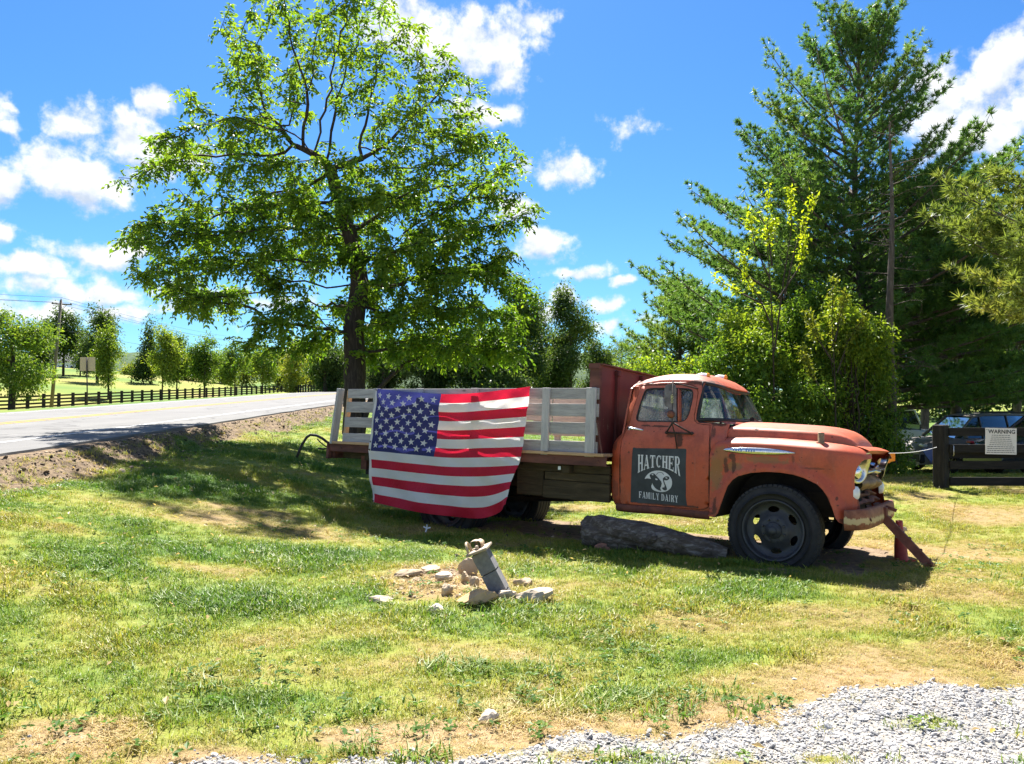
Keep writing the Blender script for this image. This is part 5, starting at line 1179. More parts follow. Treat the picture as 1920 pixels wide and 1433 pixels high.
ck.add([fsgn(*sgn(a, b), .0022) for a, b in [(818, 635), (845, 604), (885, 592), (925, 602), (952, 640), (944, 642), (920, 610), (885, 600), (848, 611), (826, 640)]], [(0, 1, 8, 9), (1, 2, 7, 8), (2, 3, 6, 7), (3, 4, 5, 6)]); ck.build('cow_face', black_sign, emblem)
ce = MB()
for cx, cy_, rx, ry in ((825, 715, 20, 13), (760, 636, 16, 10), (990, 690, 18, 9), (940, 842, 18, 6)): ce.add([fsgn(*sgn(cx + rx * math.cos(q), cy_ + ry * math.sin(q) + rx * .3 * math.cos(q)), .0034) for q in np.linspace(0, 2 * math.pi, 13)[:-1]], [list(range(12))])
ce.build('cow_eye', sign_white, emblem)

# ---- wheels
def tyre(rad, wd, rim_r, n=56):
    mb = MB(); h = wd / 2
    prof = [(rim_r, h * .62), (rim_r + .012, h * .80), (rim_r + .035, h * .93), (rim_r + .075, h * 1.0), (rad - .095, h * 1.0), (rad - .060, h * .975), (rad - .056, h * .955), (rad - .030, h * .91), (rad - .010, h * .82), (rad, h * .70), (rad, h * .34), (rad - .012, h * .33), (rad - .012, h * .27), (rad + .001, h * .26), (rad + .001, -h * .26), (rad - .012, -h * .27), (rad - .012, -h * .33), (rad, -h * .34), (rad, -h * .70), (rad - .010, -h * .82), (rad - .03, -h * .91), (rad - .06, -h * .97), (rad - .1, -h), (rim_r + .06, -h), (rim_r, -h * .62)]
    mb.lathe(prof[::-1], 64)
    for k in range(n):
        a = 2 * math.pi * k / n
        for sg in (-1, 1):
            mb.box((math.cos(a) * (rad - .0165), math.sin(a) * (rad - .0165), sg * h * .80), (.026, 2 * math.pi * rad / n * .74, h * .24), Matrix.Rotation(a, 3, 'Z') @ Matrix.Rotation(sg * R(18), 3, 'Y'))
    return mb.mesh('tyre', rubber)
TY = tyre(.437, .215, .278)
def disc_mesh():
    # dished steel disc with six oval holes; axis +Z is outward
    hz = lambda r: float(np.interp(r, [0, .05, .075, .125, .135, .16, .20, .235, .262, .27], [.06, .06, .02, .018, .0, -.012, -.03, -.022, -.012, .02]))
    outl = [(.265 * math.cos(q), .265 * math.sin(q)) for q in np.linspace(0, 2 * math.pi, 49)[:-1]]; holes = []
    for k in range(6):
        a = R(90 + 60 * k); holes.append([(math.cos(a) * (.197 + .029 * math.sin(q)) - math.sin(a) * .054 * math.cos(q), math.sin(a) * (.197 + .029 * math.sin(q)) + math.cos(a) * .054 * math.cos(q)) for q in np.linspace(0, 2 * math.pi, 17)[:-1]])
    V2, F2 = cdt(outl, holes, .022); mb = MB()
    V_ = [Vector((x, y, hz(math.hypot(x, y)))) for x, y in V2]; mb.add(V_, [tuple(f) for f in F2], True); mb.add([v + Vector((0, 0, -.008)) for v in V_], [tuple(f)[::-1] for f in F2], True)
    for h in holes:
        r0 = [Vector((x, y, hz(math.hypot(x, y)))) for x, y in h]; mb.grid([r0 + [r0[0]], [p + Vector((0, 0, -.02)) for p in r0 + [r0[0]]]])
    mb.lathe([(.236, -.10), (.252, -.02), (.262, .0), (.266, .035), (.278, .062), (.290, .066), (.292, .055), (.282, .045), (.278, .0), (.276, -.11)], 56)
    return mb.mesh('wheel', wheel_m)
DM = disc_mesh()
hubm = MB(); hubm.lathe([(0, .095), (.025, .094), (.038, .085), (.045, .05), (.070, .045), (.078, .03), (.082, .0)], 28); HUB = hubm.mesh('hub', wheel_m)
nut = MB(); nut.lathe([(0, .022), (.007, .022), (.012, .016), (.0125, 0)], 6); NUT = nut.mesh('lug_nut', simple('lug_steel', (.03, .03, .033), (.11, .105, .10), 20, .5, .5)); 
def wheel(s, y, z, out=-1, hub=True, spin=0, disc=True):
    wo = link('wheel', DM, truck); wo.location = (s, y, z); wo.rotation_euler = (R(90) if out < 0 else R(-90), R(spin) * 0, 0)
    wo.rotation_euler = (Matrix.Rotation(R(90 if out < 0 else -90), 3, 'X') @ Matrix.Rotation(R(spin), 3, 'Z')).to_euler()
    link('tyre', TY, wo).location = (0, 0, -.045)
    if hub:
        link('hub', HUB, wo)
        for k in range(8):
            a = R(45 * k + 22); link('lug_nut', NUT, wo).location = (.105 * math.cos(a), .105 * math.sin(a), .018)
    return wo
wheel(-.04, .075, .318, -1, True, 4)
wheel(-.04, 2 * YC - .075, .318, 1, True, 20)
wheel(-3.975, .04, .275, -1, True, 12).location.y = .09
for y, o in ((.33, 1), (1.57, -1), (1.81, 1)): wheel(-3.975, y, .275, o, False, 30)
# ---- chassis under it
mb = MB()
for y in (.55, 1.35): mb.box((-2.6, y, .60), (6.4, .075, .17))
for s in (-5.4, -4.5, -3.4, -2.2, -1.0, .4): mb.box((s, YC, .60), (.08, .72, .12))
mb.build('frame_rail', chassis_m, truck)
mb = MB(); mb.tube([(-3.975, .2, .275), (-3.975, 1.7, .275)], .055, 12); mb.lathe([(0, .17), (.09, .15), (.15, .05), (.16, 0), (.15, -.05), (.09, -.15), (0, -.17)], 20, Matrix.Translation((-3.975, YC, .275)) @ Matrix.Rotation(R(90), 4, 'Y')); mb.tube([(-3.8, YC, .30), (-1.2, YC, .50)], .035, 10); mb.build('rear_axle', chassis_m, truck)
mb = MB(); mb.tube([(-.04, .2, .318), (-.04, 1.7, .318)], .04, 10); mb.build('front_axle', chassis_m, truck)
mb = MB()
for y in (.50, 1.40):
    for i in range(5): mb.bar((-3.975 - .55 + .07 * i, y, .40 - .015 * i), (-3.975 + .55 - .07 * i, y, .40 - .015 * i), .06, .012)
    for i in range(4): mb.bar((-.04 - .45 + .07 * i, y, .42 - .015 * i), (-.04 + .45 - .07 * i, y, .42 - .015 * i), .06, .012)
mb.build('leaf_spring', chassis_m, truck)
mb = MB(); mb.box((-.10, YC, .70), (.7, .55, .5), None, .05); mb.build('engine', chassis_m, truck)
# oily timbers under the deck
for z0, z1, s0, s1, y in ((.742, .832, -5.85, -1.80, .10), (.648, .738, -2.62, -1.80, .09), (.44, .644, -2.64, -1.80, .095), (.45, .835, -3.02, -2.66, .13)):
    mb = MB(); mb.box(((s0 + s1) / 2, y + .03, (z0 + z1) / 2), (s1 - s0, .05, z1 - z0), None, .006); mb.build('under_timber', dark_wood, truck)
mb = MB(); mb.box((-2.42, .085, .785), (.035, .012, .04)); mb.build('tie_plate', chrome_dull, truck)
for s in (-5.3, -4.6, -3.4, -2.3):
    mb = MB(); mb.box((s, YC, .78), (.10, 1.9, .09), None, .006); mb.build('cross_timber', dark_wood, truck)
mb = MB(); mb.box((-5.90, .22, .79), (.06, .5, .10)); mb.box((-5.45, .14, .70), (.10, .08, .18)); mb.build('rear_bracket', rail_rust, truck)
# deck: steel side rail, planks, headboard
BY0, BY1 = -.10, 2.0
for far, y in ((0, BY0 + .02), (1, BY1 - .02)):
    sg = -1 if not far else 1
    mb = MB(); mb.box((-3.855, y, .886), (4.20, .008, .098)); mb.box((-3.855, y - sg * .03, .839), (4.20, .06, .008)); mb.box((-3.855, y - sg * .03, .934), (4.20, .06, .008))
    for s in np.arange(-5.7, -1.8, .55): mb.lathe([(0, .008), (.012, .006), (.014, 0)], 8, Matrix.Translation((s, y + sg * .004, .89)) @ Matrix.Rotation(R(90) * (1 if sg < 0 else -1), 4, 'X'))
    mb.build('deck_rail', rail_rust, truck)
mb = MB(); mb.box((-5.945, YC, .845), (.03, 2.1, .19)); mb.box((-5.93, BY0 + .02, .80), (.045, .06, .13)); mb.build('tail_rail', rail_rust, truck)
for i in range(9):
    mb = MB(); mb.box((-3.84, BY0 + .10 + .2375 * i, .955), (4.12, .228, .034), None, .004); mb.build('deck_plank', tan_wood, truck)
HB = thing  # headboard is a part of the truck
mb = MB(); mb.box((-1.905, YC + .03, 1.42), (.012, 1.96, 1.03)); mb.build('headboard', head_red, truck)
hb = truck.children[-1]
mb = MB()
mb.box((-1.955, BY0 + .075, 1.42), (.10, .012, 1.02)); mb.box((-1.90, BY0 + .10, 1.42), (.012, .06, 1.02)); mb.box((-2.005, BY0 + .10, 1.42), (.012, .06, 1.02)); mb.box((-1.955, BY0 + .092, 1.925), (.13, .08, .06)); mb.build('corner_post', rail_rust, hb)
mb = MB(); mb.box((-1.955, BY1, 1.42), (.10, .05, 1.02)); mb.build('corner_post', rail_rust, hb)
for y in (.40, 1.08, 1.6):
    mb = MB(); mb.box((-1.882, y, 1.40), (.035, .055, .98)); mb.box((-1.875, y, 1.875), (.06, .075, .07), None, .012); mb.build('headboard_rib', simple('rib_red', (.05, .012, .012), (.11, .022, .02), 5, .7) if y == .40 else MATS['rib_red'], hb)
mb = MB(); mb.box((-1.905, YC + .03, 1.945), (.09, 1.98, .016)); mb.build('headboard_cap', rail_rust, hb)
mb = MB(); mb.bar((-1.895, -.055, 1.33), (-1.80, -.06, .86), .018, .012); mb.build('stay_strap', rail_rust, hb)
# stake sides: four boards on posts, near and far
mb = MB()
BZ = ((1.555, 1.679), (1.362, 1.503), (1.164, 1.298), (.957, 1.094))
for far in (0, 1):
    y = BY0 + .055 if not far else BY1 - .055; sg = -1 if not far else 1
    for i, (z0, z1) in enumerate(BZ):
        for s0, s1 in ((-5.72, -3.62), (-3.60, -1.885)):
            k = rr.uniform(-.006, .006); lean = .10 * (z0 - .93) if s0 < -5 else 0
            mb = MB(); mb.box(((s0 + lean + s1) / 2, y + k * .3, (z0 + z1) / 2 + k), (s1 - s0 - lean, .022, z1 - z0), Matrix.Rotation(k * .4, 3, 'Y'), .003); mb.build('slat', slat_m, truck)
    for s, wd in ((-5.11, .10), (-4.38, .10), (-3.53, .10), (-2.53, .092), (-1.962, .115)):
        mb = MB(); mb.box((s, y + sg * .031, 1.308), (wd, .036, .752), None, .004); mb.build('stake', post_m, truck)
    mb = MB(); mb.bar((-5.865, y + sg * .03, .937), (-5.775, y + sg * .03, 1.686), .04, .115, (0, 1, 0), .004); mb.build('stake', post_m, truck)
    mb = MB(); mb.bar((-5.70, y - sg * .03, .96), (-5.66, y - sg * .03, 1.66), .04, .06, (0, 1, 0)); mb.bar((-2.9, y - sg * .03, .96), (-2.9, y - sg * .03, 1.66), .04, .06, (0, 1, 0)); mb.build('inner_stake', tan_wood, truck)

# ================================================================ FLAG hung over the stake side
flag_red = flatm('flag_red', (.62, .012, .045), .6, var=.06); flag_white = flatm('flag_white', (.84, .83, .81), .65, var=.04); flag_blue = flatm('flag_blue', (.032, .037, .175), .6, var=.08)
for nm in ('flag_red', 'flag_white', 'flag_blue'):
    t = MATS[nm].node_tree; p = next(n for n in t.nodes if n.type == 'BSDF_PRINCIPLED'); o_ = next(n for n in t.nodes if n.type == 'OUTPUT_MATERIAL'); cs = p.inputs['Base Color'].links[0].from_socket
    co = objco(t); wv_ = noise(t, vmth(t, 'MULTIPLY', co, (700, 700, 700)), 1.0, 2); bmp = node(t, 'ShaderNodeBump', {'Height': mth(t, 'ADD', noise(t, co, 16, 5, .65, 1.5), mth(t, 'MULTIPLY', noise(t, vmth(t, 'MULTIPLY', vmth(t, 'ADD', co, vmth(t, 'MULTIPLY', noise(t, co, 2.0, 2), (.4, .4, .4))), (9, 3, 4)), 2.2, 4, .6), 1.3)), 'Strength': .55, 'Distance': .018}); t.links.new(bmp.outputs[0], p.inputs['Normal'])
    tr = node(t, 'ShaderNodeBsdfTranslucent', {0: cs}); ms = node(t, 'ShaderNodeMixShader', {0: .38, 1: p.outputs[0], 2: tr.outputs[0]}); t.links.new(ms.outputs[0], o_.inputs[0])
FU = [0, .25, .5, .75, 1.0]
C0 = [(-5.052, 1.679), (-4.50, 1.636), (-3.80, 1.606), (-3.22, 1.640), (-2.696, 1.695)]
C7 = [(-5.119, .872), (-4.55, .855), (-3.86, .838), (-3.30, .865), (-2.776, .894)]
C10 = [(-5.087, .543), (-4.51, .524), (-3.83, .512), (-3.32, .533), (-2.872, .611)]
C13 = [(-5.045, .217), (-4.44, .171), (-3.78, .147), (-3.24, .172), (-2.861, .365)]
def flag_pt(u, v):
    def row(Cx):
        # Catmull-Rom through the five control points
        k = min(int(u * 4), 3); f = u * 4 - k; P = [Vector(Cx[max(0, min(4, k + i))]) for i in (-1, 0, 1, 2)]
        return .5 * ((2 * P[1]) + (P[2] - P[0]) * f + (2 * P[0] - 5 * P[1] + 4 * P[2] - P[3]) * f * f + (3 * P[1] - P[0] - 3 * P[2] + P[3]) * f ** 3)
    vs = [0, 7 / 13, 10 / 13, 1]; rows = [row(c) for c in (C0, C7, C10, C13)]
    k = 0 if v < vs[1] else (1 if v < vs[2] else 2); f = (v - vs[k]) / (vs[k + 1] - vs[k]); p = rows[k].lerp(rows[k + 1], f)
    hang = S1(.45, 1.0, v)
    d = .012 * math.sin(7 * u + 9 * v) * (1 - hang) + hang * (.045 * math.sin(9.0 * u + 5 * v) + .02 * math.sin(21 * u - 6 * v)) + .010 * math.sin(26 * u + 14 * v + 2 * math.sin(6 * v)) + .007 * math.sin(40 * u * (1 - .4 * v) - 22 * v) + .05 * (float(fbm(np.array(u * 5 + v * 2.2), np.array(v * 4 - u * 1.5), 4, 3)) - .5) + .016 * abs(float(fbm(np.array(u * 9 - v * 5), np.array(v * 6 + u * 3), 3, 13)) - .5)
    d += .012 * math.exp(-((v - .55 * u) / .05) ** 2) * S1(.4, .1, u) + .018 * math.exp(-((v - .05 - .9 * abs(u - .83)) / .05) ** 2) * S1(.5, .65, u)
    d += -.13 * S1(.85, 1.0, u) * S1(.55, 1.0, v) * -1 + .02 * math.sin(5 * (u + v)) * S1(.2, .6, v)
    return Vector((p.x, BY0 - .050 - d * .8 - .02 * hang, p.y))
NU, NV = 100, 78
V = [truck.matrix_world @ flag_pt(i / NU, j / NV) for j in range(NV + 1) for i in range(NU + 1)]; F = []; FM = []
for j in range(NV):
    for i in range(NU):
        a = j * (NU + 1) + i; F.append((a, a + NU + 1, a + NU + 2, a + 1)); st = j * 13 // NV
        FM.append(2 if (st < 7 and i < NU * .43) else (0 if st % 2 == 0 else 1))
flag = link('american_flag', np_mesh('american_flag', V, F, [flag_red, flag_white, flag_blue], True, FM)); tag(flag, 'stars and stripes flag draped over the grey slats of the truck bed', 'flag')
mb = MB(); mb.grid([[truck.matrix_world @ (flag_pt(u, v) + Vector((0, -.003, 0))) for u in (0.0, .012, .026)] for v in np.linspace(0, 1, 40)]); hoist = mb.build('hoist_band', flag_white, flag)
mb = MB()
for v in (.01, .46, .53, .99): mb.lathe([(.004, .002), (.011, .004), (.012, 0)], 10, truck.matrix_world @ Matrix.Translation(flag_pt(.013, v) + Vector((0, -.006, 0))) @ Matrix.Rotation(R(90), 4, 'X'))
mb.build('grommet', black_iron, hoist)
for r_ in range(9):
    for c_ in range(6 if r_ % 2 == 0 else 5):
        u0 = .026 + (.404) * ((c_ * 2 + (1 if r_ % 2 == 0 else 2)) / 12.0); v0 = (7 / 13) * ((r_ + 1) / 10.0); pts = []
        ro = rr.uniform(-.15, .15)
        for k in range(10):
            q = math.pi / 2 + k * math.pi / 5 + ro; r2 = .047 if k % 2 == 0 else .019; pts.append((u0 + r2 * math.cos(q) / 2.33, v0 - r2 * math.sin(q) / 1.50))
        V_ = [truck.matrix_world @ (flag_pt(u0, v0) + Vector((0, -.0035, 0)))] + [truck.matrix_world @ (flag_pt(max(0, a), b) + Vector((0, -.0035, 0))) for a, b in pts]
        mb = MB(); mb.add(V_, [(0, 1 + k, 1 + (k + 1) % 10) for k in range(10)]); mb.build('star', flag_white, flag)

# ================================================================ LOG, STONES, BLOCKS, HOSE
def rock(name, label, cat, loc, size, mat, seed, rot=0, group=None, flat=.6, parent=None):
    r = random.Random(seed); mb = MB(); n = 14; m = 8; P = []
    pl_ = [(Vector((r.gauss(0, 1), r.gauss(0, 1), r.gauss(0, .8))).normalized(), r.uniform(.55, .9)) for _ in range(11)]
    for j in range(m + 1):
        th = math.pi * j / m; row = []
        for i in range(n):
            a = 2 * math.pi * i / n; v = Vector((math.sin(th) * math.cos(a), math.sin(th) * math.sin(a), math.cos(th))); d = 1.0
            for q, c in pl_:
                k = v.dot(q)
                if k > 1e-4: d = min(d, c / k)
            d *= 1 + .05 * math.sin(5 * a + seed) * math.sin(3 * th)
            row.append(Vector((v.x * d * size[0], v.y * d * size[1], v.z * d * size[2])))
        P.append(row)
    mb.grid(P[::-1], False, True); o = mb.build(name, mat); o.location = loc; o.rotation_euler = (r.uniform(-.15, .15), r.uniform(-.15, .15), rot); return tag(o, label, cat, group)
LOGP = [((.80, 8.30, .165), .165), ((.93, 8.22, .168), .178), ((1.10, 8.12, .155), .165), ((1.30, 8.0, .135), .155), ((1.52, 7.90, .115), .15), ((1.72, 7.80, .095), .14), ((1.88, 7.74, .065), .12), ((2.02, 7.68, .045), .095), ((2.13, 7.64, .03), .075)]
mb = MB(); P = []; nn = 56; NL = 70
lc = np.array([c for c, _ in LOGP]); lr = np.array([r_ for _, r_ in LOGP]); lt = np.linspace(0, len(LOGP) - 1, NL)
for i, f in enumerate(lt):
    c = Vector([float(np.interp(f, range(len(LOGP)), lc[:, k])) for k in range(3)]); r_ = float(np.interp(f, range(len(LOGP)), lr)); d = Vector((lc[-1] - lc[0])).normalized(); s_ = d.cross(Vector((0, 0, 1))).normalized(); u_ = s_.cross(d); row = []; base = c + Vector((0, 0, tz(c[0], c[1])))
    for k in range(nn):
        q = 2 * math.pi * k / nn; n1 = float(fbm(np.array(math.cos(q) * 1.3 + 9), np.array(math.sin(q) * 1.3 + f * .55), 3, 5)) - .5; n2 = float(fbm(np.array(math.cos(q) * 7 + 3), np.array(math.sin(q) * 7 + f * .8), 2, 8)) - .5
        row.append(base + s_ * math.cos(q) * r_ * (1 + .55 * n1 + .22 * n2) + u_ * math.sin(q) * r_ * (1 + .55 * n1 + .22 * n2) + d * ((.10 * n1 + .05 * n2) if i == 0 else 0))
    P.append(row)
mb.grid(P, True, True); nb_ = len(mb.v); mb.add([sum(P[0], Vector()) / nn + Vector((.05, -.02, 0))] + P[0], [(0, 1 + (k + 1) % nn, 1 + k) for k in range(nn)]); mb.add([sum(P[-1], Vector()) / nn] + P[-1], [(0, 1 + k, 1 + (k + 1) % nn) for k in range(nn)])
logo = mb.build('fallen_log', log_m); tag(logo, 'weathered grey log lying on the ground under the cab', 'log')
mb = MB(); 
for sx, sy, sz_, r_ in ((1.42, 7.77, .19, .045), (1.94, 7.62, .09, .05)): mb.lathe([(0, .03), (r_ * .7, .03), (r_, .0), (r_ * 1.3, -.05)], 12, Matrix.Translation((sx, sy, sz_ + tz(sx, sy) - .02)) @ Matrix.Rotation(R(60), 4, 'X') @ Matrix.Rotation(R(25), 4, 'Y'))
mb.build('branch_stub', log_m, logo)
g_ = 'stones round the leaning block pillar'
for i, (lb, px, py, sx, sy, szz, m, rot) in enumerate([
    ('long pale stone at the back left of the pile', 773, 1079, .140, .08, .045, stone_m, .2), ('tilted flat slab behind the long pale stone', 806, 1070, .10, .09, .035, stone_m, .9), ('whitish stone in the middle of the pile', 833, 1086, .075, .07, .05, pale_stone, .4),
    ('shaded brown stone leaning behind the block pillar', 877, 1078, .105, .05, .085, stone_m, .1), ('small round stone left of the block pillar foot', 889, 1097, .05, .05, .045, stone_m, 0), ('biggest ochre stone in front of the block pillar', 893, 1124, .165, .11, .07, orange_stone, .15),
    ('pale rounded stone at the right of the pile', 1006, 1122, .155, .11, .065, pale_stone, -.1), ('thin flat stone right behind the block pillar', 982, 1095, .085, .05, .035, stone_m, .2), ('flat leaf-shaped stone alone at the left of the pile', 714, 1123, .115, .06, .022, pale_stone, -.2),
    ('small white stone in the grass left of the ochre one', 817, 1138, .065, .06, .035, pale_stone, .5), ('wedge-shaped pale stone half buried left of the ochre one', 837, 1110, .06, .05, .06, stone_m, 1.1), ('whitish stone squeezed between pillar foot and pale rounded stone', 951, 1120, .075, .05, .05, pale_stone, .3),
    ('little brown stone above the small round one', 872, 1090, .045, .04, .05, stone_m, .9)]):
    Y = 1443 * 1.55 / (py - 752); X = (px - 960) / 1443 * Y; rock('stone', lb, 'stone', (X, Y, tz(X, Y) + szz * .7), (sx * 1.1, sy * 1.1, szz * 1.15), m, 20 + i, rot, g_)
rock('stone', 'lone pale stone lying in the grass in the foreground', 'stone', (-.115, 3.84, tz(-.115, 3.84) + .022), (.068, .05, .036), pale_stone, 7, .3)
rock('brick', 'reddish brown broken brick in the grass by the left end of the log', 'brick', (.975, 8.06, tz(.975, 8.06) + .03), (.125, .06, .055), brick_m, 3, .1)
rock('stone', 'small white stone in the sunny grass right of the bumper', 'stone', (5.1, 10.1, tz(5.1, 10.1) + .02), (.09, .05, .04), pale_stone, 9, .1)
# leaning pillar of concrete blocks
PT = thing('block_pillar', 'leaning pillar of three grey concrete blocks among the stones', 'pillar')
pb = Vector((-.068, 6.20, tz(-.068, 6.2) - .02)); pa = Vector((-.215, .03, .40)).normalized(); pq = Matrix.Rotation(R(-8), 3, 'Z'); 
zax = pa; xax = (pq @ Vector((1, 0, 0))); xax = (xax - zax * xax.dot(zax)).normalized(); yax = zax.cross(xax); PM = Matrix((xax, yax, zax)).transposed()
for i, (z0, z1) in enumerate(((-.10, .052), (.058, .232), (.238, .412))):
    mb = MB(); mb.box((0, 0, 0), (.132, .150, z1 - z0), None, .003); o = mb.build('concrete_block', concrete, PT); o.matrix_local = Matrix.Translation(pb + PM @ Vector((.004 * i, -.003 * i, (z0 + z1) / 2))) @ PM.to_4x4()
cp = thing('cap_stone', 'tan slab with bent straps resting askew on top of the block pillar', 'slab'); cp.matrix_world = Matrix.Translation(pb + PM @ Vector((.0, 0, .417))) @ PM.to_4x4() @ Matrix.Rotation(R(6), 4, 'Y')
mb = MB(); mb.box((.01, -.02, .014), (.18, .26, .020), None, .004); mb.build('slab', cap_m, cp)
mb = MB()
def band(pts, wd, axis_, th=.006):
    for a, b in zip(pts[:-1], pts[1:]): mb.bar(a, b, wd, th, axis_)
q = [Vector((-.05, -.15 + .06 * (1 - math.cos(a)) - .0, .03 + .075 * math.sin(a))) for a in np.linspace(0, math.pi, 10)]
mb.tube(q, .011, 8); mb.build('strap_loop', strap_m, cp)
mb = MB(); q = [Vector((.02 + .03 * math.cos(a), .02, .055 + .03 * math.sin(a))) for a in np.linspace(-1.2, 4.2, 14)]; mb.grid([[p + Vector((0, w2, 0)) for p in q] for w2 in (-.05, .05)]); mb.grid([[p * 1.0 + Vector((.004, w2, -.004)) for p in q] for w2 in (.05, -.05)]); mb.build('strap_roll', strap_m, cp)
mb = MB(); q = [Vector((-.03 + .05 * math.cos(a), .06, .05 + .04 * math.sin(a))) for a in np.linspace(-.6, 3.6, 14)]; mb.grid([[p + Vector((0, w2, 0)) for p in q] for w2 in (-.035, .045)]); mb.grid([[p + Vector((.004, w2, -.004)) for p in q] for w2 in (.045, -.035)]); mb.tube([(.02, -.10, .04), (.0, -.02, .045), (-.02, .06, .04)], .014, 8); mb.build('strap_roll', cap_m, cp)
# black hose at the tail of the bed
hz_ = lambda px, py: Vector(tuple(at(px, py, 10.75)))
hp = [hz_(*p) for p in ((557, 858), (561, 846), (567, 833), (575, 820), (582, 815.5), (593, 816.5), (604, 822), (613, 829), (622, 834))]; mb = MB(); mb.tube(hp, .019, 8); hose = mb.build('hose', rubber); tag(hose, 'black bent hose sticking out behind the tail of the truck bed', 'hose')
mb = MB(); mb.tube([hz_(595, 823), hz_(600, 829), hz_(609, 836), hz_(618, 841)], .010, 6); mb.tube([hz_(617, 841), hz_(606, 842), hz_(596, 841)], .013, 6); mb.build('loose_end', rubber, hose)
# red post with a pale band behind the tow beam
rp = thing('red_post', 'short tapered red post with a pale band behind the tow beam', 'post', (4.0, 7.95, tz(4.0, 7.95))); rp.rotation_euler = (0, R(-3), .3)
redp = simple('post_red', (.24, .022, .018), (.42, .06, .045), 9, .5, 0, .15, .002)
mb = MB(); mb.lathe([(.075, -.05), (.075, .01), (.066, .03), (.058, .18), (.050, .24)], 16); mb.box((0, 0, .004), (.20, .18, .018)); mb.build('base', redp, rp)
mb = MB(); mb.lathe([(.051, .24), (.045, .30)], 16); mb.build('band', simple('band_pale', (.50, .42, .38), (.66, .58, .53), 9, .6), rp)
mb = MB(); mb.lathe([(.036, .295), (.034, .41), (.022, .412), (0, .412)], 12); mb.build('tip', redp, rp)
# litter by the rear wheel
mb = MB(); lx_, ly_ = px_(801, 9.05), 9.05; lz_ = tz(lx_, ly_); 
for a in (.3, 1.5, 2.6, 4.4): mb.bar((lx_, ly_, lz_ + .06), (lx_ + .045 * math.cos(a), ly_ - .01, lz_ + .06 + .045 * math.sin(a)), .010, .014)
tag(mb.build('paper_scrap', flatm('paper', (.78, .78, .78), .8)), 'small white paper scrap in the grass by the rear wheel', 'litter')

# ================================================================ RIGHT: FENCE, SIGN, ROPE, CARS
FX, FYR = 7.62, 13.7; fz = tz(FX, FYR); rf = thing('rail_fence', 'black four-board fence end standing right of the truck nose', 'fence', (FX, FYR, fz))
mb = MB(); mb.box((0, .0, .53), (.205, .205, 1.20), Matrix.Rotation(R(38), 3, 'Z'), .012); mb.build('post', black_post, rf)
for z, h in ((1.01, .145), (.715, .145), (.425, .145), (.135, .15)):
    mb = MB(); mb.box((2.06, -.09, z), (3.92, .035, h), None, .004); mb.build('rail', black_board, rf)
mb = MB(); mb.box((1.35, .03, .60), (2.5, .03, .13)); mb.build('backing_board', black_board, rf)
mb = MB(); mb.box((2.44, .02, .53), (.15, .13, 1.16)); mb.build('post', black_post, rf)
mb = MB(); mb.tube([(.15, -.115, .78), (.155, -.13, .76), (.155, -.13, .60), (.14, -.115, .585)], .007, 6); mb.build('hook', chrome_dull, rf)
ws_ = thing('warning_sign', 'pale warning notice screwed to the rails of the black fence', 'sign', (FX, FYR - .12, fz)); ws_.rotation_euler = (0, R(1.2), 0)
x0, x1, z0, z1 = .70, 1.25, .635, 1.095
signw = simple('notice_board', (.74, .68, .65), (.82, .76, .73), 5, .6, 0, .05); ink = flatm('notice_ink', (.018, .016, .018), .6); ink2 = flatm('notice_small_ink', (.13, .11, .11), .6)
mb = MB(); mb.box(((x0 + x1) / 2, 0, (z0 + z1) / 2), (x1 - x0, .008, z1 - z0)); mb.build('board', signw, ws_)
fc = bpy.data.curves.new('lettering', 'FONT'); fc.body = 'WARNING'; fc.size = .096; fc.align_x = 'CENTER'; fc.offset = .0022; fc.space_character = 1.03; fc.materials.append(ink); ft_ = bpy.data.objects.new('lettering_source', fc); COL.objects.link(ft_); bpy.context.view_layer.update(); fm_ = bpy.data.meshes.new_from_object(ft_.evaluated_get(bpy.context.evaluated_depsgraph_get())); bpy.data.objects.remove(ft_); fo_ = link('lettering', fm_, ws_); fo_.location = ((x0 + x1) / 2 + .012, -.0065, z1 - .092); fo_.rotation_euler = (R(90), 0, 0)
mb = MB(); r = random.Random(3)
for i in range(10):
    z = z1 - .125 - .0335 * i; a = x0 + (.11 - .008 * i if i < 6 else .035); b = x1 - (.12 - .010 * i if i < 6 else .04); x = a
    while x < b:
        wl = r.uniform(.018, .055); e = min(x + wl, b); mb.box(((x + e) / 2, -.0052, z), (e - x, .0015, .0105 if i < 6 else .012)); x = e + .009
mb.build('small_print', ink2, ws_)
mb = MB()
for a, b in ((x0 + .025, z1 - .03), (x0 + .03, z0 + .03), (x1 - .03, z0 + .03)): mb.lathe([(0, .004), (.007, .003), (.008, 0)], 8, Matrix.Translation((a, -.004, b)) @ Matrix.Rotation(R(90), 4, 'X'))
mb.build('screw', ink, ws_)
# cord from the truck nose to the fence post with an orange flag
ca_, cb_ = tl(.72, 1.68, 1.09), Vector((FX - .13, FYR - .10, fz + .74)); pts = [ca_.lerp(cb_, f) - Vector((0, 0, .03 * 4 * f * (1 - f))) for f in np.linspace(0, 1, 16)]
mb = MB(); mb.tube(pts, .0042, 5); cord = mb.build('cord', flatm('cord_white', (.62, .62, .62), .8)); tag(cord, 'white cord stretched from the truck nose to the black fence post', 'cord')
q = pts[1]; mb = MB(); mb.grid([[q + Vector((.09 * f, .02 * math.sin(5 * f), -.10 * g * (1 - .25 * f))) for f in np.linspace(-1, .6, 5)] for g in np.linspace(0, 1, 4)]); mb.build('orange_flag', flatm('flag_orange', (.85, .30, .02), .6), cord)

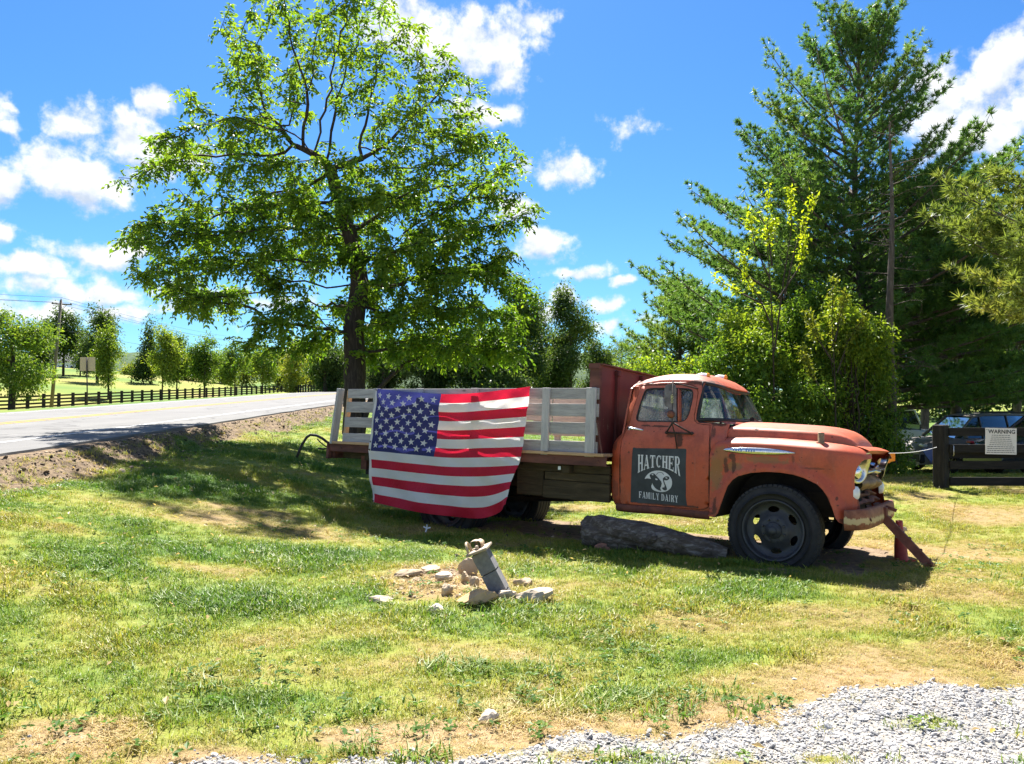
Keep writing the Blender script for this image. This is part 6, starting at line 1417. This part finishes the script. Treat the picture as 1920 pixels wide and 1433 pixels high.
def car(name, label, loc, rz, prof, paintm, L=4.7, W=.92, group=None, suv=True, lower=None, wheel_r=.36, wb=(-1.35, 1.40), extra=None, roofm=None):
    """prof: list of (x, belt z, roof z or None); the body is lofted along x and the greenhouse sits on it"""
    root = thing(name, label, 'car', loc, rz, group); mb = MB(); P = []; xs = [p[0] for p in prof]
    def sect(x, zb, k):
        w1 = W * (1 - .10 * abs(x / (L / 2)) ** 4); return [Vector((x, -w1 * .94, .30)), Vector((x, -w1 * .99, .48)), Vector((x, -w1, .72)), Vector((x, -w1 * .985, zb - .12)), Vector((x, -w1 * .93, zb)), Vector((x, -w1 * .5, zb + k)), Vector((x, 0, zb + k * 1.3)), Vector((x, w1 * .5, zb + k)), Vector((x, w1 * .93, zb)), Vector((x, w1 * .985, zb - .12)), Vector((x, w1, .72)), Vector((x, w1 * .99, .48)), Vector((x, w1 * .94, .30))]
    xx = np.linspace(xs[0], xs[-1], 34)
    for x in xx: P.append(sect(x, float(np.interp(x, xs, [p[1] for p in prof])), .03))
    keep = MB(); G = P
    V = [p for rw in G for p in rw]; m = 13; F = []
    for i in range(len(G) - 1):
        for j in range(m - 1):
            cx = (G[i][j] + G[i + 1][j + 1]) / 2
            if any((cx.x - w) ** 2 + (cx.z - wheel_r) ** 2 < (wheel_r + .07) ** 2 for w in wb) and j in (0, 1, 10, 11): continue
            F.append((i * m + j, i * m + j + 1, (i + 1) * m + j + 1, (i + 1) * m + j))
    mb.add(V, F, True); mb.add(G[0], [list(range(m))]); mb.add(G[-1], [list(range(m))[::-1]]); mb.build('body', paintm, root)
    gh = [p for p in prof if p[2]]; rf_ = MB(); gl_ = MB(); pil = MB(); gx = [p[0] for p in gh]; rows = []
    for x in np.linspace(gx[0], gx[-1], 16):
        zb = float(np.interp(x, xs, [p[1] for p in prof])); zr = float(np.interp(x, gx, [p[2] for p in gh])); t_ = (zr - zb); wb_ = W * .90; wr = wb_ - .30 * t_
        rows.append((x, zb, zr, wb_, wr))
    gl_.grid([[Vector((x, -wb_, zb)), Vector((x, -wr, zr - .02)), Vector((x, wr, zr - .02)), Vector((x, wb_, zb))] for x, zb, zr, wb_, wr in rows], False); gl_.build('glass', glass_car, root)
    top = [r_ for r_ in rows if r_[2] > max(q[2] for q in rows) - .12]
    rf_.grid([[Vector((x, -wr - .01, zr - .05)), Vector((x, -wr + .03, zr)), Vector((x, -wr * .4, zr + .035)), Vector((x, wr * .4, zr + .035)), Vector((x, wr - .03, zr)), Vector((x, wr + .01, zr - .05))] for x, zb, zr, wb_, wr in top]); rf_.build('roof', roofm or paintm, root)
    def edge(i, off=0):
        x, zb, zr, wb_, wr = rows[i]; return [(Vector((x, s * (wb_ + .006), zb)), Vector((x, s * (wr + .006), zr - .01))) for s in (-1, 1)]
    for a, b in edge(7) + edge(11) + edge(15 if suv else 14): pil.bar(a, b, .07, .02, (1, 0, 0))
    for s in (-1, 1):
        pts = [Vector((x, s * (wr + .004), zr)) for x, zb, zr, wb_, wr in rows]; pil.tube(pts, .035, 6)
    pil.build('pillar', paintm, root)
    for w in wb:
        for s in (-1, 1):
            o = MB(); o.lathe([(.20, .10), (wheel_r - .10, .115), (wheel_r - .03, .105), (wheel_r, .07), (wheel_r, -.08), (wheel_r - .1, -.11)], 30); o_ = o.build('wheel', rubber, root); o_.location = (w, s * (W - .10), wheel_r); o_.rotation_euler = (R(90) if s < 0 else R(-90), 0, 0)
            o = MB(); o.lathe([(wheel_r - .10, .10), (wheel_r - .12, .085), (wheel_r - .13, .03)], 30); 
            for k in range(9): a = 2 * math.pi * k / 9; o.bar((0.03 * math.cos(a), .03 * math.sin(a), .09), ((wheel_r - .11) * math.cos(a), (wheel_r - .11) * math.sin(a), .085), .035, .02, (0, 0, 1))
            o.lathe([(0, .105), (.05, .10), (.06, .06)], 14); o.build('rim', chrome_dull, o_)
    if lower: mb = MB(); mb.box((0, 0, .36), (L * .96, W * 1.86, .20), None, .05); mb.build('sill', lower, root)
    return root
grey_car = flatm('car_grey', (.235, .215, .195), .55, .0, coat=.05, var=.05); white_car = flatm('car_white', (.72, .75, .80), .3, coat=.5, var=.03); black_car = flatm('car_black', (.018, .020, .025), .25, coat=.6, var=.1); blue_trim = flatm('car_blue', (.02, .10, .42), .35, coat=.4, var=.05); trim_black = flatm('car_trim', (.02, .02, .022), .7)
suv_prof = [(-2.35, 1.10, 1.72), (-2.2, 1.12, 1.80), (-1.0, 1.12, 1.86), (.0, 1.12, 1.85), (.45, 1.12, 1.78), (1.15, 1.12, 1.14), (1.2, 1.12, None), (1.9, 1.02, None), (2.25, .88, None), (2.36, .70, None)]
cX, cY = px_(1820, 25.2), 25.2; s1 = car('parked_car', 'grey estate car parked behind the black fence, nose towards the bush', (cX, cY, tz(cX, cY) - .02), R(186), suv_prof, grey_car)
mb = MB(); mb.box((2.26, 0, .50), (.22, 1.70, .34), None, .06); mb.build('bumper', trim_black, s1)
for s in (-1, 1):
    mb = MB(); mb.poly([(2.30, s * .80, .80), (1.86, s * .925, .82), (2.05, s * .92, .36)], (0, .02 * s, 0)); mb.build('blue_corner', blue_trim, s1)
    mb = MB(); mb.box((2.17, s * .72, .90), (.16, .26, .10), None, .03); mb.build('headlight', lamp_white, s1)
    mb = MB(); mb.box((.95, s * 1.02, 1.17), (.10, .16, .12), None, .03); mb.build('wing_mirror', grey_car, s1)
    for x in (.15, -.95): mb = MB(); mb.box((x, s * .925, .98), (.18, .03, .035), None, .01); mb.build('door_handle', trim_black, s1)
mb = MB(); [mb.bar((-2.0, s * .58, 1.93), (.1, s * .58, 1.92), .05, .045) for s in (-1, 1)]; mb.build('roof_rack', trim_black, s1)
c2X, c2Y = px_(1665, 30), 30; pk = [(-2.7, 1.05, None), (-.95, 1.05, None), (-.9, 1.08, 1.30), (-.75, 1.10, 1.84), (.6, 1.10, 1.86), (1.25, 1.10, 1.15), (1.3, 1.08, None), (2.3, 1.02, None), (2.6, .8, None)]
s2 = car('parked_car', 'white pickup cab showing between the dead pine trunk and the grey car', (c2X, c2Y, tz(c2X, c2Y) + .12), R(170), pk, white_car, 5.3, .95)
c3X, c3Y = px_(1985, 22.2), 22.2; s3 = car('parked_car', 'dark car with a pale roof edge behind the warning notice at the right edge', (c3X, c3Y, tz(c3X, c3Y)), R(184), suv_prof, black_car, roofm=white_car)
for s in (-1, 1): mb = MB(); mb.box((2.2, s * .7, .95), (.12, .22, .07), None, .02); mb.build('tail_light', flatm('lamp_red', (.5, .03, .05), .3) if s < 0 else MATS['lamp_red'], s3)
c4X, c4Y = px_(1078, 44), 44; s4 = car('parked_car', 'white car far off, glimpsed through the slats of the truck bed', (c4X, c4Y, tz(c4X, c4Y)), R(175), suv_prof, white_car)

# ================================================================ GRASS AND GRAVEL
def blade_clump(seed, n, h, spread, wd, lean):
    r = np.random.default_rng(seed); V = []; F = []; B = []
    for i in range(n):
        a, q = r.uniform(0, 2 * np.pi), r.uniform(0, 2 * np.pi); x, y = spread * math.sqrt(r.random()) * math.cos(a), spread * math.sqrt(r.random()) * math.sin(a); H = h * r.uniform(.45, 1.15); ln = lean * r.uniform(.3, 1.5) * H
        d = np.array([math.cos(q), math.sin(q), 0]); s = np.array([-math.sin(q), math.cos(q), 0]) * wd * r.uniform(.6, 1.2); p = np.array([x, y, -.01]); b = len(V); v = r.random()
        m1 = p + d * ln * .25 + [0, 0, H * .55]; m2 = p + d * ln + [0, 0, H * (1 - .25 * min(1, ln / H))]
        V += [p - s * .5, p + s * .5, m1 - s * .45, m1 + s * .45, m2]; B += [v] * 5; F += [(b, b + 1, b + 3), (b, b + 3, b + 2), (b + 2, b + 3, b + 4)]
    return np_mesh('grass_clump', V, F, grass_blade, False, attrs=dict(bl=B))
def scatter(name, pts, rot, scl, idx, tint, protos, kind='stuff'):
    lib = bpy.data.collections.new(name + '_source')
    for i, me in enumerate(protos):
        o = bpy.data.objects.new('%s_%02d' % (name, i), me); lib.objects.link(o)
    me = bpy.data.meshes.new(name); me.vertices.add(len(pts)); me.vertices.foreach_set('co', np.asarray(pts, np.float32).ravel())
    a = me.attributes.new('rot', 'FLOAT_VECTOR', 'POINT'); a.data.foreach_set('vector', np.asarray(rot, np.float32).ravel())
    for nme, v in (('scl', scl), ('tint', tint)): a = me.attributes.new(nme, 'FLOAT', 'POINT'); a.data.foreach_set('value', np.asarray(v, np.float32))
    a = me.attributes.new('idx', 'INT', 'POINT'); a.data.foreach_set('value', np.asarray(idx, np.int32))
    o = link(name, me); ng = bpy.data.node_groups.new(name, 'GeometryNodeTree'); ng.interface.new_socket('Geometry', in_out='INPUT', socket_type='NodeSocketGeometry'); ng.interface.new_socket('Geometry', in_out='OUTPUT', socket_type='NodeSocketGeometry')
    N = ng.nodes; gi, go = N.new('NodeGroupInput'), N.new('NodeGroupOutput'); ip = N.new('GeometryNodeInstanceOnPoints'); ci = N.new('GeometryNodeCollectionInfo'); ci.inputs['Collection'].default_value = lib; ci.inputs['Separate Children'].default_value = True; ci.inputs['Reset Children'].default_value = True
    def na(n_, ty): q = N.new('GeometryNodeInputNamedAttribute'); q.data_type = ty; q.inputs[0].default_value = n_; return next(s for s in q.outputs if s.enabled and s.name == 'Attribute')
    e2r = N.new('FunctionNodeEulerToRotation'); lk = ng.links.new
    lk(gi.outputs[0], ip.inputs['Points']); lk(ci.outputs[0], ip.inputs['Instance']); ip.inputs['Pick Instance'].default_value = True; lk(na('idx', 'INT'), ip.inputs['Instance Index']); lk(na('rot', 'FLOAT_VECTOR'), e2r.inputs[0]); lk(e2r.outputs[0], ip.inputs['Rotation']); lk(na('scl', 'FLOAT'), ip.inputs['Scale']); lk(ip.outputs[0], go.inputs[0])
    md = o.modifiers.new('scatter', 'NODES'); md.node_group = ng; tag(o, kind=kind); return o
r = np.random.default_rng(21)
def cand(n, x0, x1, y0, y1): return np.stack([r.uniform(x0, x1, n), r.uniform(y0, y1, n)], 1)
bands = [(2.9, 5.2, 620), (5.2, 8.0, 470), (8.0, 12, 300), (12, 17, 150), (17, 24, 70), (24, 34, 26)]
pts = []
for y0, y1, dn_ in bands:
    x0, x1 = -.70 * y1 - .6, .70 * y1 + .6; p = cand(int((x1 - x0) * (y1 - y0) * dn_), x0, x1, y0, y1); p = p[np.abs(p[:, 0]) < .70 * p[:, 1] + .6]; pts.append(p)
p = np.concatenate(pts); p = p[(p[:, 0] > -6.2)]
dry, dirt, bank, grav = masks(p[:, 0], p[:, 1]); n_ = fbm(p[:, 0] * 3, p[:, 1] * 3, 3, 15)
keepp = (1 - .93 * ss(.25, .7, dirt + (n_ - .5) * .5)) * (1 - .62 * ss(.35, .8, bank + (n_ - .5) * .6)) * (1 - .97 * ss(.25, .7, grav + (n_ - .5) * .3)) * (1 - .12 * ss(.75, 1.0, dry)) * (.55 + .45 * ss(.25, .5, n_)) * (1 - .6 * ss(1.1, .5, np.hypot((p[:, 0] + .35) / .9, (p[:, 1] - 6.45) / .75)))
k = r.random(len(p)) < keepp; p, dry, n_, bank = p[k], dry[k], n_[k], bank[k]
tall = fbm(p[:, 0] * 1.7 + 30, p[:, 1] * 1.7, 3, 61); lush = ss(.45, .1, dry)
scl = (.62 + .55 * ss(.45, .75, tall) + .40 * lush - .20 * ss(.6, .95, dry)) * r.uniform(.75, 1.25, len(p)) * (1 + .035 * np.clip(p[:, 1] - 10, 0, 30))
tint = np.clip(dry * .95 + r.normal(0, .10, len(p)) + .25 * ss(.3, .7, bank), 0, 1); Z = terr(p[:, 0], p[:, 1])
rot = np.stack([r.normal(0, .10, len(p)), r.normal(0, .10, len(p)), r.uniform(0, 6.28, len(p))], 1)
idx = np.where(dry > .72, r.integers(4, 6, len(p)), r.integers(0, 4, len(p)))
G = [blade_clump(i, 17, .052 + .006 * i, .062, .0052, .75) for i in range(4)] + [blade_clump(9 + i, 22, .055, .085, .0048, 1.7) for i in range(2)]
scatter('lawn_grass', np.column_stack([p, Z]), rot, scl, idx, tint, G)
# broad-bladed tufts of coarse grass
tp = []; 
for x, y, rx, ry, n in [(-.19, 4.55, .45, .15, 60), (-1.55, 4.2, .30, .12, 26), (-2.3, 5.6, .7, .25, 60), (.75, 4.05, .5, .2, 60), (-3.6, 6.1, 1.1, .4, 70), (.35, 7.25, .7, .35, 70), (-.78, 8.75, .30, .12, 28), (5.0, 6.7, 1.1, .4, 70), (2.0, 7.35, .7, .15, 30), (-.33, 6.25, .08, .08, 8), (-.05, 5.95, .3, .05, 14), (-2.6, 3.85, .3, .25, 30), (1.0, 7.75, .25, .2, 20), (-6.0, 9, .3, 2.5, 40), (-6.1, 14, .3, 4, 40), (5, 15.5, 3.0, 1.5, 90), (-1.3, 3.8, .6, .2, 30), (-.55, 3.42, .25, .06, 16), (.5, 3.36, .3, .06, 18)]:
    q = np.stack([r.normal(x, rx * .6, n), r.normal(y, ry * .6, n)], 1); tp.append(q)
q = np.concatenate(tp); q = q[q[:, 0] > -6.3]; dry, dirt, bank, grav = masks(q[:, 0], q[:, 1])
T_ = [blade_clump(30 + i, 12, .085, .055, .0068, 1.0) for i in range(3)]
scatter('coarse_grass', np.column_stack([q, terr(q[:, 0], q[:, 1])]), np.stack([r.normal(0, .12, len(q)), r.normal(0, .12, len(q)), r.uniform(0, 6.28, len(q))], 1), r.uniform(.6, 1.15, len(q)), r.integers(0, 3, len(q)), np.clip(.24 + r.normal(0, .10, len(q)) + .3 * ss(.4, .8, bank), 0, 1), T_)
# small broad-leaved weeds in the turf and dead leaves on it
def weed(seed):
    r_ = np.random.default_rng(seed); V = []; F = []; B = []
    for i in range(9):
        a = r_.uniform(0, 6.28); L = r_.uniform(.016, .034); d = np.array([math.cos(a), math.sin(a), r_.uniform(.1, .7)]); s = np.array([-math.sin(a), math.cos(a), 0]); p = np.array([r_.normal(0, .012), r_.normal(0, .012), .012]); b = len(V); v = r_.random()
        V += [p, p + d * L * .5 + s * L * .28, p + d * L + [0, 0, -.008], p + d * L * .5 - s * L * .28]; F += [(b, b + 1, b + 2), (b, b + 2, b + 3)]; B += [v] * 4
    return np_mesh('weed', V, F, grass_blade, False, attrs=dict(bl=B))
q = np.concatenate([cand(900, -4, 4.5, 3.2, 5.5), cand(1100, -5.5, 6, 5.5, 9)]); kk = fbm(q[:, 0] * 1.4 + 4, q[:, 1] * 1.4, 3, 88) > .5; q = q[kk]; dry, dirt, bank, grav = masks(q[:, 0], q[:, 1]); q = q[grav < .4]; n_ = len(q)
scatter('weeds', np.column_stack([q, terr(q[:, 0], q[:, 1]) + .02]), np.stack([r.normal(0, .15, n_), r.normal(0, .15, n_), r.uniform(0, 6.28, n_)], 1), r.uniform(.7, 1.5, n_), r.integers(0, 3, n_), np.clip(.12 + r.normal(0, .07, n_), 0, 1), [weed(i) for i in range(3)])
def dead(seed):
    r_ = np.random.default_rng(seed); L = .05; return np_mesh('dead_leaf', [(0, 0, 0), (L * .5, L * .25, .012), (L, 0, .004 + .01 * r_.random()), (L * .5, -L * .25, .010)], [(0, 1, 2), (0, 2, 3)], grass_blade, False, attrs=dict(bl=[.9] * 4))
q = np.concatenate([cand(260, -4.5, 5, 3.2, 9), np.stack([r.normal(-3.5, 2.5, 300), r.normal(11.5, 2.2, 300)], 1)]); q = q[q[:, 0] > -6]; n_ = len(q)
scatter('dead_leaves', np.column_stack([q, terr(q[:, 0], q[:, 1]) + .045]), np.stack([r.normal(0, .4, n_), r.normal(0, .4, n_), r.uniform(0, 6.28, n_)], 1), r.uniform(.6, 1.3, n_), r.integers(0, 2, n_), r.uniform(.75, 1, n_), [dead(1), dead(2)])
# gravel of the drive
def pebble(seed):
    rr_ = random.Random(seed); mb = MB(); P = []; pl_ = [(Vector((rr_.gauss(0, 1), rr_.gauss(0, 1), rr_.gauss(0, 1))).normalized(), rr_.uniform(.6, .95)) for _ in range(8)]
    for j in range(6):
        th = math.pi * j / 5; row = []
        for i in range(8):
            a = 2 * math.pi * i / 8; v = Vector((math.sin(th) * math.cos(a), math.sin(th) * math.sin(a), math.cos(th))); d = 1
            for w2, c in pl_:
                kk = v.dot(w2); d = min(d, c / kk) if kk > 1e-4 else d
            row.append(Vector((v.x * d, v.y * d * .8, v.z * d * .42)))
        P.append(row)
    mb.grid(P[::-1], False, True); return mb.mesh('pebble', gravel_m)
p = cand(150000, -2.2, 5, 2.9, 5.2); dry, dirt, bank, grav = masks(p[:, 0], p[:, 1]); k = (r.random(len(p)) < ss(.15, .75, grav + (fbm(p[:, 0] * 5, p[:, 1] * 5, 2, 4) - .5) * .45) * .98 + .012 * ss(5.2, 3.5, p[:, 1]))
p = p[k]; n_ = len(p); s_ = .0056 * np.exp(r.normal(0, .5, n_)); s_ *= np.where(p[:, 1] > 3.15, 1, 1.15)
scatter('gravel', np.column_stack([p, terr(p[:, 0], p[:, 1]) + s_ * .12]), np.stack([r.normal(0, .35, n_), r.normal(0, .5, n_), r.uniform(0, 6.28, n_)], 1), s_, r.integers(0, 6, n_), r.random(n_), [pebble(i) for i in range(6)])
# crumbs of limestone and clods on the bank and round the pillar
p = np.concatenate([np.stack([r.normal(-.55, .42, 420), r.normal(6.55, .42, 420)], 1), np.stack([r.uniform(-6.35, -5.2, 5200), r.uniform(6.5, 27, 5200)], 1), np.stack([r.normal(1.2, 1.3, 160), r.normal(8.6, .6, 160)], 1)]); n_ = len(p); s_ = np.where(np.arange(n_) < 420, .010, .0125) * np.exp(r.normal(0, .5, n_))
tn = np.where(np.arange(n_) < 420, r.uniform(.6, 1, n_), r.uniform(0, 1, n_) ** 1.5)
clod = simple('clod_earth', (.05, .036, .026), (.26, .19, .13), 40, .95, 0, .3, .003)
def clod_mat():
    m, t = newmat('clods'); a = node(t, 'ShaderNodeAttribute', attribute_name='tint', attribute_type='INSTANCER').outputs['Fac']; c = ramp(t, a, [(0, (.03, .022, .017)), (.35, (.10, .072, .05)), (.7, (.26, .185, .12)), (1, (.50, .38, .26))]); finish(t, princ(t, c, .95)); return m
cm = clod_mat(); PB = []
for i in range(5):
    me = pebble(40 + i); me.materials.clear(); me.materials.append(cm); PB.append(me)
scatter('loose_earth', np.column_stack([p, terr(p[:, 0], p[:, 1]) + s_ * .2]), np.stack([r.normal(0, .5, n_), r.normal(0, .5, n_), r.uniform(0, 6.28, n_)], 1), s_, r.integers(0, 5, n_), tn, PB)
